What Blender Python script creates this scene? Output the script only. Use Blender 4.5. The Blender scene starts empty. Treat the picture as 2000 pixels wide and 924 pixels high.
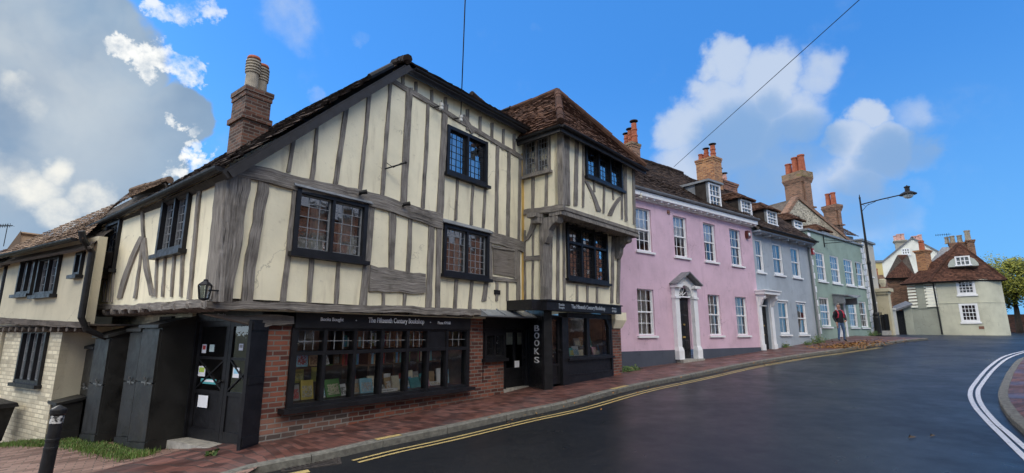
import bpy, math, random
import numpy as np
from mathutils import Vector, Matrix
random.seed(7)
R = random.Random(11)
C = bpy.context.scene.collection
rad = math.radians
# ------------------------------------------------------------------ camera, sky, sun, exposure
F, PITCH, EYE = 970.0, math.atan(190/970), 1.6
cam_d = bpy.data.cameras.new('camera'); cam = bpy.data.objects.new('camera', cam_d); C.objects.link(cam)
cam.location = (0, 0, EYE); cam.rotation_euler = (math.pi/2 + PITCH, 0, 0)
cam_d.sensor_width = 36; cam_d.lens = F/2000*36; cam_d.clip_start = .05; cam_d.clip_end = 3000
bpy.context.scene.camera = cam
vs = bpy.context.scene.view_settings
vs.view_transform = 'Standard'; vs.look = 'None'; vs.gamma = 1; vs.exposure = 0.0
SUN_AZ, SUN_EL = -58.0, 24.0
sun_d = bpy.data.lights.new('sun', 'SUN'); sun = bpy.data.objects.new('sun', sun_d); C.objects.link(sun)
sun_d.energy = .9; sun_d.angle = rad(14); sun_d.color = (1, .94, .84)
sv = Vector((math.sin(rad(SUN_AZ))*math.cos(rad(SUN_EL)), math.cos(rad(SUN_AZ))*math.cos(rad(SUN_EL)), math.sin(rad(SUN_EL))))
sun.rotation_euler = sv.to_track_quat('Z', 'Y').to_euler()

def ray(u, v):
    a = (u-1000)/F; b = (462-v)/F
    return Vector((a, math.cos(PITCH)-math.sin(PITCH)*b, math.sin(PITCH)+math.cos(PITCH)*b))

class NT:
    """small node-tree writer"""
    def __init__(s, tree): s.t = tree; s.n = tree.nodes; s.l = tree.links
    def add(s, typ, ins=None, **kw):
        nd = s.n.new(typ)
        for k, v in kw.items(): setattr(nd, k, v)
        for k, v in (ins or {}).items(): s.set(nd, k, v)
        return nd
    def set(s, nd, k, v):
        sock = nd.inputs[k]
        if isinstance(v, bpy.types.NodeSocket): s.l.new(v, sock)
        elif isinstance(v, bpy.types.Node): s.l.new(v.outputs[0], sock)
        else: sock.default_value = v
    def math(s, op, a, b=0.0, c=None, clamp=False):
        nd = s.add('ShaderNodeMath', operation=op, use_clamp=clamp)
        s.set(nd, 0, a); s.set(nd, 1, b)
        if c is not None: s.set(nd, 2, c)
        return nd.outputs[0]
    def mix(s, fac, a, b, typ='MIX'):
        nd = s.add('ShaderNodeMix', data_type='RGBA', blend_type=typ)
        s.set(nd, 0, fac); s.set(nd, 6, a); s.set(nd, 7, b)
        return nd.outputs[2]
    def ramp(s, fac, stops, interp='LINEAR'):
        nd = s.add('ShaderNodeValToRGB'); cr = nd.color_ramp; cr.interpolation = interp
        while len(cr.elements) < len(stops): cr.elements.new(.5)
        for e, (p, c) in zip(cr.elements, stops):
            e.position = p; e.color = (*c, 1) if len(c) == 3 else c
        s.set(nd, 0, fac); return nd.outputs[0]
    def rng(s, v, a, b, c=0.0, d=1.0, smooth=True):
        nd = s.add('ShaderNodeMapRange', interpolation_type='SMOOTHSTEP' if smooth else 'LINEAR')
        for i, x in enumerate((v, a, b, c, d)): s.set(nd, i, x)
        return nd.outputs[0]
    def noise(s, vec, scale, detail=4, rough=.55, col=False):
        nd = s.add('ShaderNodeTexNoise', {'Scale': scale, 'Detail': detail, 'Roughness': rough})
        if vec is not None: s.set(nd, 'Vector', vec)
        return nd.outputs[1 if col else 0]
    def vmath(s, op, a, b=None, sc=None):
        nd = s.add('ShaderNodeVectorMath', operation=op); s.set(nd, 0, a)
        if b is not None: s.set(nd, 1, b)
        if sc is not None: s.set(nd, 'Scale', sc)
        return nd.outputs['Value' if op == 'DOT_PRODUCT' else 0]

def build_world():
    w = bpy.data.worlds.new('World'); bpy.context.scene.world = w; w.use_nodes = True
    t = NT(w.node_tree); t.n.clear()
    sky = t.add('ShaderNodeTexSky', sky_type='NISHITA')
    sky.sun_disc = False; sky.sun_elevation = rad(SUN_EL); sky.sun_rotation = rad(SUN_AZ)
    sky.air_density = 1.0; sky.dust_density = .3; sky.ozone_density = 3.0
    STR = .12
    K = 1/STR
    base = t.mix(.6, t.mix(1.0, sky.outputs[0], (.50, 1.2, 1.9, 1), 'MULTIPLY'), (.072*K, .325*K, .90*K, 1))
    d = t.vmath('NORMALIZE', t.add('ShaderNodeTexCoord').outputs['Generated'])
    n1 = t.vmath('SUBTRACT', t.noise(d, 3.2, 5, .55, True), (.5, .5, .5))
    n2 = t.vmath('SUBTRACT', t.noise(d, 11, 5, .6, True), (.5, .5, .5))
    dd = t.vmath('NORMALIZE', t.vmath('ADD', d, t.vmath('ADD', t.vmath('SCALE', n1, sc=.10), t.vmath('SCALE', n2, sc=.09))))
    ds = t.vmath('NORMALIZE', t.vmath('ADD', d, t.vmath('ADD', t.vmath('SCALE', n1, sc=.09), t.vmath('SCALE', n2, sc=.05))))
    def blobs(vec, lst, inner=.55):
        out = None
        for (u, v, r, wt) in lst:
            c = ray(u, v).normalized(); a = c.angle(ray(u+(r if u < 1000 else -r), v))
            m = t.rng(t.vmath('DOT_PRODUCT', vec, tuple(c)), math.cos(a), math.cos(a*inner))
            if wt != 1: m = t.math('MULTIPLY', m, wt)
            out = m if out is None else t.math('MAXIMUM', out, m)
        return out
    fine = t.noise(d, 7, 7, .6)
    big = t.noise(d, 2.6, 4, .5)
    # 1: the grey bank that hides the sun on the left
    bank = blobs(ds, [(-60, 60, 330, 1), (120, 120, 240, 1), (215, 235, 150, 1), (325, 225, 85, 1), (20, 350, 250, 1), (240, 330, 160, 1),
                      (-400, 200, 420, 1), (-700, 350, 400, 1), (20, -40, 240, 1), (240, 110, 90, .9), (170, 60, 110, 1), (100, 20, 125, 1), (365, 205, 78, 1)], .72)
    dr = t.vmath('NORMALIZE', t.vmath('ADD', dd, t.vmath('SCALE', t.vmath('SUBTRACT', t.noise(d, 26, 5, .65, True), (.5, .5, .5)), sc=.07)))
    rim = blobs(dr, [(255, 68, 24, 1), (288, 84, 30, 1), (322, 100, 32, 1), (355, 118, 28, 1), (395, 124, 26, .95), (270, 74, 26, 1), (305, 92, 30, 1), (338, 109, 30, 1), (375, 122, 28, 1), (412, 128, 18, .8), (300, -6, 30, .8), (345, -2, 34, .85), (392, 4, 26, .7), (362, 218, 20, .9), (385, 238, 14, .7), (385, 290, 26, .95), (412, 297, 18, .8), (355, 322, 26, .9), (388, 262, 14, .7)], .35)
    rim = t.math('MULTIPLY', rim, t.rng(t.noise(d, 15, 6, .62), .34, .60))
    low = blobs(dd, [(40, 175, 55, .6), (100, 300, 60, .9), (50, 350, 90, .95), (190, 368, 60, .9), (-60, 330, 120, .8), (120, 395, 60, .9), (-300, 350, 200, .6)], .2)
    bcol = t.ramp(t.math('MULTIPLY_ADD', big, .75, t.math('MULTIPLY', fine, .25)),
                  [(.34, (.16*K, .28*K, .46*K)), (.5, (.25*K, .39*K, .57*K)), (.66, (.47*K, .58*K, .69*K))])
    bcol = t.mix(t.math('MULTIPLY', low, t.rng(fine, .32, .62)), bcol, (1.0*K, .98*K, .90*K, 1))
    # 2: cumulus to the right
    cl = blobs(dd, [(1330, 240, 75, 1), (1400, 190, 85, 1), (1410, 110, 62, 1), (1480, 150, 90, 1), (1450, 260, 130, 1), (1530, 220, 110, .8), (1350, 330, 110, .9), (1500, 330, 110, .75), (1590, 130, 60, .55),
                    (1690, 225, 58, 1), (1640, 280, 70, 1), (1720, 300, 90, .95), (1660, 350, 90, .85), (1780, 225, 70, .42), (1800, 300, 70, .6), (1620, 400, 90, .6), (1560, 360, 150, .55), (1700, 430, 120, .5), (1380, 300, 120, .8), (1460, 210, 110, .9), (560, 40, 80, .34), (612, 180, 26, .3), (705, 65, 22, .25), (1048, 62, 22, .25), (1790, 390, 60, .25)], .25)
    clm = t.rng(t.math('MULTIPLY_ADD', t.math('SUBTRACT', fine, .5), 1.2, cl), .06, .95)
    shade = t.rng(t.math('ADD', t.math('MULTIPLY', blobs(ds, [(1440, 270, 120, 1), (1550, 280, 120, 1), (1480, 360, 120, 1), (1730, 310, 100, 1), (1800, 290, 90, 1), (1690, 400, 120, 1), (1500, 200, 60, .8)], .2), .8), t.math('MULTIPLY', t.math('SUBTRACT', big, .5), 1.2)), .1, .8)
    ccol = t.mix(shade, (.54*K, .65*K, .84*K, 1), (.24*K, .42*K, .72*K, 1))
    # 3: unseen bright cloud fields, added overhead and behind the viewer to light the fronts
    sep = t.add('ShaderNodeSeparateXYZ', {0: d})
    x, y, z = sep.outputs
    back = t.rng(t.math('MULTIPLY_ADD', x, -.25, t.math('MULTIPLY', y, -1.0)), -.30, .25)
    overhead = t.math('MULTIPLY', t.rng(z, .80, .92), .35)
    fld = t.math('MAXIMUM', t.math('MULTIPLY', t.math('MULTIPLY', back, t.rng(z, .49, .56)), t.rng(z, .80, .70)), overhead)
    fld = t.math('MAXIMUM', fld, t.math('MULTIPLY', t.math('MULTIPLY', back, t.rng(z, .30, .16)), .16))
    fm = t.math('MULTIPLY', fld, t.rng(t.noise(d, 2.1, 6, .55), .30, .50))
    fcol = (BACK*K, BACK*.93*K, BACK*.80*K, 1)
    # compose: higher sky is deeper, horizon a little paler
    skyc = t.mix(t.rng(z, .50, .02, 0, .5), base, (.24*K, .58*K, .97*K, 1))
    col = t.mix(clm, skyc, ccol)
    edge = t.rng(t.math('MULTIPLY_ADD', t.math('SUBTRACT', fine, .5), .7, bank), .06, .80)
    glow = t.math('MULTIPLY', t.rng(t.vmath('DOT_PRODUCT', d, tuple(sv)), math.cos(rad(27)), math.cos(rad(5))), t.rng(t.noise(ds, 3.4, 5, .55), .30, .66))
    bcol = t.mix(t.math('MULTIPLY', glow, .55), bcol, (.92*K, .92*K, .86*K, 1))
    col = t.mix(edge, col, bcol)
    col = t.mix(rim, col, (1.05*K, 1.05*K, 1.02*K, 1))
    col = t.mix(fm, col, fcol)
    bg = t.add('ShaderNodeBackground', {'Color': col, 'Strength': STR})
    out = t.add('ShaderNodeOutputWorld', {'Surface': bg.outputs[0]})
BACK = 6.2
build_world()

# ------------------------------------------------------------------ materials
MATS = {}
def new_mat(name):
    m = bpy.data.materials.new(name); m.use_nodes = True; MATS[name] = m
    t = NT(m.node_tree); t.n.clear()
    b = t.add('ShaderNodeBsdfPrincipled'); o = t.add('ShaderNodeOutputMaterial', {'Surface': b.outputs[0]})
    return m, t, b
def uv(t): return t.add('ShaderNodeTexCoord').outputs['UV']
def obj_co(t): return t.add('ShaderNodeNewGeometry').outputs['Position']
def c4(c): return (*c, 1)
def mul(c, k): return tuple(min(1, x*k) for x in c)
def plain(name, col, rough=.6, var=.25, scale=6, spec=.4, metal=0, bump=0.0, bscale=40):
    m, t, b = new_mat(name)
    p = obj_co(t)
    f = t.noise(p, scale, 5, .6)
    t.set(b, 'Base Color', t.ramp(f, [(.3, mul(col, 1-var)), (.7, mul(col, 1+var))]))
    t.set(b, 'Roughness', t.rng(t.noise(p, scale*2.3, 3), .3, .7, max(.02, rough-.1), min(1, rough+.1)))
    b.inputs['Specular IOR Level'].default_value = spec; b.inputs['Metallic'].default_value = metal
    if bump:
        bp = t.add('ShaderNodeBump', {'Strength': bump, 'Distance': .01, 'Height': t.noise(p, bscale, 4)}); t.set(b, 'Normal', bp.outputs[0])
    return m
def plaster(name, col, stain=(.30, .27, .2), amount=.5, rough=.85, streak=True):
    m, t, b = new_mat(name)
    p = obj_co(t)
    s = t.vmath('MULTIPLY', p, (2.2, 2.2, .35))
    f1 = t.noise(s, 2.2, 6, .62); f2 = t.noise(p, 1.1, 5, .6); f3 = t.noise(p, 9, 5, .65)
    base = t.ramp(f2, [(.3, mul(col, .84)), (.55, col), (.75, mul(col, 1.08))])
    vo = t.add('ShaderNodeTexVoronoi', {'Vector': t.vmath('ADD', p, t.vmath('SCALE', t.noise(p, 3, 4, .6, True), sc=.5)), 'Scale': .9}, feature='DISTANCE_TO_EDGE')
    base = t.mix(t.math('MULTIPLY', t.math('MULTIPLY', t.rng(vo.outputs['Distance'], .010, .003), t.rng(t.noise(p, 1.4, 3), .5, .62)), .40), base, c4(mul(stain, .5)))
    m1 = t.math('MULTIPLY', t.rng(f1, .52, .78), amount*.55)
    m2 = t.math('MULTIPLY', t.rng(f3, .60, .78), amount*.5)
    c = t.mix(m1, base, c4(stain)); c = t.mix(m2, c, c4(mul(stain, .75)))
    t.set(b, 'Base Color', c); b.inputs['Roughness'].default_value = rough; b.inputs['Specular IOR Level'].default_value = .25
    bp = t.add('ShaderNodeBump', {'Strength': .35, 'Distance': .012, 'Height': t.math('ADD', t.noise(p, 24, 5, .6), t.math('MULTIPLY', f2, 2.5))}); t.set(b, 'Normal', bp.outputs[0])
    return m
def timber_mat(name, c1, c2, c3):
    m, t, b = new_mat(name)
    u = uv(t)
    s = t.vmath('MULTIPLY', u, (52, 2.2, 1))
    g = t.noise(s, 1.0, 7, .68); k = t.noise(obj_co(t), 3.5, 4); cr = t.noise(t.vmath('MULTIPLY', u, (60, 1.1, 1)), 1.0, 3, .5)
    c = t.ramp(g, [(.28, c1), (.5, c2), (.72, c3)])
    c = t.mix(t.rng(k, .45, .75, 0, .55), c, c4(mul(c1, .8)))
    c = t.mix(t.rng(cr, .37, .31, 0, .85), c, (.02, .018, .016, 1))
    t.set(b, 'Base Color', c); b.inputs['Roughness'].default_value = .88; b.inputs['Specular IOR Level'].default_value = .2
    bp = t.add('ShaderNodeBump', {'Strength': .8, 'Distance': .02, 'Height': t.math('ADD', g, t.rng(cr, .30, .40))}); t.set(b, 'Normal', bp.outputs[0])
    return m
def brick_mat(name, c1, c2, mortar, dark=(.05, .045, .045), moss=None, bw=.225, bh=.075, msz=.011, wet=0, grime=.4, bump=.6, rough=.85):
    m, t, b = new_mat(name)
    u = uv(t); p = obj_co(t)
    w = t.vmath('ADD', u, t.vmath('SCALE', t.vmath('SUBTRACT', t.noise(u, 3.0, 3, .5, True), (.5, .5, .5)), sc=.018))
    br = t.add('ShaderNodeTexBrick', {'Vector': w, 'Color1': (0, 0, 0, 1), 'Color2': (1, 1, 1, 1), 'Mortar': (.5, .5, .5, 1), 'Scale': 1.0, 'Mortar Size': msz, 'Mortar Smooth': .25, 'Bias': 0.0, 'Brick Width': bw, 'Row Height': bh})
    tone = br.outputs['Color']; fac = br.outputs['Fac']
    n = t.noise(p, 1.6, 5, .6); n2 = t.noise(u, 45, 4, .7)
    mixf = t.math('ADD', t.math('MULTIPLY', tone, .7), t.math('MULTIPLY', n2, .35))
    c = t.ramp(mixf, [(.08, mul(c1, .55)), (.3, c1), (.65, c2), (.95, mul(c2, 1.25))])
    c = t.mix(fac, c, c4(mortar))
    c = t.mix(t.rng(n, .48, .75, 0, grime), c, c4(dark))
    if moss: c = t.mix(t.rng(t.noise(p, 2.7, 5, .65), .5, .72, 0, .8), c, c4(moss))
    t.set(b, 'Base Color', c); b.inputs['Roughness'].default_value = rough; b.inputs['Specular IOR Level'].default_value = .3
    if wet: t.set(b, 'Roughness', t.rng(t.noise(p, 1.3, 5, .6), .38, .62, wet, rough)); b.inputs['Specular IOR Level'].default_value = .5
    bp = t.add('ShaderNodeBump', {'Strength': bump, 'Distance': .012, 'Height': t.math('ADD', t.math('MULTIPLY', t.math('SUBTRACT', 1.0, fac), 1.0), t.math('MULTIPLY', n2, .35))}); t.set(b, 'Normal', bp.outputs[0])
    return m
def tile_mat(name, c1, c2, c3, moss=(.10, .095, .035), mossy=.5):
    """roof tiles: every tile carries its own random number in its UV"""
    m, t, b = new_mat(name)
    sx = t.add('ShaderNodeSeparateXYZ', {0: uv(t)}); p = obj_co(t)
    c = t.ramp(sx.outputs[0], [(.0, c1), (.45, c2), (1, c3)])
    n = t.noise(p, 1.3, 5, .6); n2 = t.noise(p, 14, 4, .65)
    c = t.mix(t.rng(n, .45, .72, 0, mossy), c, c4(mul(c1, .55)))
    c = t.mix(t.rng(n2, .62, .74, 0, .6), c, c4(moss))
    t.set(b, 'Base Color', c); b.inputs['Roughness'].default_value = .9; b.inputs['Specular IOR Level'].default_value = .12
    bp = t.add('ShaderNodeBump', {'Strength': .5, 'Distance': .01, 'Height': n2}); t.set(b, 'Normal', bp.outputs[0])
    return m
def glass_mat(name, tint=(.78, .82, .82), wob=.0, base=.05):
    m = bpy.data.materials.new(name); m.use_nodes = True; MATS[name] = m
    t = NT(m.node_tree); t.n.clear()
    fr = t.add('ShaderNodeFresnel', {'IOR': 1.52})
    tr = t.add('ShaderNodeBsdfTransparent', {'Color': c4(tint)})
    gl = t.add('ShaderNodeBsdfAnisotropic', {'Color': (1, 1, 1, 1), 'Roughness': .015})
    if wob:
        bp = t.add('ShaderNodeBump', {'Strength': wob, 'Distance': .02, 'Height': t.noise(obj_co(t), 5, 3)})
        t.set(gl, 'Normal', bp.outputs[0])
    fac = t.math('MULTIPLY_ADD', fr.outputs[0], 1.5, base, clamp=True)
    mx = t.add('ShaderNodeMixShader', {0: fac, 1: tr.outputs[0], 2: gl.outputs[0]})
    t.add('ShaderNodeOutputMaterial', {'Surface': mx.outputs[0]})
    return m
CREAM = plaster('cream_plaster', (.83, .76, .555), stain=(.44, .37, .25), amount=.95)
YSTAIN = plaster('ochre_stained_plaster', (.62, .40, .12), amount=.8)
COTT = plaster('cottage_render', (.55, .50, .37), amount=.5)
PINK = plaster('pink_render', (.66, .465, .55), stain=(.42, .28, .34), amount=.7)
GREYB = plaster('blue_grey_render', (.37, .42, .47), stain=(.22, .25, .27), amount=.75)
GREEN = plaster('sage_green_render', (.28, .37, .32), stain=(.16, .21, .18), amount=.7)
BEIGE = plaster('beige_render', (.50, .47, .40), amount=.35)
OCHRE = plaster('pale_ochre_stucco', (.58, .52, .36), amount=.3)
PALE = plaster('pale_green_render', (.55, .54, .42), stain=(.25, .25, .2), amount=.4)
PALEG = plaster('grey_green_render', (.36, .37, .30), stain=(.2, .2, .17), amount=.5)
WHITER = plaster('white_render', (.80, .79, .70), amount=.2)
YELR = plaster('yellow_render', (.65, .55, .25), amount=.2)
PLINTH = plaster('slate_grey_plinth', (.075, .085, .11), stain=(.04, .05, .06), amount=.4, rough=.7)
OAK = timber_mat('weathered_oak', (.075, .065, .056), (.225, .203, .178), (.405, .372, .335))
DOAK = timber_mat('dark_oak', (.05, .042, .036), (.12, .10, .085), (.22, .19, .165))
BOARD = timber_mat('grey_boarding', (.13, .11, .09), (.20, .175, .15), (.28, .25, .21))
BLACK = plain('black_gloss_paint', (.011, .011, .013), .42, .4, 5, .3, bump=.15)
SHEDP = plain('black_weathered_paint', (.013, .013, .012), .5, .55, 2.2, .45, bump=.35, bscale=12)
WHITE = plain('white_paint', (.80, .80, .80), .45, .06, 4, .4)
OLDWH = plain('lead_came', (.20, .21, .22), .5, .25, 12)
LEAD = plain('lead_sheet', (.20, .215, .23), .5, .3, 4, .5, bump=.3, bscale=7)
SLATE = plain('grey_slate', (.16, .165, .175), .55, .35, 6)
IRON = plain('black_iron', (.014, .014, .015), .5, .4, 12, .22)
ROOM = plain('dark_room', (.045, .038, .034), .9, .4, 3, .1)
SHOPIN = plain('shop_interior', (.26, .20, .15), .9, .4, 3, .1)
CURT = plain('net_curtain', (.52, .50, .46), .9, .15, 9, .1)
PAPER = plain('white_paper', (.82, .83, .86), .8, .04, 4, .2)
TERRA = plain('terracotta', (.34, .10, .05), .75, .3, 5, .3, bump=.2)
TERRAB = plain('buff_clay_pot', (.30, .26, .20), .75, .3, 6, .3, bump=.2)
PINKPOT = plain('pinkish_clay_pot', (.55, .33, .28), .75, .2, 6, .3)
STONE = plain('kerb_granite', (.15, .145, .125), .75, .4, 14, .35, bump=.6, bscale=50)
DOORST = plain('door_step_stone', (.34, .32, .28), .8, .3, 10, bump=.4)
BR_SHOP = brick_mat('red_shop_brick', (.095, .034, .026), (.215, .075, .047), (.175, .155, .135), grime=.65)
BR_OLD = brick_mat('sooty_plinth_brick', (.10, .075, .065), (.22, .11, .08), (.24, .22, .2), grime=.6)
BR_CREAM = brick_mat('limewashed_brick', (.56, .50, .36), (.66, .60, .44), (.46, .41, .30), dark=(.30, .27, .2), grime=.4, bh=.08)
BR_CHIM = brick_mat('brown_chimney_brick', (.06, .028, .02), (.135, .062, .04), (.15, .125, .105), grime=.35)
BR_ORANGE = brick_mat('orange_chimney_brick', (.25, .085, .035), (.42, .185, .07), (.33, .26, .18), grime=.25)
BR_MOSS = brick_mat('mossy_chimney_brick', (.14, .075, .045), (.26, .15, .09), (.32, .28, .2), moss=(.16, .14, .03), grime=.35)
BR_BROWN = brick_mat('weathered_brown_brick', (.14, .062, .036), (.27, .13, .075), (.27, .22, .17), grime=.3)
BR_DARK = brick_mat('dark_red_brick', (.16, .06, .04), (.30, .12, .07), (.22, .18, .15), grime=.5)
FLINT = brick_mat('flint_wall', (.10, .09, .08), (.62, .55, .42), (.40, .36, .28), bw=.16, bh=.11, msz=.03, grime=.1, bump=1)
FLINT2 = brick_mat('rubble_stone', (.22, .18, .13), (.48, .38, .26), (.34, .29, .22), bw=.2, bh=.1, msz=.02, grime=.2, bump=1)
PAVER = brick_mat('red_clay_paver', (.070, .029, .023), (.155, .066, .051), (.034, .03, .027), dark=(.07, .06, .06), bw=.215, bh=.108, msz=.006, wet=.35, grime=.45, bump=.35, rough=.7)
PAVERG = brick_mat('worn_lane_paver', (.15, .085, .065), (.24, .15, .12), (.075, .066, .055), dark=(.13, .11, .09), bw=.22, bh=.11, msz=.007, grime=.4, bump=.35, rough=.75)
TILE_D = tile_mat('dark_roof_tile', (.026, .019, .016), (.05, .034, .027), (.095, .064, .047), mossy=.35)
TILE_R = tile_mat('brown_red_roof_tile', (.055, .030, .021), (.11, .058, .039), (.18, .098, .062), mossy=.4)
TILE_P = tile_mat('red_clay_roof_tile', (.046, .024, .018), (.082, .039, .028), (.13, .062, .042), mossy=.5)
TILE_L = tile_mat('lichened_roof_tile', (.11, .075, .05), (.18, .12, .085), (.28, .19, .12), mossy=.45)
GLASS = glass_mat('window_glass', tint=(.93, .95, .95), wob=.06, base=.02)
LGLASS = glass_mat('leaded_glass', wob=.08, base=.30)
def asphalt():
    m, t, b = new_mat('wet_asphalt')
    p = obj_co(t)
    n = t.noise(p, .55, 6, .62); g = t.noise(p, 130, 3, .6); n3 = t.noise(t.vmath('MULTIPLY', p, (1, 1, 1)), 3.2, 5, .6)
    c = t.ramp(g, [(.35, (.008, .009, .011)), (.62, (.014, .016, .020)), (.76, (.050, .050, .050))])
    c = t.mix(t.rng(n, .4, .7, 0, .4), c, (.014, .015, .018, 1))
    c = t.mix(t.rng(t.noise(p, 34, 3, .6), .66, .72, 0, .8), c, (.12, .12, .115, 1)); c = t.mix(t.rng(t.noise(p, 20, 5, .7), .40, .30, 0, .7), c, (.003, .003, .004, 1))
    t.set(b, 'Base Color', c)
    t.set(b, 'Roughness', t.math('ADD', t.rng(n, .35, .68, .30, .42), t.math('MULTIPLY', t.math('SUBTRACT', n3, .5), .22)))
    b.inputs['Specular IOR Level'].default_value = .5
    b.inputs['Specular IOR Level'].default_value = .2
    bp = t.add('ShaderNodeBump', {'Strength': .2, 'Distance': .006, 'Height': t.math('ADD', g, t.math('MULTIPLY', n3, .6))}); t.set(b, 'Normal', bp.outputs[0])
    return m
ASPH = asphalt()
def roadpaint(name, col):
    m, t, b = new_mat(name)
    p = obj_co(t)
    f = t.noise(p, 18, 5, .7)
    t.set(b, 'Base Color', t.mix(t.rng(f, .56, .68, 0, .8), c4(col), (.05, .05, .05, 1))); b.inputs['Roughness'].default_value = .55
    return m
YEL = roadpaint('yellow_road_paint', (.46, .35, .14)); WHL = roadpaint('white_road_paint', (.55, .56, .60))
GROUND = plain('earth_and_grass', (.07, .08, .04), .9, .4, 2)
GRASS = plain('grass_blade', (.09, .16, .03), .7, .4, 5)
WEED = plain('weed_leaf', (.06, .11, .025), .7, .4, 8)
YLEAF = plain('autumn_yellow_leaf', (.21, .21, .022), .7, .45, 3)
GLEAF = plain('olive_leaf', (.09, .115, .02), .7, .4, 3)
BLEAF = plain('brown_fallen_leaf', (.20, .115, .035), .75, .5, 6)
BARK = plain('bark', (.08, .06, .045), .9, .4, 9)
COL = {}
def colmat(name, col, rough=.6):
    if name not in COL: COL[name] = plain(name, col, rough, .12, 20)
    return COL[name]

# ------------------------------------------------------------------ terrain: smooth surface through surveyed points (paving level)
SA = math.radians(38); MD = (math.sin(SA), math.cos(SA)); MN = (math.cos(SA), -math.sin(SA)); A0 = (-3.69, 7.53)
def pt(s, o): return (A0[0]+s*MD[0]+o*MN[0], A0[1]+s*MD[1]+o*MN[1])
_c = np.array([(*pt(0, 0), .05), (*pt(5.7, 0), .25), (*pt(6.3, .85), .36), (*pt(9.5, 1.0), .47), (3.46, 16.04, .5), (10.5, 21.4, .9), (14.5, 24.4, 1.21), (20.75, 29.3, 1.6), (31, 37, 1.62),
  (-5.78, 8.09, -.19), (-8.69, 10.25, -.36), (-11.6, 11.93, -.75), (-4.27, 4.9, -.05), (*pt(-3.66, 7.5), -.02), (*pt(2, 7), .12), (*pt(6, 8), .3), (*pt(10.7, 8.5), .53), (17, 17, .95), (30, 26, 1.45),
  (45, 45, 1.72), (30, 60, 1.7), (60, 30, 1.6), (-25, 20, -1.8), (-18, -5, -.8), (0, -20, -.6), (20, -10, .3), (-10, 35, .3)])
def _k(r): return np.where(r > 1e-9, r*r*np.log(np.maximum(r, 1e-9)), 0)
_n = len(_c); _X = _c[:, :2]
_A = np.zeros((_n+3, _n+3)); _A[:_n, :_n] = _k(np.linalg.norm(_X[:, None]-_X[None], axis=2))+np.eye(_n)*.3
_A[:_n, _n:] = np.hstack([np.ones((_n, 1)), _X]); _A[_n:, :_n] = _A[:_n, _n:].T
_w = np.linalg.solve(_A, np.concatenate([_c[:, 2], np.zeros(3)]))
def zp(x, y):
    r = np.hypot(_X[:, 0]-x, _X[:, 1]-y)
    return float(_k(r)@_w[:_n]+_w[_n]+_w[_n+1]*x+_w[_n+2]*y)
def hit(u, v, dz=0.0):
    r = ray(u, v); f = lambda t: EYE+r[2]*t-zp(r[0]*t, r[1]*t)-dz
    a = 1.0
    while f(a) > 0 and a < 95: a += .1
    lo, hi = a-.1, a
    for _ in range(30):
        m = (lo+hi)/2
        if f(m) > 0: lo = m
        else: hi = m
    return Vector((r[0]*lo, r[1]*lo, EYE+r[2]*lo))

# ------------------------------------------------------------------ frames and mesh building
class Fr:
    """a vertical survey plane: a along the wall (to the right as seen), z up, o out of the wall"""
    def __init__(s, o, az): s.o = (o[0], o[1]); a = rad(az); s.az = az; s.d = (math.sin(a), math.cos(a)); s.n = (math.cos(a), -math.sin(a))
    def P(s, a, z, o=0.0): return Vector((s.o[0]+a*s.d[0]+o*s.n[0], s.o[1]+a*s.d[1]+o*s.n[1], z))
    def px(s, u, v, off=0.0):
        r = ray(u, v); n = s.n
        t = (s.o[0]*n[0]+s.o[1]*n[1]+off)/(r[0]*n[0]+r[1]*n[1])
        return ((r[0]*t-s.o[0])*s.d[0]+(r[1]*t-s.o[1])*s.d[1], r[2]*t+EYE)
    def rect(s, tl, tr, br, bl, off=0.0):
        p = [s.px(*q, off) for q in (tl, tr, br, bl)]
        return ((p[0][0]+p[3][0])/2, (p[1][0]+p[2][0])/2, (p[2][1]+p[3][1])/2, (p[0][1]+p[1][1])/2)
    def box(s, u0, v0, u1, v1, off=0.0): return s.rect((u0, v0), (u1, v0), (u1, v1), (u0, v1), off)
ORG = {}
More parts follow.
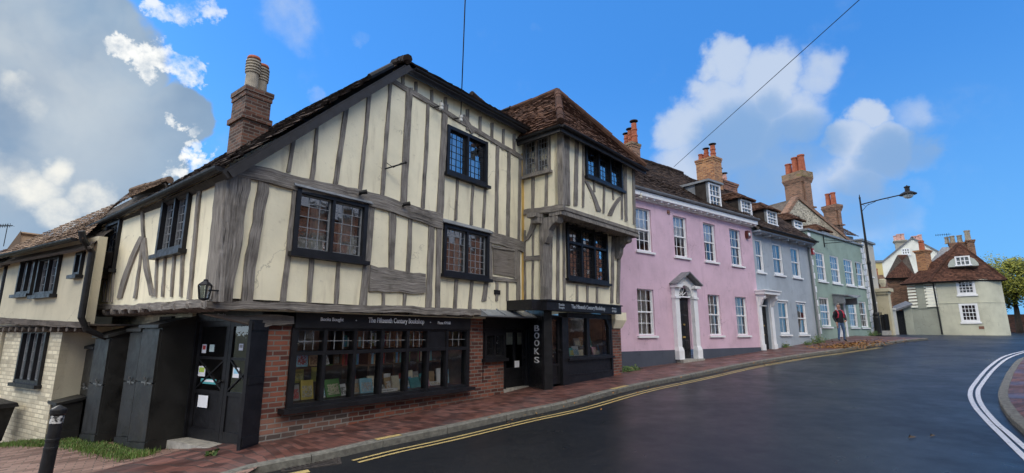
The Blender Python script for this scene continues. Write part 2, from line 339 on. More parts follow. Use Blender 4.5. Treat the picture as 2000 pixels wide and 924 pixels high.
class MB:
    def __init__(s): s.V = []; s.F = []; s.U = []; s.M = []
    def face(s, pts, m=0, uvs=None):
        i = len(s.V); s.V += [Vector(p) for p in pts]; s.F.append(list(range(i, i+len(pts)))); s.M.append(m)
        if uvs is None:
            n = Vector((0, 0, 0))
            for k in range(len(pts)):
                a, b = Vector(pts[k]), Vector(pts[(k+1) % len(pts)])
                n += Vector(((a.y-b.y)*(a.z+b.z), (a.z-b.z)*(a.x+b.x), (a.x-b.x)*(a.y+b.y)))
            if n.length < 1e-12: n = Vector((0, 0, 1))
            n.normalize()
            tx = Vector((-n.y, n.x, 0)) if abs(n.z) < .9 else Vector((1, 0, 0))
            tx.normalize(); ty = n.cross(tx)
            uvs = [(Vector(p).dot(tx), Vector(p).dot(ty)) for p in pts]
        s.U.append(uvs)
    def hexa(s, p, m=0, skip=()):
        """p: 4 bottom/back ring, 4 front ring (same order)"""
        q = [(3, 2, 1, 0), (4, 5, 6, 7), (0, 1, 5, 4), (1, 2, 6, 5), (2, 3, 7, 6), (3, 0, 4, 7)]
        for k, f in enumerate(q):
            if k not in skip: s.face([p[i] for i in f], m)
    def fbox(s, fr, a0, a1, z0, z1, o0, o1, m=0, skip=()):
        r = [(a0, z0), (a1, z0), (a1, z1), (a0, z1)]
        s.hexa([fr.P(a, z, o0) for a, z in r]+[fr.P(a, z, o1) for a, z in r], m, skip)
        return s
    def prism(s, fr, poly, o0, o1, m=0, ms=None):
        """poly counter-clockwise as seen from outside"""
        n = len(poly); fp = [fr.P(a, z, o1) for a, z in poly]; bp = [fr.P(a, z, o0) for a, z in poly]
        s.face(fp, m); s.face(bp[::-1], m)
        for k in range(n):
            j = (k+1) % n; s.face([bp[k], bp[j], fp[j], fp[k]], m if ms is None else ms)
        return s
    def vprism(s, pts, z0, z1, m=0, z1s=None):
        """plan polygon (ccw from above) extruded up"""
        n = len(pts); t = [Vector((p[0], p[1], z1 if z1s is None else z1s[i])) for i, p in enumerate(pts)]; b = [Vector((p[0], p[1], z0)) for p in pts]
        s.face(t, m); s.face(b[::-1], m)
        for k in range(n):
            j = (k+1) % n; s.face([b[k], b[j], t[j], t[k]], m)
        return s
    def bar(s, p, q, w, h=None, m=0, up=(0, 0, 1)):
        p, q = Vector(p), Vector(q); h = h or w; d = (q-p).normalized(); up = Vector(up)
        if abs(d.dot(up)) > .98: up = Vector((1, 0, 0))
        x = d.cross(up).normalized()*w/2; y = x.cross(d).normalized()*h/2
        r = [-x-y, x-y, x+y, -x+y]
        s.hexa([p+k for k in r]+[q+k for k in r], m); return s
    def tube(s, pts, r, seg=8, m=0, caps=True):
        pts = [Vector(p) for p in pts]; n = len(pts); rs = r if isinstance(r, (list, tuple)) else [r]*n
        rings = []; prev = None
        for i in range(n):
            d = (pts[min(i+1, n-1)]-pts[max(i-1, 0)]).normalized()
            ref = prev if prev is not None else (Vector((0, 0, 1)) if abs(d.z) < .95 else Vector((1, 0, 0)))
            x = d.cross(ref).normalized(); y = x.cross(d).normalized(); prev = y
            rings.append([pts[i]+(x*math.cos(2*math.pi*k/seg)+y*math.sin(2*math.pi*k/seg))*rs[i] for k in range(seg)])
        for i in range(n-1):
            for k in range(seg):
                j = (k+1) % seg; s.face([rings[i][k], rings[i][j], rings[i+1][j], rings[i+1][k]], m)
        if caps: s.face(rings[0][::-1], m); s.face(rings[-1], m)
        return s
    def lathe(s, c, prof, seg=16, m=0, axis=None):
        c = Vector(c); ax = Vector(axis).normalized() if axis else Vector((0, 0, 1))
        x = ax.orthogonal().normalized(); y = ax.cross(x)
        rings = [[c+ax*z+(x*math.cos(2*math.pi*k/seg)+y*math.sin(2*math.pi*k/seg))*r for k in range(seg)] for r, z in prof]
        for i in range(len(prof)-1):
            for k in range(seg):
                j = (k+1) % seg; s.face([rings[i][k], rings[i][j], rings[i+1][j], rings[i+1][k]], m)
        s.face(rings[0][::-1], m); s.face(rings[-1], m); return s
    def build(s, name, mats, parent=None, smooth=False, merge=False):
        if not isinstance(mats, (list, tuple)): mats = [mats]
        me = bpy.data.meshes.new(name)
        if parent is not None: org = ORG[parent.name]
        else:
            A = np.array([tuple(v) for v in s.V]); lo, hi = A.min(0), A.max(0)
            org = Vector(((lo[0]+hi[0])/2, (lo[1]+hi[1])/2, lo[2]))
        me.from_pydata([tuple(v-org) for v in s.V], [], s.F)
        for m in mats: me.materials.append(m)
        me.polygons.foreach_set('material_index', s.M)
        if smooth: me.polygons.foreach_set('use_smooth', [True]*len(s.F))
        l = me.uv_layers.new(name='UVMap'); flat = [c for f in s.U for q in f for c in q]; l.data.foreach_set('uv', flat)
        if merge or smooth:
            import bmesh
            bm = bmesh.new(); bm.from_mesh(me); bmesh.ops.remove_doubles(bm, verts=bm.verts, dist=1e-4); bm.to_mesh(me); bm.free()
        me.update()
        o = bpy.data.objects.new(name, me); C.objects.link(o)
        if parent is not None: o.parent = parent
        else: o.location = org
        ORG[o.name] = org
        return o
def tag(o, label=None, cat=None, group=None, kind=None):
    if label: o['label'] = label
    if cat: o['category'] = cat
    if group: o['group'] = group
    if kind: o['kind'] = kind
    return o
def thing(name, p, label, cat, group=None):
    o = bpy.data.objects.new(name, None); C.objects.link(o); o.location = p; o.empty_display_size = .2
    ORG[o.name] = Vector(p); return tag(o, label, cat, group)

def wall_grid(mb, fr, a0, a1, z0, z1, o, holes=(), th=.14, m=0, back=False):
    """a rendered wall face with true openings"""
    xs = sorted({a0, a1, *[min(max(h[k], a0), a1) for h in holes for k in (0, 1)]}); zs = sorted({z0, z1, *[min(max(h[k], z0), z1) for h in holes for k in (2, 3)]})
    inside = lambda x, z: any(h[0] < x < h[1] and h[2] < z < h[3] for h in holes)
    for i in range(len(xs)-1):
        for j in range(len(zs)-1):
            if not inside((xs[i]+xs[i+1])/2, (zs[j]+zs[j+1])/2):
                mb.face([fr.P(xs[i], zs[j], o), fr.P(xs[i+1], zs[j], o), fr.P(xs[i+1], zs[j+1], o), fr.P(xs[i], zs[j+1], o)], m)
    for h in holes:
        x0, x1, y0, y1 = max(h[0], a0), min(h[1], a1), max(h[2], z0), min(h[3], z1)
        c = [(x0, y0), (x1, y0), (x1, y1), (x0, y1)]
        for k in range(4):
            p, q = c[k], c[(k+1) % 4]
            mb.face([fr.P(*q, o), fr.P(*p, o), fr.P(*p, o-th), fr.P(*q, o-th)], m)
    for p, q in (((a0, z0), (a1, z0)), ((a1, z0), (a1, z1)), ((a1, z1), (a0, z1)), ((a0, z1), (a0, z0))):
        mb.face([fr.P(*p, o), fr.P(*p, o-th), fr.P(*q, o-th), fr.P(*q, o)], m)

def timber(root, fr, off, q, name='stud', mat=None, proud=.03, deep=.05, jit=.007, label=None, bow=0.0):
    """one oak member; q = four pixel corners tl, tr, br, bl on the wall plane"""
    p = [fr.px(u, v, off) for u, v in q]
    return timber_az(root, fr, off, p, name, mat, proud, deep, jit, label, bow)
def timber_az(root, fr, off, p, name='stud', mat=None, proud=.03, deep=.05, jit=.012, label=None, bow=0.0, n=None):
    tl, tr, br, bl = [np.array(x) for x in p]
    along_v = np.linalg.norm((tl+tr-bl-br)/2) >= np.linalg.norm((tr+br-tl-bl)/2)
    if along_v: s0, s1, e0, e1 = bl, br, tl, tr
    else: s0, s1, e0, e1 = tl, bl, tr, br          # runs left to right
    L = np.linalg.norm((s0+s1-e0-e1)/2); W = np.linalg.norm(s0-s1); n = n or max(3, int(L/.16))
    dirv = (e0+e1-s0-s1)/2/L; nrm = np.array((dirv[1], -dirv[0]))
    rr = random.Random(int(abs(p[0][0]*977+p[0][1]*131)*100))
    A, B = [], []; ja = jb = 0
    for i in range(n+1):
        f = i/n
        ja = ja*.6+rr.uniform(-jit, jit); jb = jb*.6+rr.uniform(-jit, jit); bw = bow*math.sin(math.pi*f)
        A.append(s0*(1-f)+e0*f+nrm*(ja+bw)); B.append(s1*(1-f)+e1*f+nrm*(jb+bw))
    mb = MB(); u0 = rr.uniform(0, 9); oo = [proud+rr.uniform(-.006, .006) for _ in range(n+1)]
    for i in range(n):
        a, b, c, d = A[i], B[i], B[i+1], A[i+1]
        v0, v1 = i/n*L+u0, (i+1)/n*L+u0
        fa, fb, fc, fd = fr.P(*a, off+oo[i]), fr.P(*b, off+oo[i]), fr.P(*c, off+oo[i+1]), fr.P(*d, off+oo[i+1])
        order = [(fa, (u0, v0)), (fb, (u0+W, v0)), (fc, (u0+W, v1)), (fd, (u0, v1))]
        if not along_v: order = order[::-1]
        mb.face([x[0] for x in order], 0, [x[1] for x in order])
        for (p1, p2, f1, f2, sw) in ((a, d, fa, fd, 0), (b, c, fb, fc, 1)):
            k = [(fr.P(*p1, off-deep), (u0, v0)), (f1, (u0+.06, v0)), (f2, (u0+.06, v1)), (fr.P(*p2, off-deep), (u0, v1))]
            if sw != (not along_v): k = k[::-1]
            mb.face([x[0] for x in k], 0, [x[1] for x in k])
    for (a, b, o_) in ((A[0], B[0], oo[0]), (A[-1], B[-1], oo[-1])):
        mb.face([fr.P(*a, off-deep), fr.P(*b, off-deep), fr.P(*b, off+o_), fr.P(*a, off+o_)], 0)
    o = mb.build(name, mat or OAK, root)
    if label: o['label'] = label
    return o
def st(root, fr, off, ut, vt, wt, ub, vb, wb, **k):
    """upright stud: centre and width at the top, centre and width at the foot (pixels)"""
    wt, wb = wt*.86, wb*.86
    return timber(root, fr, off, [(ut-wt/2, vt), (ut+wt/2, vt), (ub+wb/2, vb), (ub-wb/2, vb)], **k)

def roof(mb, e0, e1, t1, t0, rows, cols, lift=.026, m=0, seed=1, sag=.05, mask=None):
    """courses of plain tiles between the eave e0-e1 and the top t0-t1; each tile keeps a random number as UV"""
    rr = random.Random(seed); e0, e1, t0, t1 = map(Vector, (e0, e1, t0, t1))
    nrm = (e1-e0).cross(t0-e0).normalized()
    def P(u, v): return (e0*(1-u)+e1*u)*(1-v)+(t0*(1-u)+t1*u)*v
    ph = rr.uniform(0, 6)
    def S(u, v): return sag*(math.sin(u*5+ph)*.5+math.sin(v*4+u*3+ph)*.5)*math.sin(math.pi*min(1, max(0, v)))
    for r in range(rows):
        v0, v1 = r/rows, min(1.0, (r+1.12)/rows); sh = .5*(r % 2)
        xs = [0.0]+[min(1.0, max(0.0, (c+1-sh)/cols)) for c in range(cols)]+[1.0]
        for c in range(len(xs)-1):
            u0, u1 = xs[c], xs[c+1]
            if u1-u0 < 1e-5: continue
            if mask and not mask((u0+u1)/2, (v0+v1)/2): continue
            j0, j1 = rr.uniform(-.5, .5)*lift, rr.uniform(-.5, .5)*lift; dv = rr.uniform(-.06, .06)/rows; w = rr.random(); kk = rr.random()
            if r == 0: dv = -abs(dv)
            b0 = P(u0, v0+dv)+nrm*(lift+j0+S(u0, v0)); b1 = P(u1, v0+dv)+nrm*(lift+j1+S(u1, v0))
            a1 = P(u1, v1)+nrm*(.004+S(u1, v1)); a0 = P(u0, v1)+nrm*(.004+S(u0, v1))
            mb.face([b0, b1, a1, a0], m, [(w, kk)]*4)
            mb.face([b0-nrm*lift*1.3, b1-nrm*lift*1.3, b1, b0], m, [(w*.4, kk)]*4)
def slab(mb, pts, th, m=0, drop=.07):
    """thick flat board from a planar polygon (thickness downwards)"""
    pts = [Vector(p) for p in pts]; n = (pts[1]-pts[0]).cross(pts[2]-pts[1]).normalized()
    if n.z < 0: pts = pts[::-1]; n = -n
    pts = [p-n*drop for p in pts]; lo = [p-n*th for p in pts]; mb.face(pts, m); mb.face(lo[::-1], m)
    for k in range(len(pts)):
        j = (k+1) % len(pts); mb.face([lo[k], lo[j], pts[j], pts[k]], m)
def ridge_tiles(mb, p, q, r=.11, step=.32, m=0, seed=3):
    p, q = Vector(p), Vector(q); L = (q-p).length; n = max(1, int(L/step)); d = (q-p)/n; rr = random.Random(seed)
    for i in range(n):
        a = p+d*i; b = p+d*(i+1.06); k = rr.uniform(.9, 1.12); i0 = len(mb.F)
        mb.tube([a, b], [r*k, r*k*.93], 8, m); w = rr.random()
        for f in range(i0, len(mb.F)): mb.U[f] = [(w*.45, .5)]*len(mb.U[f])

def curtain(root, fr, a0, a1, z0, z1, o, mat=None, name='curtain'):
    mb = MB(); n = max(6, int((a1-a0)/.035)); rr = random.Random(int(a0*100+z0*10))
    xs = [a0+(a1-a0)*i/n for i in range(n+1)]; os_ = [o+.02*math.sin(i*1.25+rr.uniform(-.4, .4)) for i in range(n+1)]
    for i in range(n):
        for sgn in (0, -.006):
            q = [fr.P(xs[i], z0, os_[i]+sgn), fr.P(xs[i+1], z0, os_[i+1]+sgn), fr.P(xs[i+1], z1, os_[i+1]+sgn), fr.P(xs[i], z1, os_[i]+sgn)]
            mb.face(q if sgn == 0 else q[::-1])
    return mb.build(name, mat or CURT, root)
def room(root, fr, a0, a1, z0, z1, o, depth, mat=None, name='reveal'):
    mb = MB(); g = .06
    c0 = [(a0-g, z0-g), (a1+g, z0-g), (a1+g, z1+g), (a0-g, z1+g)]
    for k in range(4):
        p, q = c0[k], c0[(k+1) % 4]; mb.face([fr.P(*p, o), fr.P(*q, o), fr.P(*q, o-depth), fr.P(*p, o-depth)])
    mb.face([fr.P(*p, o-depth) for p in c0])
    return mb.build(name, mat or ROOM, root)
def leaded(root, fr, rc, off, lights=2, nx=4, nz=6, fw=.075, transom=None, proud=.06, curt=None, sill=True, came=None, frame=None, seed=1, deep=.7):
    """black-framed casement with leaded lights; rc = a0,a1,z0,z1 of the outer frame"""
    a0, a1, z0, z1 = rc; rr = random.Random(seed)
    mb = MB(); p = proud
    mb.fbox(fr, a0, a0+fw, z0, z1, off-.10, off+p); mb.fbox(fr, a1-fw, a1, z0, z1, off-.10, off+p)
    mb.fbox(fr, a0+fw, a1-fw, z1-fw, z1, off-.10, off+p-.004); mb.fbox(fr, a0+fw, a1-fw, z0, z0+fw, off-.10, off+p-.004)
    if sill: mb.fbox(fr, a0-.05, a1+.05, z0-.07, z0-.002, off-.02, off+p+.06)
    iw = (a1-a0-2*fw); mw = .05; lw = (iw-(lights-1)*mw)/lights
    for k in range(1, lights):
        x = a0+fw+k*lw+(k-1)*mw; mb.fbox(fr, x, x+mw, z0+fw, z1-fw, off-.08, off+p-.008)
    tz = None
    if transom: tz = z0+fw+(z1-z0-2*fw)*transom; mb.fbox(fr, a0+fw, a1-fw, tz-.03, tz+.03, off-.08, off+p-.012)
    w = mb.build('window', frame or BLACK, root)
    g = MB(); cm = MB()
    for k in range(lights):
        x0 = a0+fw+k*(lw+mw); x1 = x0+lw
        for (y0, y1, kz) in ([(z0+fw, z1-fw, nz)] if tz is None else [(z0+fw, tz-.03, nz), (tz+.03, z1-fw, max(2, nz//2))]):
            t = .02
            for (b0, b1, c0, c1) in ((x0, x0+t, y0, y1), (x1-t, x1, y0, y1), (x0+t, x1-t, y0, y0+t), (x0+t, x1-t, y1-t, y1)):
                cm.fbox(fr, b0, b1, c0, c1, off-.06, off-.015)
            for i in range(1, nx):
                x = x0+(x1-x0)*i/nx; cm.fbox(fr, x-.006, x+.006, y0+t, y1-t, off-.042, off-.026)
            for j in range(1, kz):
                y = y0+(y1-y0)*j/kz; cm.fbox(fr, x0+t, x1-t, y-.006, y+.006, off-.041, off-.027)
            for i in range(nx):
                for j in range(kz):
                    xa, xb = x0+(x1-x0)*i/nx, x0+(x1-x0)*(i+1)/nx; ya, yb = y0+(y1-y0)*j/kz, y0+(y1-y0)*(j+1)/kz
                    tx, tz_ = rr.uniform(-1, 1)*.0012, rr.uniform(-1, 1)*.0012; o = off-.034
                    g.face([fr.P(xa, ya, o-tx-tz_), fr.P(xb, ya, o+tx-tz_), fr.P(xb, yb, o+tx+tz_), fr.P(xa, yb, o-tx+tz_)])
    cm.build('came', came or OLDWH, w); g.build('pane', LGLASS, w)
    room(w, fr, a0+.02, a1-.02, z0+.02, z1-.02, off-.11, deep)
    for (f0, f1) in (curt or []): curtain(w, fr, a0+fw+iw*f0, a0+fw+iw*f1, z0+.03, z1-.03, off-.20)
    return w
def sash(root, fr, rc, off, nx=3, nz=4, fw=.055, rec=.07, sill=.07, curt=None, blind=None, bar=.022, head=False, deep=.6):
    """white vertical sliding sash set in a reveal; rc = outer box incl. frame"""
    a0, a1, z0, z1 = rc; o = off-rec; mb = MB()
    mb.fbox(fr, a0, a0+fw, z0, z1, o-.08, o+.012); mb.fbox(fr, a1-fw, a1, z0, z1, o-.08, o+.012)
    mb.fbox(fr, a0+fw, a1-fw, z1-fw, z1, o-.08, o+.008); mb.fbox(fr, a0+fw, a1-fw, z0, z0+fw*1.2, o-.08, o+.008)
    x0, x1, y0, y1 = a0+fw, a1-fw, z0+fw*1.2, z1-fw; ym = (y0+y1)/2
    mb.fbox(fr, x0, x1, ym-.025, ym+.025, o-.06, o-.006)
    for (b0, b1, oo) in ((y0, ym-.025, -.05), (ym+.025, y1, -.03)):
        s_ = .035
        mb.fbox(fr, x0, x0+s_, b0, b1, o+oo-.02, o+oo+.012); mb.fbox(fr, x1-s_, x1, b0, b1, o+oo-.02, o+oo+.012)
        for i in range(1, nx): x = x0+(x1-x0)*i/nx; mb.fbox(fr, x-bar/2, x+bar/2, b0, b1, o+oo-.015, o+oo+.008)
        for j in range(1, nz//2): y = b0+(b1-b0)*j/(nz//2); mb.fbox(fr, x0+s_, x1-s_, y-bar/2, y+bar/2, o+oo-.014, o+oo+.007)
    w = mb.build('window', WHITE, root)
    g = MB()
    for (b0, b1, oo) in ((y0, ym, -.05), (ym, y1, -.03)):
        for i in range(nx):
            xa, xb = x0+(x1-x0)*i/nx, x0+(x1-x0)*(i+1)/nx; k = R.uniform(-1, 1)*.0012
            g.face([fr.P(xa, b0, o+oo-k), fr.P(xb, b0, o+oo+k), fr.P(xb, b1, o+oo+k), fr.P(xa, b1, o+oo-k)])
    g.build('pane', GLASS, w)
    if sill: MB().fbox(fr, a0-.06, a1+.06, z0-sill, z0-.003, off-rec-.05, off+.07).build('sill', WHITE, w)
    if head: MB().fbox(fr, a0-.03, a1+.03, z1+.003, z1+.05, off-.02, off+.03).build('head', WHITE, w)
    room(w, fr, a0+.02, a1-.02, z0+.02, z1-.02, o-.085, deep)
    for (f0, f1) in (curt or []): curtain(w, fr, x0+(x1-x0)*f0, x0+(x1-x0)*f1, z0+.04, z1-.04, o-.16)
    if blind: curtain(w, fr, x0, x1, y1-(y1-y0)*blind, y1, o-.13, PAPER, 'blind')
    return w
def text(fr, a, z, off, s, width, height, mat, parent, name='lettering', depth=.006, bold=.0):
    cu = bpy.data.curves.new(name, 'FONT'); cu.body = s; cu.align_x = 'CENTER'; cu.align_y = 'CENTER'; cu.size = 1; cu.extrude = .02; cu.offset = bold
    ob = bpy.data.objects.new(name, cu); C.objects.link(ob); bpy.context.view_layer.update()
    me = bpy.data.meshes.new_from_object(ob.evaluated_get(bpy.context.evaluated_depsgraph_get())); bpy.data.objects.remove(ob); bpy.data.curves.remove(cu)
    co = np.array([tuple(v.co) for v in me.vertices]); lo, hi = co.min(0), co.max(0)
    sx, sy = width/(hi[0]-lo[0]), height/(hi[1]-lo[1]); cx, cy = (lo[0]+hi[0])/2, (lo[1]+hi[1])/2; org = ORG[parent.name]
    for v in me.vertices: v.co = fr.P(a+(v.co.x-cx)*sx, z+(v.co.y-cy)*sy, off+depth*(v.co.z/.02))-org
    me.materials.clear(); me.materials.append(mat); me.name = name
    o = bpy.data.objects.new(name, me); C.objects.link(o); o.parent = parent; ORG[o.name] = org
    return o
def proj(p):
    zz = p.z-EYE; d = p.y*math.cos(PITCH)+zz*math.sin(PITCH); return 1000+F*p.x/d, 462-F*(-p.y*math.sin(PITCH)+zz*math.cos(PITCH))/d
def chimney(root, fr, a0, a1, z0, z1, o0, o1, mat, pots, pot_mat, cap=.10, band=None, pot_prof=None, capmat=None):
    mb = MB(); h = .22
    mb.fbox(fr, a0, a1, z0, z1-h, o0, o1); mb.fbox(fr, a0-cap*.5, a1+cap*.5, z1-h, z1-h*.5, o0-cap*.5, o1+cap*.5); mb.fbox(fr, a0-cap, a1+cap, z1-h*.5, z1, o0-cap, o1+cap, 1)
    if band: mb.fbox(fr, a0-.05, a1+.05, band, band+.12, o0-.05, o1+.05)
    c = mb.build('chimney', [mat, capmat or mat], root)
    for (fa, fo, r, hh, sty) in pots:
        p = fr.P(a0+(a1-a0)*fa, z1, o0+(o1-o0)*fo); q = MB(); m2 = pot_mat
        if sty == 'louvre':
            q.lathe(p, [(r*1.05, 0), (r*.9, .05), (r*.85, hh*.5), (r*1.02, hh*.52), (r*1.02, hh*.56)], 16)
            for k in range(4): zz = hh*(.60+.09*k); q.lathe(p, [(r*.8, zz-.02), (r*1.05, zz), (r*1.02, zz+hh*.045), (r*.8, zz+hh*.05)], 16)
            q.lathe(p, [(r*.75, hh*.5), (r*.75, hh*.97)], 12); q.lathe(p, [(r*.9, hh*.97), (r*.95, hh*.99), (r*.85, hh*1.05), (r*.5, hh*1.06)], 16, 1)
            q.build('chimney_pot', [TERRAB, TERRA], c, smooth=False)
        elif sty == 'hood':
            q.lathe(p, [(r, 0), (r*.9, hh*.3), (r*1.05, hh*.32), (r*1.05, hh*.38), (r*.85, hh*.4), (r*.85, hh*.6), (r*1.02, hh*.62), (r*1.02, hh*.68), (r*.85, hh*.7), (r*.85, hh*.95)], 14)
            q.lathe(p, [(r*.3, hh*.95), (r*.3, hh*1.04), (r*1.35, hh*1.05), (r*1.3, hh*1.09)], 14, 1); q.build('chimney_pot', [m2, IRON], c)
        else:
            q.lathe(p, [(r*1.1, 0), (r*1.1, .05), (r*.95, .07), (r*.82, hh*.85), (r*1.0, hh*.87), (r*1.0, hh), (r*.72, hh), (r*.7, hh*.7)], 14); q.build('chimney_pot', m2, c)
    return c

# ------------------------------------------------------------------ ground, road, paving, kerbs, markings
def struct(mb, name, mat): return tag(mb.build(name, mat), kind='structure')
def sheet(xs, ys, dz, mat, name):
    mb = MB(); H = {(i, j): zp(x, y)+dz for i, x in enumerate(xs) for j, y in enumerate(ys)}
    for i in range(len(xs)-1):
        for j in range(len(ys)-1):
            q = [(i, j), (i+1, j), (i+1, j+1), (i, j+1)]
            mb.face([(xs[a], ys[b], H[a, b]) for a, b in q], 0, [(xs[a], ys[b]) for a, b in q])
    o = mb.build(name, mat, smooth=True); return tag(o, kind='structure')
fr_ = lambda a, b, s: [a+(b-a)*i/int(round((b-a)/s)) for i in range(int(round((b-a)/s))+1)]
sheet(fr_(-9, 20, .5)+fr_(20, 70, 2)[1:], fr_(-12, 30, .5)+fr_(30, 76, 2)[1:], -.10, ASPH, 'road')
mb = MB(); rings = [0, 10, 20, 30, 45, 60, 75, 95, 130, 250, 900]; seg = 48; base = (15, 20)
def gz(r, a):
    x, y = base[0]+r*math.sin(a), base[1]+r*math.cos(a)
    return (x, y, (zp(x, y)-.30)*max(0, min(1, (110-r)/40))+(.6 if r > 70 else 0)*max(0, min(1, (r-70)/40)))
for i in range(len(rings)-1):
    for k in range(seg):
        a, b = 2*math.pi*k/seg, 2*math.pi*(k+1)/seg
        mb.face([gz(rings[i], a), gz(rings[i+1], a), gz(rings[i+1], b), gz(rings[i], b)] if rings[i] else [gz(0, a), gz(rings[1], a), gz(rings[1], b)])
struct(mb, 'ground', GROUND)
def resample(P, step):
    P = [Vector((p[0], p[1])) for p in P]; out = [P[0]]
    pts = []
    for i in range(len(P)-1):                                   # Catmull-Rom through the surveyed points
        p0, p1, p2, p3 = P[max(i-1, 0)], P[i], P[i+1], P[min(i+2, len(P)-1)]
        for k in range(12):
            t = k/12; pts.append(.5*((2*p1)+(p2-p0)*t+(2*p0-5*p1+4*p2-p3)*t*t+(3*p1-p0-3*p2+p3)*t**3))
    pts.append(P[-1]); acc = 0
    for i in range(1, len(pts)):
        acc += (pts[i]-pts[i-1]).length
        if acc >= step: out.append(pts[i]); acc = 0
    out.append(pts[-1]); return out
def offs(P, d):
    out = []
    for i in range(len(P)):
        t = (P[min(i+1, len(P)-1)]-P[max(i-1, 0)]).normalized(); out.append(P[i]+Vector((t.y, -t.x))*d)   # + = right of travel
    return out
def ribbon(mb, P, d0, d1, dz, m=0):
    A, B = offs(P, d0), offs(P, d1); L = 0
    for i in range(len(P)-1):
        l = (P[i+1]-P[i]).length
        mb.face([(*B[i], zp(*B[i])+dz), (*B[i+1], zp(*B[i+1])+dz), (*A[i+1], zp(*A[i+1])+dz), (*A[i], zp(*A[i])+dz)], m, [(d1, L), (d1, L+l), (d0, L+l), (d0, L)]); L += l
KP = [(380, 1000), (405, 958), (430, 935), (460, 919), (550, 900), (640, 883), (748, 859), (850, 839), (1000, 807), (1117, 783), (1240, 752), (1350, 731), (1460, 709), (1560, 693), (1636, 683), (1720, 671), (1770, 664)]
K1 = [hit(u, v) for u, v in KP]
K1 = [Vector((-2.2, 3.2, 0)), Vector((-2.6, 4.1, 0))]+K1
kend = hit(1812, 660.5); K1 += [kend]
kerb = resample(K1, .3)
def kerbstones(P, side, name, w=.14, stone=.9, jw=.008):
    """granite kerb: upstand towards the road on the right (side=+1) of travel"""
    mb = MB(); A = P; B = offs(P, -side*w); acc = 0
    for i in range(len(P)-1):
        l = (P[i+1]-P[i]).length; j0 = jw if acc == 0 else 0; acc += l
        a, b, c, d = A[i].lerp(A[i+1], j0/l), A[i+1], B[i+1], B[i].lerp(B[i+1], j0/l)
        if acc > stone: acc = 0
        k = .004
        top = [(*q, zp(*q)+k) for q in (a, b, c, d)]; lo = [(*q, zp(*q)-.2) for q in (a, b, c, d)]
        ch = [(*(q+(s-q)*.12), zp(*q)+k) for q, s in ((a, d), (b, c))]; fl = [(*q, zp(*q)+k-.018) for q in (a, b)]
        mb.face([ch[0], ch[1], top[2], top[3]]); mb.face([fl[0], fl[1], ch[1], ch[0]]); mb.face([lo[0], lo[1], fl[1], fl[0]])
        mb.face([lo[3], lo[0], fl[0], ch[0], top[3]]); mb.face([lo[1], lo[2], top[2], ch[1], fl[1]])
    return struct(mb, name, STONE)
kerbstones(kerb, 1, 'kerb')
# the brick pavement between kerb and house fronts
inner = offs(kerb, -.14)
mb = MB(); Lk = 0
for i in range(len(kerb)-1):
    a, b = inner[i], inner[i+1]; t = (b-a).normalized(); n = Vector((-t.y, t.x)); W = 6.0 if i > 3 else 5
    l = (b-a).length; na = Vector((-(inner[min(i+1, len(inner)-1)]-inner[max(i-1, 0)]).normalized().y, (inner[min(i+1, len(inner)-1)]-inner[max(i-1, 0)]).normalized().x))
    nb_ = (inner[min(i+2, len(inner)-1)]-inner[i]).normalized(); nb = Vector((-nb_.y, nb_.x))
    ks = [0, .5, 1, 1.5, 2, 2.6, 3.4, 4.4] if i > 14 else [0, .5, 1, 1.6, 2.2]
    for k in range(len(ks)-1):
        q = [a+na*ks[k], b+nb*ks[k], b+nb*ks[k+1], a+na*ks[k+1]]
        mb.face([(*p, zp(*p)) for p in q], 0, [(ks[k], Lk), (ks[k], Lk+l), (ks[k+1], Lk+l), (ks[k+1], Lk)])
    Lk += l
tag(mb.build('pavement', PAVER, smooth=True), kind='structure')
# worn lane paving on the left, round the corner
mb = MB(); xs = fr_(-16, -2.0, .5); ys = fr_(-4, 16, .5)
for i in range(len(xs)-1):
    for j in range(len(ys)-1):
        q = [(xs[i], ys[j]), (xs[i+1], ys[j]), (xs[i+1], ys[j+1]), (xs[i], ys[j+1])]
        cx, cy = xs[i]+.25, ys[j]+.25
        if cx > -2.9 and cy > 3.0: continue
        mb.face([(*p, zp(*p)-.012) for p in q], 0, [(p[0]*.8+p[1]*.6, p[1]*.8-p[0]*.6) for p in q])
tag(mb.build('lane_paving', PAVERG, smooth=True), kind='structure')
# double yellow line, short yellow dash, white double line, island
def near(P, q): return min(range(len(P)), key=lambda i: (P[i]-Vector((q[0], q[1]))).length)
kf = resample(K1, .1)
i0 = near(kf, hit(661, 895, -.1)); i1 = near(kf, hit(1700, 677, -.1))
mb = MB(); seg = kf[i0:i1]
ribbon(mb, seg, .27, .325, -.094); ribbon(mb, seg, .41, .465, -.094)
struct(mb, 'yellow_line', YEL)
j0 = near(kf, hit(530, 918, -.1)); mb = MB(); ribbon(mb, kf[j0:j0+4], .27, .40, -.093); struct(mb, 'yellow_line', YEL)
for u, v in ((733, 857), (1190, 762)):
    j = near(kf, hit(u, v)); mb = MB(); ribbon(mb, kf[j:j+4], -.13, -.012, .008); struct(mb, 'yellow_kerb_mark', YEL)
WO = [(2030, 680), (2000, 686), (1961, 697), (1932, 717), (1905, 748), (1895, 768), (1902, 791), (1925, 819), (1958, 852), (2000, 893), (2060, 952)]
WI = [(2030, 684), (2000, 689), (1968, 700.6), (1941, 722), (1917, 752), (1910, 768), (1917, 791), (1944, 824), (1968, 845), (2000, 873), (2060, 925)]
for L_ in (WO, WI):
    mb = MB(); ribbon(mb, resample([hit(u, v, -.1) for u, v in L_], .12), -.036, .036, -.093); struct(mb, 'white_line', WHL)
KI = [(2040, 690), (1991, 700), (1969, 722), (1958, 742), (1950, 761), (1950, 778), (1961, 798), (1974, 814), (2000, 837), (2060, 885)]
ki = resample([hit(u, v) for u, v in KI], .25)
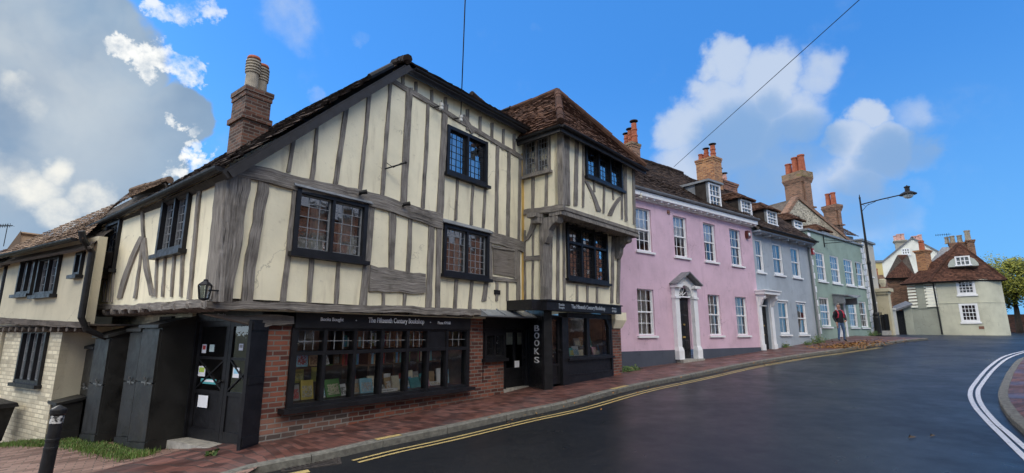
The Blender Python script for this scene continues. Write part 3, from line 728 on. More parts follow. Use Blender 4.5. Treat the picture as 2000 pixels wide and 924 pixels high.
kerbstones(ki, 1, 'kerb', stone=.6)
mb = MB(); ii = offs(ki, -.14); acc = 0
for i in range(len(ii)-1):
    l = (ii[i+1]-ii[i]).length; cen = Vector((14.5, 11.2))
    for k in range(8):
        f0, f1 = k/8, (k+1)/8
        q = [ii[i].lerp(cen, f0), ii[i+1].lerp(cen, f0), ii[i+1].lerp(cen, f1), ii[i].lerp(cen, f1)]
        mb.face([(*p, zp(*p)+.001) for p in q], 0, [(f0*4, acc), (f0*4, acc+l), (f1*4, acc+l), (f1*4, acc)])
    acc += l
struct(mb, 'pavement', PAVER)
# ------------------------------------------------------------------ the timber-framed bookshop
MF = Fr(A0, 38)
shop = thing('timber_framed_shop', MF.P(2.5, zp(*pt(2.5, 0)), -3), 'cream and grey-oak timber-framed corner bookshop with black shopfronts', 'shop')
UO = .25
a_c = -.83
W1 = MF.rect((580, 364), (718, 403), (708, 512), (565, 490), UO)
W2 = MF.rect((874, 245), (950, 279), (949, 364), (867, 336), UO)
W3 = MF.rect((866, 440), (953, 454), (952, 545), (861, 535), UO)
zj = 2.08
aR = 6.15
mb = MB(); hl = lambda r, g=.02: (r[0]+g, r[1]-g, r[2]+g, r[3]-g)
wall_grid(mb, MF, a_c, aR, zj, 3.95, UO, [hl(W1), hl(W3)])
wall_grid(mb, MF, 2.0, aR, 3.95, 6.72, UO, [hl(W2)])
mb.prism(MF, [(a_c, 3.95), (2.0, 3.95), (2.0, 6.50), (a_c, 4.0)], UO-.14, UO-.0)
mb.build('plaster_wall', CREAM, shop)
T = lambda *q, **k: timber(shop, MF, UO, q, **k)
S = lambda *q, **k: st(shop, MF, UO, *q, **k)
# corner post with its jowled head, big first stud
T((445, 335), (489, 350), (448, 590), (409, 585), name='corner_post', jit=.016, proud=.05)
T((505, 352), (523, 356), (490, 590), (467, 588), jit=.018, label='broad knotted stud beside the corner post')
for q in [(575, 372, 11, 551, 590, 12), (608, 504, 10, 602, 592, 10), (661, 510, 9, 655, 596, 9), (725, 402, 14, 708, 600, 17), (766, 412, 14, 763, 526, 12), (801, 424, 8, 796, 532, 8), (842, 436, 12, 835, 608, 13),
          (748, 572, 6, 747, 602, 6), (790, 574, 6, 788, 604, 6), (890, 546, 7, 887, 607, 7), (921, 548, 7, 916, 607, 7), (949, 548, 8, 944, 588, 9), (970, 546, 5, 969, 588, 5), (990, 546, 4, 990, 588, 4), (857, 440, 10, 853, 607, 10), (957, 470, 7, 957, 550, 7), (1011, 480, 8, 1011, 588, 7)]: S(*q)
for q in [(574, 262, 9, 563, 337, 9), (620, 237, 7, 608, 352, 9), (677, 202, 9, 654, 360, 9), (722, 174, 7, 702, 372, 8), (762, 158, 7, 745, 384, 8), (799, 172, 13, 787, 396, 14), (836, 196, 6, 825, 408, 8), (869, 205, 12, 858, 418, 14),
          (893, 346, 5, 889, 430, 5), (923, 360, 5, 919, 440, 5), (947, 368, 5, 943, 446, 5), (971, 285, 7, 968, 456, 7), (993, 298, 7, 991, 464, 7), (1015, 306, 5, 1012, 474, 5),
          (786, 147, 6, 786, 166, 6), (811, 160, 6, 811, 184, 6), (842, 176, 6, 842, 202, 6), (869, 190, 6, 869, 212, 6), (912, 214, 6, 912, 254, 6), (937, 228, 5, 937, 266, 5), (960, 240, 5, 960, 280, 5), (982, 252, 5, 982, 293, 5), (1003, 262, 5, 1003, 302, 5)]: S(*q)
T((760, 150), (1019, 305), (1019, 313), (760, 160), name='rail', proud=.035)
T((897, 226), (906, 224), (926, 258), (919, 262), name='brace', proud=.036)
# middle beam in three lengths, rails
T((460, 318), (706, 373), (706, 399), (460, 346), name='beam', proud=.06, jit=.014, mat=OAK)
T((706, 373), (862, 419), (862, 448), (706, 399), name='beam', proud=.055, jit=.014)
T((953, 450), (1020, 470), (1020, 492), (953, 472), name='beam', proud=.05, jit=.02)
T((721, 519), (829, 533), (829, 574), (719, 568), name='rail', proud=.045, jit=.025, label='broad horizontal rail between two posts')
T((955, 540), (1008, 546), (1008, 552), (955, 547), name='rail', proud=.04)
T((962, 484), (1005, 492), (1005, 542), (963, 535), name='boarded_panel', mat=BOARD, proud=.028, jit=.004)
for q in (((958, 480), (1008, 488), (1008, 492), (958, 484)), ((1003, 488), (1008, 489), (1008, 546), (1003, 545))): T(*q, name='panel_frame', proud=.05, jit=.004)
T((400, 586), (945, 606), (945, 616), (400, 603), name='jetty_beam', proud=.06, jit=.02)
leaded(shop, MF, W1, UO, 2, 3, 5, curt=[(.28, .5), (.72, 1)], seed=3)
leaded(shop, MF, W2, UO, 2, 4, 6, came=BLACK, seed=4, curt=[(.05, .42), (.6, .95)])
leaded(shop, MF, W3, UO, 2, 4, 6, seed=5, curt=[(0, .12), (.38, .62)])
for rc, nm in ((W1, 'window_flashing'), (W3, 'window_flashing')):
    mb = MB(); z = rc[3]
    mb.hexa([MF.P(rc[0]-.06, z, UO), MF.P(rc[1]+.06, z, UO), MF.P(rc[1]+.06, z+.012, UO), MF.P(rc[0]-.06, z+.012, UO), MF.P(rc[0]-.06, z, UO+.12), MF.P(rc[1]+.06, z, UO+.12), MF.P(rc[1]+.06, z+.012, UO+.12), MF.P(rc[0]-.06, z+.012, UO+.12)])
    mb.hexa([MF.P(rc[0]-.06, z+.012, UO), MF.P(rc[1]+.06, z+.012, UO), MF.P(rc[1]+.06, z+.10, UO), MF.P(rc[0]-.06, z+.10, UO), MF.P(rc[0]-.06, z+.012, UO+.10), MF.P(rc[1]+.06, z+.012, UO+.10), MF.P(rc[1]+.06, z+.10, UO+.015), MF.P(rc[0]-.06, z+.10, UO+.015)])
    mb.build(nm, LEAD, shop)
# joist ends under the jetty with cream infill
mb = MB(); mb.fbox(MF, a_c+.1, 4.9, 1.93, zj, -.1, .10); mb.build('jetty_infill', CREAM, shop)
for u in (425, 478, 530, 590, 650, 705, 760, 812, 862, 912):
    a, z = MF.px(u, 606, .2); w = .10+R.uniform(-.02, .03)
    timber_az(shop, MF, .10, [(a-w, 2.05), (a+w, 2.05), (a+w, 1.955), (a-w, 1.955)], 'joist_end', OAK, proud=.14, deep=.05, jit=.01, n=3)
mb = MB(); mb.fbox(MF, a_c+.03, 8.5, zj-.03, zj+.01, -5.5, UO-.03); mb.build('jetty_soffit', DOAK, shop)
mb = MB(); mb.fbox(MF, -.5, 9.5, -1, 2.05, -5.6, -5.45); mb.build('rear_wall', BR_CREAM, shop)
# ground floor on the street: piers, plinth, window
def gbase(a): return zp(*pt(a, 0))-.25
mb = MB()
mb.fbox(MF, -.02, .45, gbase(0), 1.76, -.24, 0); mb.fbox(MF, 4.40, 5.74, gbase(4), .58, -.24, .0); mb.fbox(MF, 4.40, 4.93, .58, 1.98, -.24, .0)
mb.fbox(MF, .45, 4.40, .36, .50, -.24, -.002); mb.fbox(MF, 1.55, 4.40, gbase(1), .36, -.24, -.002)
mb.build('brick_wall', BR_SHOP, shop)
mb = MB(); mb.fbox(MF, -.02, 1.55, gbase(0), .36, -.23, .012); mb.build('plinth', BR_OLD, shop)
T2 = lambda *q, **k: timber(shop, MF, 0, q, **k)
T2((398, 612), (568, 617), (568, 634), (500, 640), name='bressummer', proud=.10, jit=.02)
wf = (.43, 4.42, .50, 1.70)
mb = MB()
mb.fbox(MF, wf[0], wf[1], 1.69, 1.95, -.12, .09)
mb.fbox(MF, wf[0]-.02, wf[1]+.02, 1.95, 1.975, -.1, .14)
sb = mb.build('sign_board', BLACK, shop)
text(MF, 2.42, 1.825, .091, 'The Fifteenth Century Bookshop', 1.30, .12, WHITE, sb, bold=.012)
text(MF, 1.06, 1.825, .091, 'Books Bought', .42, .075, WHITE, sb, bold=.012)
text(MF, 3.62, 1.82, .091, 'Phone 474160', .36, .06, WHITE, sb, bold=.01)
for a in (1.52, 3.24): text(MF, a, 1.825, .091, '.', .02, .02, WHITE, sb)
mul_a = [.43, 1.005, 1.66, 2.26, 2.80, 3.34, 3.80, 4.42]
mul_a = [MF.px(u, 690, 0)[0] for u in (565, 631, 690, 743, 793, 833, 870, 914)]
tz = MF.px(690, 687, 0)[1]
mb = MB()
for k, a in enumerate(mul_a):
    w = .065 if 0 < k < 7 else .10; x = a-w/2 if 0 < k < 7 else (a if k == 0 else a-w); mb.fbox(MF, x, x+w, wf[2], 1.69, -.10, .05)
for k in range(7):
    x0 = mul_a[k]+(.10 if k == 0 else .0325); x1 = mul_a[k+1]-(.10 if k == 6 else .0325)
    mb.fbox(MF, x0, x1, tz-.032, tz+.032, -.10, .045); mb.fbox(MF, x0, x1, wf[2], wf[2]+.05, -.10, .045); mb.fbox(MF, x0, x1, 1.65, 1.69, -.1, .045)
mb.fbox(MF, wf[0]-.12, wf[1]+.06, .43, .50, -.05, .20)
mb.fbox(MF, mul_a[5]+.0325, mul_a[6]-.0325, tz+.032, 1.65, -.09, .03)
sw = mb.build('shop_window', BLACK, shop)
g = MB(); cm = MB()
for k in range(7):
    x0 = mul_a[k]+(.10 if k == 0 else .0325); x1 = mul_a[k+1]-(.10 if k == 6 else .0325)
    g.face([MF.P(x0, wf[2]+.05, -.02), MF.P(x1, wf[2]+.05, -.02), MF.P(x1, tz-.032, -.02), MF.P(x0, tz-.032, -.02)])
    if k != 5:
        g.face([MF.P(x0, tz+.045, -.02), MF.P(x1, tz+.045, -.018), MF.P(x1, 1.65, -.018), MF.P(x0, 1.65, -.02)])
        cm = MB()
        for i in (1, 2): x = x0+(x1-x0)*i/3; cm.fbox(MF, x-.005, x+.005, tz+.05, 1.645, -.03, -.012)
        y = (tz+1.67)/2; cm.fbox(MF, x0, x1, y-.005, y+.005, -.031, -.011); cm.build('glazing_bar', OLDWH, sw)
g.build('pane', GLASS, sw)
rm = MB(); x0, x1, d = wf[0]+.03, wf[1]-.03, 1.5
c0 = [(x0, .47), (x1, .47), (x1, 1.72), (x0, 1.72)]
for k in range(4): rm.face([MF.P(*c0[k], -.11), MF.P(*c0[(k+1) % 4], -.11), MF.P(*c0[(k+1) % 4], -d), MF.P(*c0[k], -d)])
rm.face([MF.P(*p, -d) for p in c0]); rm.build('shop_interior', SHOPIN, sw)
# ---- chamfered corner entrance on the left
pL = hit(352, 868); pR = Vector((*pt(-.02, -.05), .05))
DFA = math.degrees(math.atan2(pR.x-pL.x, pR.y-pL.y)); DF = Fr((pL.x, pL.y), DFA); DW = math.hypot(pR.x-pL.x, pR.y-pL.y)
mb = MB(); mb.fbox(DF, -.1, DW, -.4, -.03, -.3, .22); mb.build('threshold', DOORST, shop)
mb = MB(); mb.fbox(DF, -.45, 0, -.2, 2.04, -.12, -.01); mb.fbox(DF, 0, .07, -.1, 1.98, -.12, 0); mb.fbox(DF, DW-.07, DW, -.1, 1.98, -.12, 0); mb.fbox(DF, .07, DW-.07, 1.80, 2.02, -.12, .002); mb.build('door_frame', BLACK, shop)
text(DF, DW*.42, 1.90, .004, 'Books', .22, .05, OLDWH, shop)
def door_leaf(fr, a0, a1, z0, z1, o, glass_from, parent, name='door', rows=2, bars=True, mat=BLACK):
    mb = MB(); f = .085
    mb.fbox(fr, a0, a0+f, z0, z1, o-.045, o); mb.fbox(fr, a1-f, a1, z0, z1, o-.045, o); mb.fbox(fr, a0+f, a1-f, z1-f, z1, o-.045, o-.002)
    mb.fbox(fr, a0+f, a1-f, z0, z0+.16, o-.045, o-.002); mb.fbox(fr, a0+f, a1-f, glass_from-.06, glass_from, o-.045, o-.002)
    mb.fbox(fr, a0+f, a1-f, z0+.16, glass_from-.06, o-.04, o-.02)
    if rows == 2: zm = (glass_from+z1-f)/2; mb.fbox(fr, a0+f, a1-f, zm-.02, zm+.02, o-.04, o-.006)
    d = mb.build(name, mat, parent)
    MB().face  # noqa
    g = MB(); g.face([fr.P(a0+f, glass_from, o-.022), fr.P(a1-f, glass_from, o-.022), fr.P(a1-f, z1-f, o-.022), fr.P(a0+f, z1-f, o-.022)]); g.build('pane', GLASS, d)
    if bars:
        b = MB(); zt = (glass_from+z1-f)/2-.03; b.bar(fr.P(a0+f, glass_from+.02, o-.012), fr.P(a1-f, zt, o-.012), .022); b.bar(fr.P(a0+f, zt, o-.013), fr.P(a1-f, glass_from+.02, o-.013), .022); b.build('cross_bar', mat, d)
    k = MB(); k.lathe(fr.P(a1-.05, (z0+z1)/2-.02, o), [(.028, 0), (.028, .008), (.012, .01), (.012, .03), (.026, .035), (.028, .05), (.015, .062)], 12, axis=fr.P(0, 0, 1)-fr.P(0, 0, 0)); k.build('knob', IRON, d, smooth=True)
    return d
mid = .07+(DW-.14)*.52
d1 = door_leaf(DF, .07, mid-.004, -.02, 1.80, -.05, .72, shop); d2 = door_leaf(DF, mid+.004, DW-.07, -.02, 1.80, -.05, .72, shop)
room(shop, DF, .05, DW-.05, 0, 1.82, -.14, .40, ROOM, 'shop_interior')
# open shutter leaf standing against the brick pier
pS = hit(468, 880); pE = Vector((*pt(.05, .03), 0)); SF = Fr((pS.x, pS.y), math.degrees(math.atan2(pE.x-pS.x, pE.y-pS.y))); SWd = math.hypot(pE.x-pS.x, pE.y-pS.y)
mb = MB(); mb.fbox(SF, 0, SWd, .03, 1.80, -.05, 0)
for (b0, b1, c0, c1) in ((.02, SWd-.02, .08, .2), (.02, SWd-.02, .9, 1.0), (.02, SWd-.02, 1.65, 1.76)): mb.fbox(SF, b0, b1, c0, c1, 0, .018)
mb.build('shutter', BLACK, shop)
# ---- left (lane) side of the shop
LC = MF.P(a_c, 0, UO); LF = Fr((LC.x, LC.y), 127)
L1 = LF.rect((322, 386), (377, 374), (363, 490), (313, 496)); L2 = LF.rect((210, 437), (237, 431), (230, 525), (205, 530))
aL = LF.px(186, 520)[0]
mb = MB(); wall_grid(mb, LF, aL, 0, 2.08, 3.95, 0, [hl(L1), hl(L2)]); mb.build('plaster_wall', CREAM, shop)
LT = lambda *q, **k: st(shop, LF, 0, *q, **k)
timber(shop, LF, 0, [(430, 342), (447, 338), (428, 590), (406, 588)], 'corner_post', proud=.05, jit=.02)
for q in [(309, 500, 4, 306, 580, 4), (325, 498, 4, 320, 580, 4), (343, 496, 4, 337, 580, 4), (360, 492, 5, 355, 580, 5), (392, 368, 7, 372, 585, 7), (281, 468, 4, 266, 583, 5), (280, 408, 5, 282, 466, 6), (207, 534, 3, 203, 590, 3), (215, 532, 3, 211, 590, 3), (224, 530, 3, 220, 590, 3), (196, 450, 5, 187, 590, 5)]: LT(*q)
timber(shop, LF, 0, [(276, 462), (285, 462), (240, 583), (231, 583)], 'brace', proud=.032, bow=-.10)
timber(shop, LF, 0, [(279, 466), (287, 464), (304, 577), (296, 577)], 'brace', proud=.033, bow=-.06)
timber(shop, LF, 0, [(197, 470), (203, 470), (211, 520), (206, 520)], 'brace', proud=.033, bow=.05)
timber(shop, LF, 0, [(182, 597), (408, 586), (408, 602), (182, 606)], 'jetty_beam', proud=.05, jit=.02)
leaded(shop, LF, L1, 0, 2, 4, 6, seed=11); leaded(shop, LF, L2, 0, 1, 4, 6, seed=12)
mb = MB(); wall_grid(mb, LF, aL, -2.05, -.8, 2.1, -.52); mb.build('lower_wall', BR_CREAM, shop)
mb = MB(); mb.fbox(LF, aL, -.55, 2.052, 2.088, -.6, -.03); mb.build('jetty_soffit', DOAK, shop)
for k in range(11):
    a = -.25-k*.48; b = MB(); p = LF.P(a, 2.0, -.15); b.tube([LF.P(a, 2.0, -.5), LF.P(a, 2.0, .0), LF.P(a, 1.985, .06)], [.07, .075, .045], 8); b.build('joist_end', OAK, shop)
leaded(shop, LF, (-3.3, -2.75, 1.2, 1.9), -.52, 1, 3, 4, seed=13)
# ---- main roof
vA, vB = MF.px(440, 317, .5), MF.px(772, 128, .5); ms = (vB[1]-vA[1])/(vB[0]-vA[0]); sE = vA[0]; zE0 = vA[1]-.06; zB0 = zE0+ms*(2.05-sE); rW, rV = 4.4-sE, 2.05-sE
eL0, eL1 = MF.P(sE, zE0, .50), MF.P(sE, zE0, -7.4)
zt = zE0+ms*rW
H0, H1 = MF.P(4.4, zt, -3.0), MF.P(4.4, zt, -7.4); B0 = MF.P(2.05, zB0, .50); R0 = MF.P(6.6, zB0, .50); R1 = MF.P(6.6, zt, -3.0)
mb = MB(); slab(mb, [eL0, B0, H0, H1, eL1], .11); slab(mb, [B0, R0, R1, H0], .11)
TAR = plain('black_tarred_board', (.02, .018, .018), .6, .3, 6)
rf = mb.build('roof', TAR, shop)
mb = MB(); E1 = MF.P(4.4, zt, .50)
L_o = .5+7.4
roof(mb, eL1, eL0, MF.P(4.4, zt, .5), MF.P(4.4, zt, -7.4), 46, 40, seed=5, mask=lambda u, v: (v*rW < rV) or ((1-u)*7.9 > (v*rW-rV)*1.49))
roof(mb, B0, R0, R1, MF.P(2.05, zt, -3.0), 28, 26, seed=6, mask=lambda u, v: u*4.55 > v*2.35)
ridge_tiles(mb, B0+Vector((0, 0, .05)), H0, .10)
mb.build('roof_tiles', TILE_D, rf)
mb = MB()
for (p, q) in ((MF.P(sE+.03, zE0-.10, .44), MF.P(2.05, zB0-.13, .44)), (MF.P(2.0, zB0-.14, .44), MF.P(6.2, zB0-.14, .44))): mb.bar(p, q, .05, .12)
mb.build('bargeboard', TAR, rf)
def gutter(root, p, q, r=.06, mat=IRON, name='gutter'):
    p, q = Vector(p), Vector(q); d = (q-p).normalized(); s = d.cross(Vector((0, 0, 1))).normalized(); mb = MB(); n = 8
    prof = [s*math.cos(math.pi*k/n)*r+Vector((0, 0, -math.sin(math.pi*k/n)*r)) for k in range(n+1)]; prin = [x*.86 for x in prof]
    for k in range(n): mb.face([p+prof[k], q+prof[k], q+prof[k+1], p+prof[k+1]]); mb.face([p+prin[k+1], q+prin[k+1], q+prin[k], p+prin[k]])
    for e in (p, q): mb.face([e+x for x in prof])
    return mb.build(name, mat, root)
gutter(shop, MF.P(sE-.04, zE0, .45), MF.P(sE-.04, zE0+.02, -6.4), .07)
gutter(shop, MF.P(2.2, zB0-.09, .54), MF.P(6.1, zB0-.09, .54), .05)
p = MF.P(-1.1, 0, -5.55)
pass
mb = MB(); mb.tube([MF.P(*MF.px(722, 150, .48), .48), MF.P(*MF.px(765, 128, .48), .48)], .055, 8); mb.build('ridge_pipe', IRON, rf)
# rear hip peeping over the eave
pk = MF.px(915, 185, -1.2); mb = MB(); c = MF.P(pk[0], pk[1], -1.2)
roof(mb, MF.P(pk[0]-1.0, pk[1]-1.0, -.5), MF.P(pk[0]+2.2, pk[1]-1.0, -.5), MF.P(pk[0]+2.2, pk[1]-.35, -1.6), MF.P(pk[0]+.02, pk[1]-.02, -1.6), 12, 14, seed=8); ridge_tiles(mb, MF.P(pk[0], pk[1], -1.1), MF.P(pk[0]+2.4, pk[1]-.45, -1.2), .09)
mb.build('rear_roof_tiles', TILE_D, rf)
# chimney on the lane roof
def chim_px(root, fr, o, u0, u1, vt, vb, depth, mat, pots, pm, uL=None, **k):
    a0, a1 = fr.px(u0, (vt+vb)/2, o)[0], fr.px(u1, (vt+vb)/2, o)[0]; um = (u0+u1)/2
    zt_, zb_ = fr.px(um, vt, o)[1], fr.px(um, vb, o)[1]
    if uL: depth = min((abs(proj(fr.P(a0, (zt_+zb_)/2, o-d*.05))[0]-uL), d*.05) for d in range(6, 60))[1]
    return chimney(root, fr, a0, a1, zb_, zt_, o-depth, o, mat, pots, pm, **k)
chim_px(rf, MF, -3.0, 475, 526, 173, 300, 1, BR_CHIM, [(.28, .75, .15, .74, 'louvre'), (.80, .45, .15, .74, 'louvre')], TERRAB, uL=449, cap=.04, band=MF.px(500, 238, -3.0)[1], capmat=BR_CHIM)
# ------------------------------------------------------------------ the jettied bay at the right end of the shop
bo = MF.P(6.12, 0, .85); BF = Fr((bo.x, bo.y), 41.4); BS = Fr((bo.x, bo.y), 131.4)
JU = .52
bR = 3.62                                             # right end of the lower bay
bRu = BF.px(1240, 400, JU)[0]
W4 = BF.rect((1105, 437), (1184, 457), (1186, 553), (1105, 545)); W5 = BF.rect((1142, 268), (1213, 309), (1213, 371), (1141, 346), JU)
W6 = BS.rect((1024, 274), (1089, 256), (1093, 332), (1023, 344)); W6 = (W6[0], min(W6[1], JU-.24), W6[2], W6[3])
zJ = BF.px(1101, 410, JU)[1]; zT = 6.55
mb = MB()
wall_grid(mb, BF, 0, bR, 2.2, zJ, 0, [hl(W4)]); wall_grid(mb, BF, 0, bRu, zJ, zT, JU, [hl(W5)])
wall_grid(mb, BS, -1.2, 0, 2.2, zJ, 0); wall_grid(mb, BS, -1.2, JU, zJ, zT, 0, [hl(W6)])
mb.fbox(BF, bR-.1, bR, 2.2, zJ, -2.5, 0); mb.fbox(BF, bRu-.1, bRu, zJ, zT, -2.5, JU)
mb.build('plaster_wall', CREAM, shop)
B = lambda *q, **k: st(shop, BF, 0, *q, **k); BU = lambda *q, **k: st(shop, BF, JU, *q, **k); BL = lambda *q, **k: st(shop, BS, 0, *q, **k)
# lower bay
B(1070, 425, 17, 1068, 592, 17, name='corner_post', proud=.04); timber(shop, BS, 0, [(1056, 425), (1063, 425), (1063, 592), (1057, 592)], 'corner_post', proud=.042)
for q in [(1089, 420, 6, 1088, 592, 6), (1100, 430, 5, 1101, 592, 5), (1197, 455, 6, 1194, 592, 6), (1209, 460, 6, 1206, 592, 6), (1126, 556, 4, 1126, 592, 4), (1146, 558, 4, 1146, 592, 4), (1165, 560, 4, 1165, 592, 4)]: B(*q)
timber(shop, BF, 0, [(1101, 546), (1190, 556), (1190, 561), (1101, 551)], 'rail', proud=.028)
timber(shop, BS, 0, [(1024, 501), (1060, 499), (1060, 507), (1024, 510)], 'rail', proud=.034)
BL(1042, 440, 4, 1041, 590, 4); BL(1026, 450, 4, 1026, 590, 4)
timber(shop, BS, 0, [(1040, 424), (1053, 421), (1033, 468), (1023, 474)], 'brace', proud=.04, bow=.06)
timber(shop, MF, UO, [(1018, 300), (1023, 300), (1023, 590), (1019, 590)], 'stained_strip', mat=YSTAIN, proud=.012, jit=.006)
# upper bay
timber(shop, BF, JU, [(1098, 250), (1110, 252), (1112, 402), (1102, 400)], 'corner_post', proud=.035); timber(shop, BS, 0, [(1089, 252), (1099, 250), (1102, 400), (1092, 402)], 'corner_post', proud=.037)
for q in [(1126, 262, 8, 1123, 402, 8), (1139, 268, 4, 1138, 405, 4), (1219, 310, 6, 1222, 432, 6), (1236, 318, 5, 1238, 438, 5), (1159, 354, 3, 1160, 376, 3), (1179, 362, 4, 1178, 416, 4), (1196, 368, 3, 1197, 390, 3), (1214, 374, 4, 1214, 428, 4)]: BU(*q)
timber(shop, BF, JU, [(1140, 352), (1145, 354), (1173, 413), (1164, 412)], 'brace', proud=.032, bow=.05)
timber(shop, BF, JU, [(1209, 384), (1214, 388), (1194, 422), (1186, 420)], 'brace', proud=.032, bow=-.05)
for q in [(1042, 346, 6, 1041, 412, 6), (1068, 340, 6, 1067, 405, 6)]: BL(*q)
timber(shop, BS, 0, [(1025, 411), (1102, 399), (1102, 411), (1025, 421)], 'jetty_beam', proud=.05, jit=.015)
mb = MB()
for (z0, z1, p) in ((zJ-.02, zJ+.07, .06), (zJ-.08, zJ-.02, .035), (zJ-.15, zJ-.08, .07)): mb.fbox(BF, -.03, bRu+.03, z0, z1, JU-.3, JU+p)
mb.build('moulded_bressummer', OAK, shop)
mb = MB(); mb.fbox(BF, 0, bRu, zJ-.06, zJ-.03, -.05, JU-.3); mb.build('jetty_soffit', BOARD, shop)
for k in range(9):
    a = .25+k*(bRu-.5)/8; mb = MB(); mb.fbox(BF, a-.045, a+.045, zJ-.14, zJ-.061, -.05, JU-.302); mb.build('joist', OAK, shop)
def bracket(fr, a, z, w, out, drop, parent):
    """carved console: an S-curved profile in the plane across the wall"""
    mb = MB(); prof = [(0, 0), (out, 0), (out, -.10), (out*.92, -.17), (out*.62, -.20), (out*.40, -.32), (out*.36, -drop*.75), (out*.18, -drop), (0, -drop)]
    l = [fr.P(a-w/2, z+y, x) for x, y in prof]; r = [fr.P(a+w/2, z+y, x) for x, y in prof]
    mb.face(l); mb.face(r[::-1])
    for i in range(len(l)): j = (i+1) % len(l); mb.face([l[i], r[i], r[j], l[j]])
    for (x, y) in ((out*.8, -.09),): mb.tube([fr.P(a-w/2-.03, z+y, x), fr.P(a+w/2+.03, z+y, x)], .085, 12)
    return mb.build('bracket', OAK, parent)
bracket(BF, .09, zJ-.15, .2, .47, .62, shop); bracket(BF, bR-.1, zJ-.15, .2, .47, .62, shop)
mb = MB(); mb.fbox(BF, -.22, -.02, zJ-.30, zJ-.06, -.2, .02); mb.fbox(BF, -.3, -.02, zJ-.16, zJ-.07, -.25, .03); mb.build('bracket', OAK, shop)
leaded(shop, BF, W4, 0, 3, 4, 7, transom=.68, came=IRON, seed=21); leaded(shop, BF, W5, JU, 3, 4, 6, came=BLACK, seed=22); leaded(shop, BS, W6, 0, 2, 4, 6, frame=OAK, seed=23, fw=.05, deep=.35)
# bay roof: hipped, ridge running back
ov = .26; ze = 6.54
q0 = BF.P(-ov, ze, JU+ov); q1 = BF.P(bRu+ov, ze, JU+ov)
cm_ = (bRu)/2; rb = 1.30
ap = None
for k in range(60):
    zt2 = 7.2+k*.03; a_, = (BF.px(1088, 178, JU-k*0)[0],)
best = min(((abs(BF.px(1088, 178, o)[0]-cm_), o) for o in [x*.05-3 for x in range(80)]))
oA = best[1]; zA = BF.px(1088, 178, oA)[1]
AP = BF.P(cm_, zA, oA); APb = BF.P(cm_, zA, oA-6.5)
mb = MB(); slab(mb, [q0, q1, AP], .10); slab(mb, [BF.P(-ov, ze, oA-6.5), q0, AP, APb], .10); slab(mb, [q1, BF.P(bRu+ov, ze, oA-6.5), APb, AP], .10)
brf = mb.build('bay_roof', DOAK, shop)
mb = MB(); fw_ = bRu+2*ov; dep = JU+ov-oA
def tri(mb, e0, e1, top, seed, rows=30, cols=26):
    roof(mb, e0, e1, top+(e1-e0)/2, top-(e1-e0)/2, rows, cols, seed=seed, mask=lambda u, v: abs(u-.5) < .5*(1-v)+.012)
tri(mb, q0, q1, AP, 31)
bk = BF.P(-ov, ze, oA-6.5); Ls = (q0-bk).length
roof(mb, bk, q0, AP+(q0-BF.P(-ov, ze, oA)), APb, 30, 48, seed=32, mask=lambda u, v: u*Ls < Ls-v*dep+.05)
ridge_tiles(mb, q0+Vector((0, 0, .05)), AP, .10, seed=4); ridge_tiles(mb, q1+Vector((0, 0, .05)), AP, .10, seed=5); ridge_tiles(mb, AP, APb, .11, seed=6)
mb.build('roof_tiles', TILE_R, brf)
mb = MB(); mb.bar(q0+Vector((0, 0, -.14)), q1+Vector((0, 0, -.14)), .06, .16); mb.bar(BF.P(-ov, ze-.14, oA-2.2), q0+Vector((0, 0, -.14)), .06, .16); mb.build('fascia', MATS['black_tarred_board'], brf)
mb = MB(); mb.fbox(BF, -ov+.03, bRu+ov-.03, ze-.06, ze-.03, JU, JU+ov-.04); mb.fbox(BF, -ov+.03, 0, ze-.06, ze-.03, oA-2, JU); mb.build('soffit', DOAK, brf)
gutter(shop, BF.P(-ov-.05, ze-.08, JU+ov+.09), BF.P(bRu+ov, ze-.10, JU+ov+.09), .055); gutter(shop, BF.P(-ov-.06, ze-.08, oA-1.2), BF.P(-ov-.06, ze-.08, JU+ov+.05), .055)
# ---- ground floor under the bay: lead canopy, window, doors, second shop window
G = MF
mb = MB(); a0, a1 = G.px(943, 600, .35)[0], G.px(1036, 600, .35)[0]
mb.hexa([G.P(a0, 1.97, .0), G.P(a1, 1.97, .0), G.P(a1, 2.26, .0), G.P(a0+.05, 2.26, .0), G.P(a0-.03, 1.97, .52), G.P(a1+.02, 1.97, .52), G.P(a1+.02, 2.0, .52), G.P(a0-.03, 2.0, .52)])
for f in (.33, .66): mb.bar(G.P(a0+(a1-a0)*f, 2.275, .0), G.P(a0+(a1-a0)*f, 2.01, .525), .03)
mb.build('lead_canopy', LEAD, shop)
g0 = 4.93
aw0, aw1 = G.px(944, 660, 0)[0], G.px(984, 660, 0)[0]; ad1 = G.px(1031, 690, 0)[0]
mb = MB(); mb.fbox(G, g0, ad1+.9, 1.72, 2.052, -.2, .04); mb.fbox(G, g0, aw0, .58, 1.72, -.2, .012); mb.fbox(G, aw0-.02, aw1, 1.62, 1.718, -.1, .02); mb.build('fascia_board', BLACK, shop)
leaded(shop, G, (aw0, aw1, G.px(960, 700, 0)[1], 1.62), 0, 2, 2, 3, seed=41, fw=.06, came=IRON, curt=[(.05, .3), (.7, .95)])
mb = MB(); mb.fbox(G, g0+.0, aw1, .583, G.px(960, 700, 0)[1]-.075, -.2, -.001); mb.build('brick_wall', BR_SHOP, shop)
zb = zp(*pt(6.1, 0))
mb = MB(); mb.fbox(G, aw1, ad1, zb-.25, zb+.06, -.35, .02); mb.build('threshold', DOORST, shop)
mb = MB(); mb.fbox(G, aw1, aw1+.07, zb+.06, 1.72, -.2, .015); mb.fbox(G, ad1-.05, ad1, zb+.06, 1.72, -.2, .015); mb.build('door_frame', BLACK, shop)
am = (aw1+ad1+.02)/2
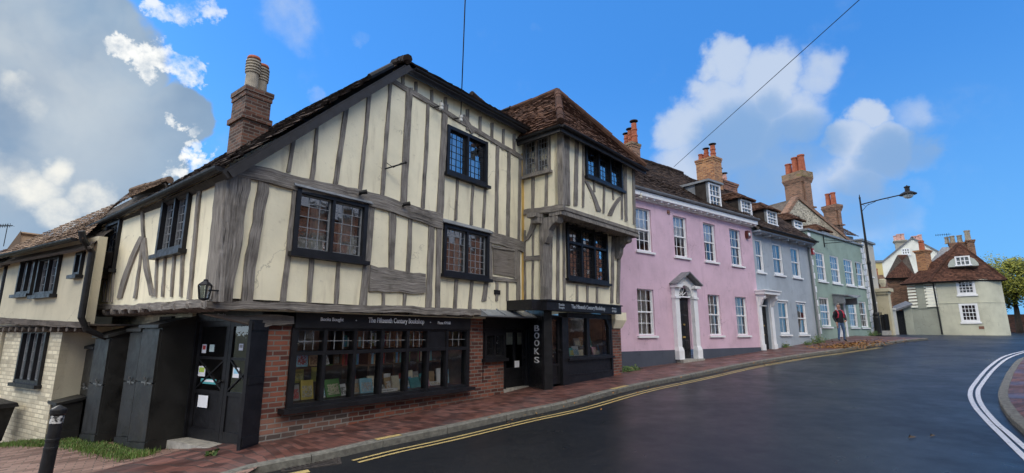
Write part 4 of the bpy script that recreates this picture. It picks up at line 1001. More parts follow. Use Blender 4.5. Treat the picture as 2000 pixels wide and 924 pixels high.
dd_ = door_leaf(G, aw1+.07, ad1-.05, zb+.07, 1.715, -.06, .80, shop, rows=1, bars=False)
mb = MB(); mb.fbox(G, am-.035, am+.035, .80, 1.63, -.10, -.055); mb.build('centre_stile', BLACK, dd_)
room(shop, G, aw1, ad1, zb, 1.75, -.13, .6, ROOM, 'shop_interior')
# BOOKS panel: turned face between door and bay
pa = Vector((*pt(ad1, .02), 0)); pb = BF.P(-.03, 0, .03); PFm = Fr((pa.x, pa.y), math.degrees(math.atan2(pb.x-pa.x, pb.y-pa.y))); PW = math.hypot(pb.x-pa.x, pb.y-pa.y)
mb = MB(); mb.fbox(PFm, -.12, PW, zb-.2, 2.2, -.2, 0); bp_ = mb.build('books_panel', BLACK, shop)
for ch, v in zip('BOOKS', (641, 655.5, 670, 686, 703)):
    a_, z_ = PFm.px(1048.5, v, 0); text(PFm, a_, z_, .002, ch, PW*.30, .145, WHITE, bp_, bold=.012)
# shopfront under the bay
zg = zp(*pt(7.5, .9)); b1 = bR-.02
ad0_, ad1_ = BF.px(1064, 690, 0)[0], BF.px(1100, 690, 0)[0]; s0, s1 = BF.px(1106, 650, 0)[0], BF.px(1194, 650, 0)[0]
zs0 = BF.px(1150, 697, 0)[1]; zs1 = BF.px(1150, 614, 0)[1]; zd1 = BF.px(1080, 617, 0)[1]; SW0, SW1 = s0, s1
mb = MB(); mb.fbox(BF, -.02, ad0_+.06, zg-.3, 2.0, -.04, .03); mb.fbox(BF, ad1_-.06, s0+.02, zg-.3, 2.0, -.25, .03); mb.fbox(BF, ad0_+.06, ad1_-.06, zd1, 2.0, -.25, .03)
mb.fbox(BF, s0+.02, s1, zs1+.02, 2.0, -.25, .03); mb.fbox(BF, s1-.08, s1, zg-.1, zs1+.02, -.25, .03); mb.build('shopfront', BLACK, shop)
mb = MB(); mb.fbox(BF, s0+.02, s1-.08, zg-.3, zs0-.06, -.22, .0); mb.fbox(BF, s0, s1, zs0-.06, zs0, -.22, .09); mb.fbox(BF, s0+.02, s1-.08, zs0-.42, zs0-.38, 0, .03); mb.fbox(BF, s0+.02, s1-.08, zg-.3, zg+.18, 0, .025); mb.build('stall_riser', BLACK, shop)
d3 = door_leaf(BF, ad0_+.06, ad1_-.06, zg+.02, zd1, -.05, zs0-.12, shop, rows=1, bars=False)
mb = MB(); sm = (BF.px(1148, 650, 0)[0]+0); mb.fbox(BF, s0+.02, s0+.07, zs0, zs1, -.12, .02); mb.fbox(BF, sm-.06, sm+.06, zs0, zs1, -.12, .02); mb.fbox(BF, s1-.15, s1-.08, zs0, zs1, -.12, .02)
for (x0, x1) in ((s0+.07, sm-.06), (sm+.06, s1-.15)): mb.fbox(BF, x0, x1, zs1-.05, zs1+.018, -.12, .015); mb.fbox(BF, x0, x1, zs0, zs0+.04, -.12, .015)
mb.prism(BF, [(s1-.15, zs1-.05), (s1-.42, zs1-.05), (s1-.25, zs1-.14), (s1-.15, zs1-.36)], -.06, .013)
sw2 = mb.build('shop_window', BLACK, shop)
mb = MB()
for (x0, x1) in ((s0+.07, sm-.06), (sm+.06, s1-.15)): mb.face([BF.P(x0, zs0, -.03), BF.P(x1, zs0, -.03), BF.P(x1, zs1, -.03), BF.P(x0, zs1, -.03)])
mb.build('pane', GLASS, sw2)
rm = MB(); c0 = [(.24, zs0-.5), (s1-.05, zs0-.5), (s1-.05, 2.0), (.24, 2.0)]; c1_ = [(1.25, zs0-.5), (s1-.05, zs0-.5), (s1-.05, 2.0), (1.25, 2.0)]
for k in range(4): rm.face([BF.P(*c0[k], -.26), BF.P(*c0[(k+1) % 4], -.26), BF.P(*c1_[(k+1) % 4], -1.5), BF.P(*c1_[k], -1.5)])
rm.face([BF.P(*q, -1.5) for q in c1_]); rm.build('shop_interior', SHOPIN, sw2)
# right pier and the fascia sign on its cornice
mb = MB(); mb.fbox(BF, s1+.002, bR, zg-.3, 1.98, -.3, -.02); mb.build('brick_pier', BR_SHOP, shop)
mb = MB(); mb.fbox(BF, s1+.05, bR+.12, 1.98, 2.2, -.35, .12); mb.hexa([BF.P(s1+.1, 1.75, -.2), BF.P(bR+.01, 1.75, -.2), BF.P(bR+.12, 1.98, -.3), BF.P(s1+.05, 1.98, -.3), BF.P(s1+.1, 1.75, .02), BF.P(bR+.01, 1.75, .02), BF.P(bR+.12, 1.98, .12), BF.P(s1+.05, 1.98, .12)]); mb.build('plaster_console', CREAM, shop)
f1 = BF.px(1214, 600, .35)[0]; f0 = BF.px(1068, 600, .35)[0]
zf0, zf1 = BF.px(1140, 609.5, .35)[1], BF.px(1140, 593, .35)[1]
mb = MB(); mb.fbox(BF, f0, f1-.02, zf0, zf1, .0, .35); mb.fbox(BF, f0-.02, f1, zf1, zf1+.03, -.0, .39); mb.fbox(BF, f0-.35, f0, zf0, zf1+.02, -.6, .2)
sg = mb.build('sign_board', BLACK, shop)
FAINT = plain('faded_sign_paint', (.35, .40, .46), .7, .5, 30)
text(BF, BF.px(1150, 601, .35)[0], (zf0+zf1)/2, .352, 'The Fifteenth Century Bookshop', 1.55, .13, FAINT, sg, bold=.008)
for u, s_ in ((1097, ('Books', 'Bought')), (1199, ('Phone', '474160'))):
    for k, w_ in enumerate(s_): text(BF, BF.px(u, 601, .35)[0], (zf0+zf1)/2+.04-.08*k, .352, w_, .22, .06, FAINT, sg)
# ---- things fixed to the shop
def lantern():
    q_ = .55; la, lz = LF.px(398, 583, .20); p = LF.P(la, lz, .20); th = thing('wall_lantern', p, 'black box lantern on the corner post above the cupboards', 'lantern')
    mb = MB(); c = p
    for sx in (-1, 1):
        for sy in (-1, 1): mb.bar(c+Vector((sx*.07, sy*.07, 0))*q_, c+Vector((sx*.10, sy*.10, .3))*q_, .014)
    mb.lathe(c, [(r*q_, z*q_) for r, z in ((.02, -.05), (.11, -.02), (.11, .01))], 4); mb.lathe(c, [(r*q_, z*q_) for r, z in ((.15, .30), (.155, .32), (.10, .37), (.05, .41), (.05, .44), (.02, .46))], 4); mb.bar(c+Vector((0, 0, .2))*q_, LF.P(la, lz+.11, .03), .02); mb.build('lantern_frame', IRON, th)
    mb = MB(); mb.lathe(c, [(.085*q_, .012*q_), (.125*q_, .298*q_)], 4); mb.build('lantern_glass', LGLASS, th)
lantern()
def floodlight(u, v, label):
    a, z = MF.px(u, v, .4); p = MF.P(a, z, .42); th = thing('floodlight', MF.P(a, z, .33), label, 'floodlight', 'security lights on the middle beam')
    mb = MB(); mb.tube([MF.P(a-.05, z-.01, .38), MF.P(a+.06, z+.02, .44)], [.03, .042], 10); mb.build('lamp_head', IRON, th); mb = MB(); mb.bar(MF.P(a, z-.02, .30), MF.P(a, z-.01, .40), .03); mb.build('bracket', IRON, th)
floodlight(708, 376, 'small black floodlight on the middle beam above the wide gable window'); floodlight(793, 399, 'small black floodlight on the middle beam below the thick gable post')
a, z = MF.px(769, 322, .27); th = thing('sign_bracket', MF.P(a, z, .26), 'thin wrought iron sign bracket on the cream gable', 'bracket')
mb = MB(); e = MF.px(787, 317, .6); q = MF.P(e[0]+.05, e[1], .62); s_ = MF.P(MF.px(752, 330, .27)[0], MF.px(752, 330, .27)[1], .27)
mb.tube([s_, q], .014, 6); mb.tube([MF.P(MF.px(755, 318, .27)[0], MF.px(755, 318, .27)[1], .27), s_.lerp(q, .4)+Vector((0, 0, -.02)), s_.lerp(q, .8)+Vector((0, 0, .02))], .008, 6); mb.lathe(q, [(.01, -.02), (.03, 0), (.01, .03)], 8); mb.build('iron_arm', IRON, th)
def insulator(fr, u, v, off, label):
    a, z = fr.px(u, v, off); p = fr.P(a, z, off); th = thing('insulator', p, label, 'insulator', 'wire insulators under the eaves')
    mb = MB(); mb.lathe(p, [(.02, -.12), (.045, -.1), (.045, -.05), (.025, -.04), (.045, -.02), (.045, .03), (.02, .05)], 10); mb.build('porcelain', colmat('white_porcelain', (.6, .58, .52), .3), th, smooth=False)
    mb = MB(); mb.bar(p+Vector((0, 0, -.02)), fr.P(a-.05, z-.02, off-.2), .02); mb.bar(p+Vector((0, 0, -.14)), p+Vector((0, 0, .10)), .012); mb.build('bracket', IRON, th); return p
insulator(MF, 862, 205, .45, 'white porcelain insulator with bracket left of the upper gable window'); iw = insulator(MF, 900, 228, .45, 'white porcelain insulator above the upper gable window where the wire lands')
def wire(p, q, label, sag=.0):
    p, q = Vector(p), Vector(q); pts = [p.lerp(q, i/16)+Vector((0, 0, -sag*math.sin(math.pi*i/16))) for i in range(17)]; mb = MB(); mb.tube(pts, .011, 6); tag(mb.build('overhead_wire', IRON), label, 'wire')
e = Vector((0, 0, EYE))+ray(908.5, 0)*9.2; wire(iw, iw+(e-iw)*4.2, 'thin overhead wire rising from the shop eave')
# ------------------------------------------------------------------ pink house
PF = Fr((3.46, 16.04), 53)
pE_ = PF.px(1478, 560)[0]
pink = thing('pink_house', PF.P(pE_/2, zp(*PF.P(pE_/2, 0)[:2]), -3), 'pink rendered Georgian house with pedimented door and white sash windows', 'house')
def sashbox(fr, u0, u1, v0, v1, off=0): return fr.box(u0, v0, u1, v1, off)
up = [(1241.5, 1273, 402, 488), (1316, 1343, 422, 501), (1375, 1399, 438, 512), (1427, 1449, 451, 521)]
lo = [(1245, 1279, 562, 654), (1384, 1409, 576, 656), (1438, 1461, 580, 656)]
def row(fr, L):
    r = [fr.px((a+b)/2, c)[1] for a, b, c, d in L], [fr.px((a+b)/2, d)[1] for a, b, c, d in L]
    z1, z0 = sum(r[0])/len(L), sum(r[1])/len(L)
    return [(fr.px(a, (c+d)/2)[0], fr.px(b, (c+d)/2)[0], z0, z1) for a, b, c, d in L]
UP, LO = row(PF, up), row(PF, lo)
dz0 = PF.px(1345, 701)[1]; da0, da1 = PF.px(1325, 640)[0], PF.px(1350, 640)[0]; dz1 = PF.px(1338, 563)[1]
eavz = PF.px(1350, 417, 0)[1]; eavz = (PF.px(1242, 388)[1]+PF.px(1475, 446)[1])/2
zpl = PF.px(1300, 684)[1]
mb = MB(); wall_grid(mb, PF, -.4, pE_, zpl, eavz+.25, 0, [hl(r) for r in UP+LO]+[(da0, da1, zpl, dz1+.0)]); mb.fbox(PF, -.4, -.2, 3.0, eavz+.1, -6, 0); mb.build('wall', PINK, pink)
mb = MB(); wall_grid(mb, PF, -.4, pE_, 0, zpl, .025, [(da0-.2, da1+.2, 0, zpl)]); mb.build('plinth', PLINTH, pink)
for k, r in enumerate(UP): sash(pink, PF, r, 0, 3, 4, blind=[.55, .5, .45, 0][k], curt=[[(0, .2)], [(.8, 1)], [], [(0, .2), (.8, 1)]][k])
for k, r in enumerate(LO): sash(pink, PF, r, 0, 3, 4, curt=[[(0, 1)], [(.1, .9)], [(0, 1)]][k])
def cornice(root, fr, a0, a1, z, mat, gmat=IRON, dent=True, dep=.28):
    mb = MB(); mb.fbox(fr, a0, a1, z+.06, z+.22, 0, dep); mb.fbox(fr, a0, a1, z-.02, z+.06, 0, .07)
    c = mb.build('cornice', mat, root)
    if dent:
        m2 = MB(); n = int((a1-a0)/.42)
        for k in range(n+1): x = a0+.06+(a1-a0-.2)*k/n; m2.fbox(fr, x, x+.08, z+.0, z+.058, .072, dep-.04)
        m2.build('modillions', mat, c)
    gutter(root, fr.P(a0, z+.31, dep+.05), fr.P(a1, z+.31, dep+.05), .075, gmat)
cornice(pink, PF, -.4, pE_+.06, eavz, WHITE, LEAD)
# doorcase
def doorcase():
    mb = MB()
    for s_ in (-1, 1):
        x = da0-.17 if s_ < 0 else da1+.17; w = .15
        mb.fbox(PF, x-w, x+w, dz0, dz0+.30, 0, .20); mb.hexa([PF.P(x-w, dz0+.3, 0), PF.P(x+w, dz0+.3, 0), PF.P(x+w*.8, dz0+.42, 0), PF.P(x-w*.8, dz0+.42, 0), PF.P(x-w, dz0+.3, .2), PF.P(x+w, dz0+.3, .2), PF.P(x+w*.8, dz0+.42, .17), PF.P(x-w*.8, dz0+.42, .17)])
        mb.fbox(PF, x-w*.8, x+w*.8, dz0+.42, dz1-.36, 0, .15); mb.fbox(PF, x-w*.95, x+w*.95, dz1-.40, dz1-.33, 0, .19); mb.fbox(PF, x-w*.8, x+w*.8, dz1-.33, dz1-.02, 0, .152); mb.fbox(PF, x-w*1.15, x+w*1.15, dz1-.02, dz1+.08, 0, .28)
    mb.fbox(PF, da0, da1, dz0, dz0+.0001, -.1, 0)
    # arch band and tympanum between the capitals
    cx = (da0+da1)/2; rr_ = (da1-da0)/2-.02; cz = dz1-.30
    for k in range(12):
        t0, t1 = math.pi*k/12, math.pi*(k+1)/12
        o = [(cx+math.cos(t)*(rr_+.02), cz+math.sin(t)*(rr_+.02)) for t in (t0, t1)]; O = [(cx+math.cos(t)*(rr_+.14), cz+math.sin(t)*(rr_+.14)) for t in (t0, t1)]
        mb.prism(PF, [o[0], O[0], O[1], o[1]], -.06, .12)
    d = mb.build('doorcase', WHITE, pink)
    mb = MB(); bw = da1-da0+.78; h = .42; x0, x1 = cx-bw/2, cx+bw/2; zb_ = dz1+.08
    mb.prism(PF, [(x0+.05, zb_), (cx-.25, zb_), (cx-.2, zb_+.05), (cx, zb_+.14), (cx+.2, zb_+.05), (cx+.25, zb_), (x1-.05, zb_), (cx, zb_+h)], 0, .10); mb.build('pediment', WHITE, d)
    mb = MB()
    for s_ in (-1, 1):
        p = [(cx, zb_+h+.07), (cx+s_*bw/2, zb_+.045), (cx+s_*bw/2, zb_), (cx, zb_+h+.02)]
        mb.prism(PF, p if s_ < 0 else p[::-1], 0, .36)
    mb.build('pediment_roof', SLATE, d)
    mb = MB()
    for k in range(7):
        t = math.pi*(k+.0)/6; mb.bar(PF.P(cx+.07*math.cos(t), cz+.07*math.sin(t), -.06), PF.P(cx+rr_*math.cos(t), cz+rr_*math.sin(t), -.06), .022)
    mb.fbox(PF, da0, da1, cz-.05, cz, -.10, .06); mb.build('fanlight', WHITE, d)
    g = MB(); g.face([PF.P(cx+rr_*math.cos(math.pi*k/12), cz+rr_*math.sin(math.pi*k/12), -.07) for k in range(13)]); g.build('fanlight_pane', GLASS, d)
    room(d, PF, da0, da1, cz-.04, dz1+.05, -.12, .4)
    return cz
cz = doorcase()
def panel_door(root, fr, a0, a1, z0, z1, o, mat, rows=3):
    mb = MB(); mb.fbox(fr, a0, a1, z0, z1, o-.05, o); w = (a1-a0); hs = [(0.04, .30), (.35, .72), (.78, .95)]
    for f0, f1 in hs:
        for k in (0, 1):
            x0 = a0+w*(.10+.43*k); x1 = x0+w*.37
            y0, y1 = z0+(z1-z0)*f0, z0+(z1-z0)*f1
            mb.hexa([fr.P(x0, y0, o), fr.P(x1, y0, o), fr.P(x1, y1, o), fr.P(x0, y1, o), fr.P(x0+.05, y0+.05, o+.02), fr.P(x1-.05, y0+.05, o+.02), fr.P(x1-.05, y1-.05, o+.02), fr.P(x0+.05, y1-.05, o+.02)])
    d = mb.build('door', mat, root)
    k = MB(); k.lathe(fr.P(a0+w*.5, z0+(z1-z0)*.55, o), [(.02, 0), (.02, .03), (.04, .04), (.03, .07)], 10, axis=fr.P(0, 0, 1)-fr.P(0, 0, 0)); k.fbox(fr, a0+w*.38, a0+w*.62, z0+(z1-z0)*.33, z0+(z1-z0)*.36, o, o+.01); k.build('knob', colmat('brass', (.35, .24, .08), .35), d)
    return d
panel_door(pink, PF, da0+.03, da1-.03, dz0+.02, cz-.05, -.06, BLACK)
MB().fbox(PF, da0-.25, da1+.25, dz0-.3, dz0+.005, -.2, .30).build('door_step', DOORST, pink)
# roof, dormers, chimneys
zg0 = eavz+.30; rO = -3.3
zr = PF.px(1300, 328, rO)[1]
a_r1 = PF.px(1350, 349, rO)[0]
P00, P10, P11, P01 = PF.P(-.35, zg0, .30), PF.P(pE_+.1, zg0, .30), PF.P(pE_+.1, zr, rO), PF.P(-.35, zr, rO)
mb = MB(); slab(mb, [P00, P10, P11, P01], .1); slab(mb, [P01, P11, PF.P(pE_+.1, zg0, rO*2), PF.P(-.35, zg0, rO*2)], .1); prf = mb.build('roof', DOAK, pink)
mb = MB(); roof(mb, P00, P10, P11, P01, 34, 52, lift=.022, seed=51, sag=.08); ridge_tiles(mb, P01, P11, .11, seed=7); mb.build('roof_tiles', TILE_D, prf)
mb = MB(); mb.fbox(PF, -.42, -.33, eavz+.2, eavz+1.5, -.9, .24); mb.build('gable_end_board', WHITE, prf)
def slope_o(z): return .30+(z-zg0)/(zr-zg0)*(rO-.30)
def dormer(root, rootr, fr, q, o, slope, kind, chk, tile, seed, nx=3, nz=4):
    """front pane box in pixels on the plane o; cheeks run back into the roof slope"""
    a0, a1, z0, z1 = fr.rect(*q, o); mb = MB(); e = .05
    ob = slope(z1)-.25; ol = slope(z0)
    for x in (a0-e, a1): mb.hexa([fr.P(x, z0-.1, ol-.3), fr.P(x+e, z0-.1, ol-.3), fr.P(x+e, z1+.05, ob), fr.P(x, z1+.05, ob), fr.P(x, z0-.1, o), fr.P(x+e, z0-.1, o), fr.P(x+e, z1+.05, o), fr.P(x, z1+.05, o)])
    d = mb.build('dormer', LEAD, root)
    if kind == 'flat':
        mb = MB(); mb.hexa([fr.P(a0-.15, z1+.05, ob-.2), fr.P(a1+.15, z1+.05, ob-.2), fr.P(a1+.15, z1+.16, ob-.2), fr.P(a0-.15, z1+.16, ob-.2), fr.P(a0-.15, z1+.05, o+.12), fr.P(a1+.15, z1+.05, o+.12), fr.P(a1+.15, z1+.13, o+.12), fr.P(a0-.15, z1+.13, o+.12)]); mb.build('dormer_roof', LEAD, d)
    else:
        mb = MB(); h = (a1-a0)*.50; c = (a0+a1)/2; x0, x1 = a0-.18, a1+.18; y = z1+.04; f = o+.16; hp = o-.45; bk = slope(y+h)-.3
        A_, B_, T_, Tb = fr.P(x0, y, f), fr.P(x1, y, f), fr.P(c, y+h, hp), fr.P(c, y+h, bk)
        tri(mb, A_, B_, T_, seed, 9, 9); Lq = f-bk
        roof(mb, fr.P(x0, y, bk), A_, T_+(A_-fr.P(x0, y, hp)), Tb, 9, 12, seed=seed+1, mask=lambda u, v: u*Lq < Lq-v*(f-hp)+.05); roof(mb, B_, fr.P(x1, y, bk), Tb, T_+(B_-fr.P(x1, y, hp)), 9, 12, seed=seed+2, mask=lambda u, v: u*Lq > v*(f-hp)-.05)
        ridge_tiles(mb, A_, T_, .06, .2, seed=1); ridge_tiles(mb, B_, T_, .06, .2, seed=2); ridge_tiles(mb, T_, Tb, .07, .25, seed=3); mb.build('dormer_roof', tile, d)
    m2 = MB(); fw = .05; mb2 = m2
    mb2.fbox(fr, a0-.03, a0+fw, z0, z1+.02, o-.08, o+.03); mb2.fbox(fr, a1-fw, a1+.03, z0, z1+.02, o-.08, o+.03); mb2.fbox(fr, a0+fw, a1-fw, z1-fw, z1+.02, o-.08, o+.028); mb2.fbox(fr, a0-.06, a1+.06, z0-.08, z0+fw, o-.08, o+.06); zm = (z0+z1)/2; mb2.fbox(fr, a0+fw, a1-fw, zm-.025, zm+.025, o-.06, o+.015)
    for i in range(1, nx): x = a0+fw+(a1-a0-2*fw)*i/nx; mb2.fbox(fr, x-.012, x+.012, z0+fw, z1-fw, o-.05, o+.0)
    for j in range(1, nz): y = z0+fw+(z1-z0-2*fw)*j/nz; mb2.fbox(fr, a0+fw, a1-fw, y-.011, y+.011, o-.049, o-.001)
    mb2.build('dormer_window', WHITE, d); g = MB(); g.face([fr.P(a0, z0, o-.03), fr.P(a1, z0, o-.03), fr.P(a1, z1, o-.03), fr.P(a0, z1, o-.03)]); g.build('pane', GLASS, d); room(d, fr, a0, a1, z0, z1, o-.09, .5); return d
dormer(pink, prf, PF, ((1385, 357), (1407, 365), (1406, 410), (1385, 402)), -.15, slope_o, 'flat', LEAD, None, 61)
dormer(pink, prf, PF, ((1447, 389), (1467, 396), (1467, 426), (1448, 418)), -.15, slope_o, 'hip', LEAD, TILE_R, 62)
chim_px(prf, PF, -3.0, 1396, 1411, 308, 380, 1.5, BR_ORANGE, [(.4, .12, .13, .4, 'pot'), (.5, .42, .14, .62, 'hood'), (.5, .8, .15, .75, 'hood'), (.85, .15, .13, .45, 'pot')], TERRA, uL=1362, cap=.05, band=None)
chim_px(prf, PF, -3.6, 1236, 1252, 280, 370, 1.2, BR_BROWN, [(.5, .1, .14, .6, 'hood'), (.5, .5, .15, .75, 'hood'), (.5, .9, .15, 1.05, 'hood')], TERRA, uL=1217, cap=.05, capmat=BR_MOSS)
insulator(PF, 1252, 381, .5, 'white porcelain insulator on the white cornice of the pink house')
w0 = PF.P(*PF.px(1316, 326, -3.5), -3.5); e = Vector((0, 0, EYE))+ray(1678, 0)*13; wire(w0, w0+(e-w0)*1.6, 'long thin overhead wire slanting up over the street from the pink house roof')
# ------------------------------------------------------------------ blue-grey house
q = PF.P(pE_, 0, -.02); GF = Fr((q.x, q.y), 52.5); gE = GF.px(1586, 560)[0]
grey = thing('blue_grey_house', GF.P(gE/2, zp(*GF.P(gE/2, 0)[:2]), -3), 'narrow blue-grey rendered house with dark tiled roof and bracketed door hood', 'house')
UPg = row(GF, [(1476, 1491, 466, 530), (1510, 1529, 475, 537), (1546, 1563, 487, 543)]); LOg = row(GF, [(1521, 1541, 588, 652), (1558, 1576, 592, 655)])
ez = (GF.px(1480, 455)[1]+GF.px(1568, 482)[1])/2
gd0, gd1 = GF.px(1487, 630)[0], GF.px(1503, 630)[0]; gdz0 = GF.px(1495, 684)[1]; gdz1 = GF.px(1495, 578)[1]
mb = MB(); wall_grid(mb, GF, .01, gE, 0, ez+.35, 0, [hl(r) for r in UPg+LOg]+[(gd0, gd1, 0, gdz1)]); mb.build('wall', GREYB, grey)
for k, r in enumerate(UPg): sash(grey, GF, r, 0, 2, 2, curt=[(.55, 1)], rec=.04, fw=.09)
for k, r in enumerate(LOg): sash(grey, GF, r, 0, 2, 2, curt=[(.45, 1), (0, .12)], rec=.04, fw=.09, head=True)
mb = MB()
for x in (gd0-.16, gd1+.16): mb.fbox(GF, x-.13, x+.13, gdz0, gdz1-.02, 0, .09); mb.fbox(GF, x-.15, x+.15, gdz0, gdz0+.25, 0, .12)
mb.fbox(GF, gd0-.05, gd1+.05, gdz1-.1, gdz1+.02, -.05, .09); mb.fbox(GF, gd0-.34, gd1+.34, gdz1+.02, gdz1+.16, 0, .42); mb.fbox(GF, gd0-.38, gd1+.38, gdz1+.16, gdz1+.20, 0, .48)
for x in (gd0-.16, gd1+.16):
    mb.hexa([GF.P(x-.07, gdz1-.5, 0), GF.P(x+.07, gdz1-.5, 0), GF.P(x+.07, gdz1+.02, 0), GF.P(x-.07, gdz1+.02, 0), GF.P(x-.07, gdz1-.45, .14), GF.P(x+.07, gdz1-.45, .14), GF.P(x+.07, gdz1+.02, .36), GF.P(x-.07, gdz1+.02, .36)])
    mb.tube([GF.P(x-.08, gdz1-.10, .26), GF.P(x+.08, gdz1-.10, .26)], .09, 10)
dc = mb.build('doorcase', WHITE, grey)
panel_door(grey, GF, gd0, gd1, gdz0, gdz1-.45, -.12, BLACK); mb = MB(); mb.fbox(GF, gd0, gd1, gdz1-.45, gdz1-.40, -.15, -.05); mb.build('transom_bar', WHITE, grey); g = MB(); g.face([GF.P(gd0, gdz1-.4, -.1), GF.P(gd1, gdz1-.4, -.1), GF.P(gd1, gdz1-.1, -.1), GF.P(gd0, gdz1-.1, -.1)]); g.build('fanlight_pane', GLASS, grey); room(grey, GF, gd0, gd1, gdz1-.42, gdz1-.08, -.16, .4)
zg1 = ez+.35; zr1 = zr-.1
def slope_g(z): return .35+(z-zg1)/(zr1-zg1)*(rO-.35)
P00, P10, P11, P01 = GF.P(.05, zg1-.12, .42), GF.P(gE+.12, zg1-.12, .42), GF.P(gE+.12, zr1, rO), GF.P(.05, zr1, rO)
mb = MB(); slab(mb, [P00, P10, P11, P01], .1); slab(mb, [P01, P11, GF.P(gE, zg1, 2*rO), GF.P(.05, zg1, 2*rO)], .1); grf = mb.build('roof', DOAK, grey)
mb = MB(); roof(mb, P00, P10, P11, P01, 30, 26, lift=.024, seed=71); mb.build('roof_tiles', TILE_D, grf)
mb = MB(); mb.fbox(GF, .05, gE+.1, zg1-.32, zg1-.25, 0, .36)
for k in range(7): x = .25+k*(gE-.4)/6; mb.fbox(GF, x-.05, x+.05, zg1-.42, zg1-.321, 0, .30)
mb.build('eaves_brackets', GREYB, grey); gutter(grey, GF.P(.06, zg1-.16, .48), GF.P(gE+.1, zg1-.16, .48), .06)
dormer(grey, grf, GF, ((1497, 410), (1516, 417), (1517, 443), (1499, 436)), -.2, slope_g, 'hip', LEAD, TILE_R, 81)
mb = MB(); mb.tube([GF.P(gE-.05, zg1-.2, .45), GF.P(gE-.05, zg1-.5, .10), GF.P(gE-.02, 1.4, .10), GF.P(gE-.02, zp(*GF.P(gE, 0)[:2]), .12)], .055, 8); mb.build('drainpipe', colmat('grey_pipe_paint', (.26, .27, .27), .6), grey)
chim_px(grf, GF, -3.3, 1414, 1440, 356, 378, 1.1, BR_DARK, [(.0, .5, .14, .7, 'hood'), (.42, .5, .16, .85, 'hood'), (.8, .5, .14, .7, 'hood')], PINKPOT, cap=.08)
# ------------------------------------------------------------------ sage green house with quoins and parapet
q = GF.P(gE+.06, 0, .04); NF = Fr((q.x, q.y), 52); nE = NF.px(1699, 600)[0]
green = thing('green_house', NF.P(nE/2, zp(*NF.P(nE/2, 0)[:2]), -3), 'sage green rendered house with white quoins and flat parapet', 'house')
UPn = row(NF, [(1595, 1612, 492, 547), (1623, 1640, 500, 553), (1650, 1667, 507, 558), (1673, 1687, 513, 563)]); LOn = row(NF, [(1602, 1621, 578, 638), (1658, 1674, 587, 640), (1680, 1694, 591, 640)])
pz = (NF.px(1582, 444)[1]+NF.px(1690, 490)[1])/2
nd0, nd1 = NF.px(1634, 610)[0], NF.px(1648, 610)[0]; ndz1 = NF.px(1640, 582)[1]; ndz0 = NF.px(1640, 658)[1]
mb = MB(); wall_grid(mb, NF, .0, nE, .4, pz, 0, [hl(r) for r in UPn+LOn]+[(nd0, nd1, .4, ndz1)]); mb.fbox(NF, .0, .2, zg1-.8, pz-.002, -5, -.14); mb.fbox(NF, nE-.2, nE, .4, pz-.002, -5, -.14); mb.build('wall', GREEN, green)
mb = MB(); mb.fbox(NF, -.08, nE+.08, pz, pz+.10, -.25, .10); mb.fbox(NF, -.08, .22, pz, pz+.10, -4, -.25); mb.build('parapet_coping', LEAD, green)
mb = MB(); mb.fbox(NF, .0, nE, zp(*NF.P(2, 0)[:2])+.55, zp(*NF.P(2, 0)[:2])+.60, 0, .02); mb.build('string_course', GREEN, green)
for k, r in enumerate(UPn): sash(green, NF, r, 0, 3, 4, rec=.03, fw=.08, curt=[(.6, 1)])
for k, r in enumerate(LOn): sash(green, NF, r, 0, 3, 4, rec=.03, fw=.08, curt=[(.0, 1)] if k else [(.3, 1)])
mb = MB(); mq = MB(); zz = 1.6; k = 0
while zz < pz-.3:
    w = .30 if k % 2 == 0 else .18
    mb.fbox(NF, .01, w, zz, zz+.30, 0, .03); mq.fbox(NF, nE-w, nE-.01, zz, zz+.30, 0, .03); zz += .34; k += 1
mb.build('quoins', WHITE, green); mq.build('quoins', WHITE, green)
mb = MB()
for x in (nd0-.08, nd1+.08): mb.fbox(NF, x-.08, x+.08, ndz0, ndz1, 0, .05)
mb.build('doorcase', WHITE, green)
panel_door(green, NF, nd0, nd1, ndz0, ndz1-.35, -.12, WHITE); g = MB(); g.face([NF.P(nd0, ndz1-.33, -.1), NF.P(nd1, ndz1-.33, -.1), NF.P(nd1, ndz1, -.1), NF.P(nd0, ndz1, -.1)]); g.build('fanlight_pane', GLASS, green); room(green, NF, nd0, nd1, ndz1-.34, ndz1, -.14, .3)
mb = MB(); x0, x1 = nd0-.35, nd1+.55; n = 12                         # swept lead canopy
for i in range(n):
    f0, f1 = i/n, (i+1)/n; zc = lambda f: ndz1+.12-.20*math.sin(math.pi*min(1, f*1.15))*f+.05*f
    q4 = [(x0+(x1-x0)*f0, zc(f0)), (x0+(x1-x0)*f1, zc(f1))]
    mb.hexa([NF.P(*q4[0], 0), NF.P(*q4[1], 0), NF.P(q4[1][0], q4[1][1]+.06, 0), NF.P(q4[0][0], q4[0][1]+.06, 0), NF.P(q4[0][0], q4[0][1]-.10, .75), NF.P(q4[1][0], q4[1][1]-.10, .75), NF.P(q4[1][0], q4[1][1]-.05, .75), NF.P(q4[0][0], q4[0][1]-.05, .75)])
mb.fbox(NF, x0+.05, x0+.12, ndz1-.35, ndz1+.1, 0, .55); mb.fbox(NF, x1-.12, x1-.05, ndz1-.35, ndz1+.0, 0, .55); mb.build('door_canopy', LEAD, green)
mb = MB(); P00, P10, P11, P01 = NF.P(.25, pz-.3, -.5), NF.P(nE-.3, pz-.3, -.5), NF.P(nE-.3, pz+2.1, -3.6), NF.P(.25, pz+2.1, -3.6); slab(mb, [P00, P10, P11, P01], .1); nrf = mb.build('roof', DOAK, green); mb = MB(); roof(mb, P00, P10, P11, P01, 24, 40, seed=91); mb.build('roof_tiles', TILE_R, nrf)
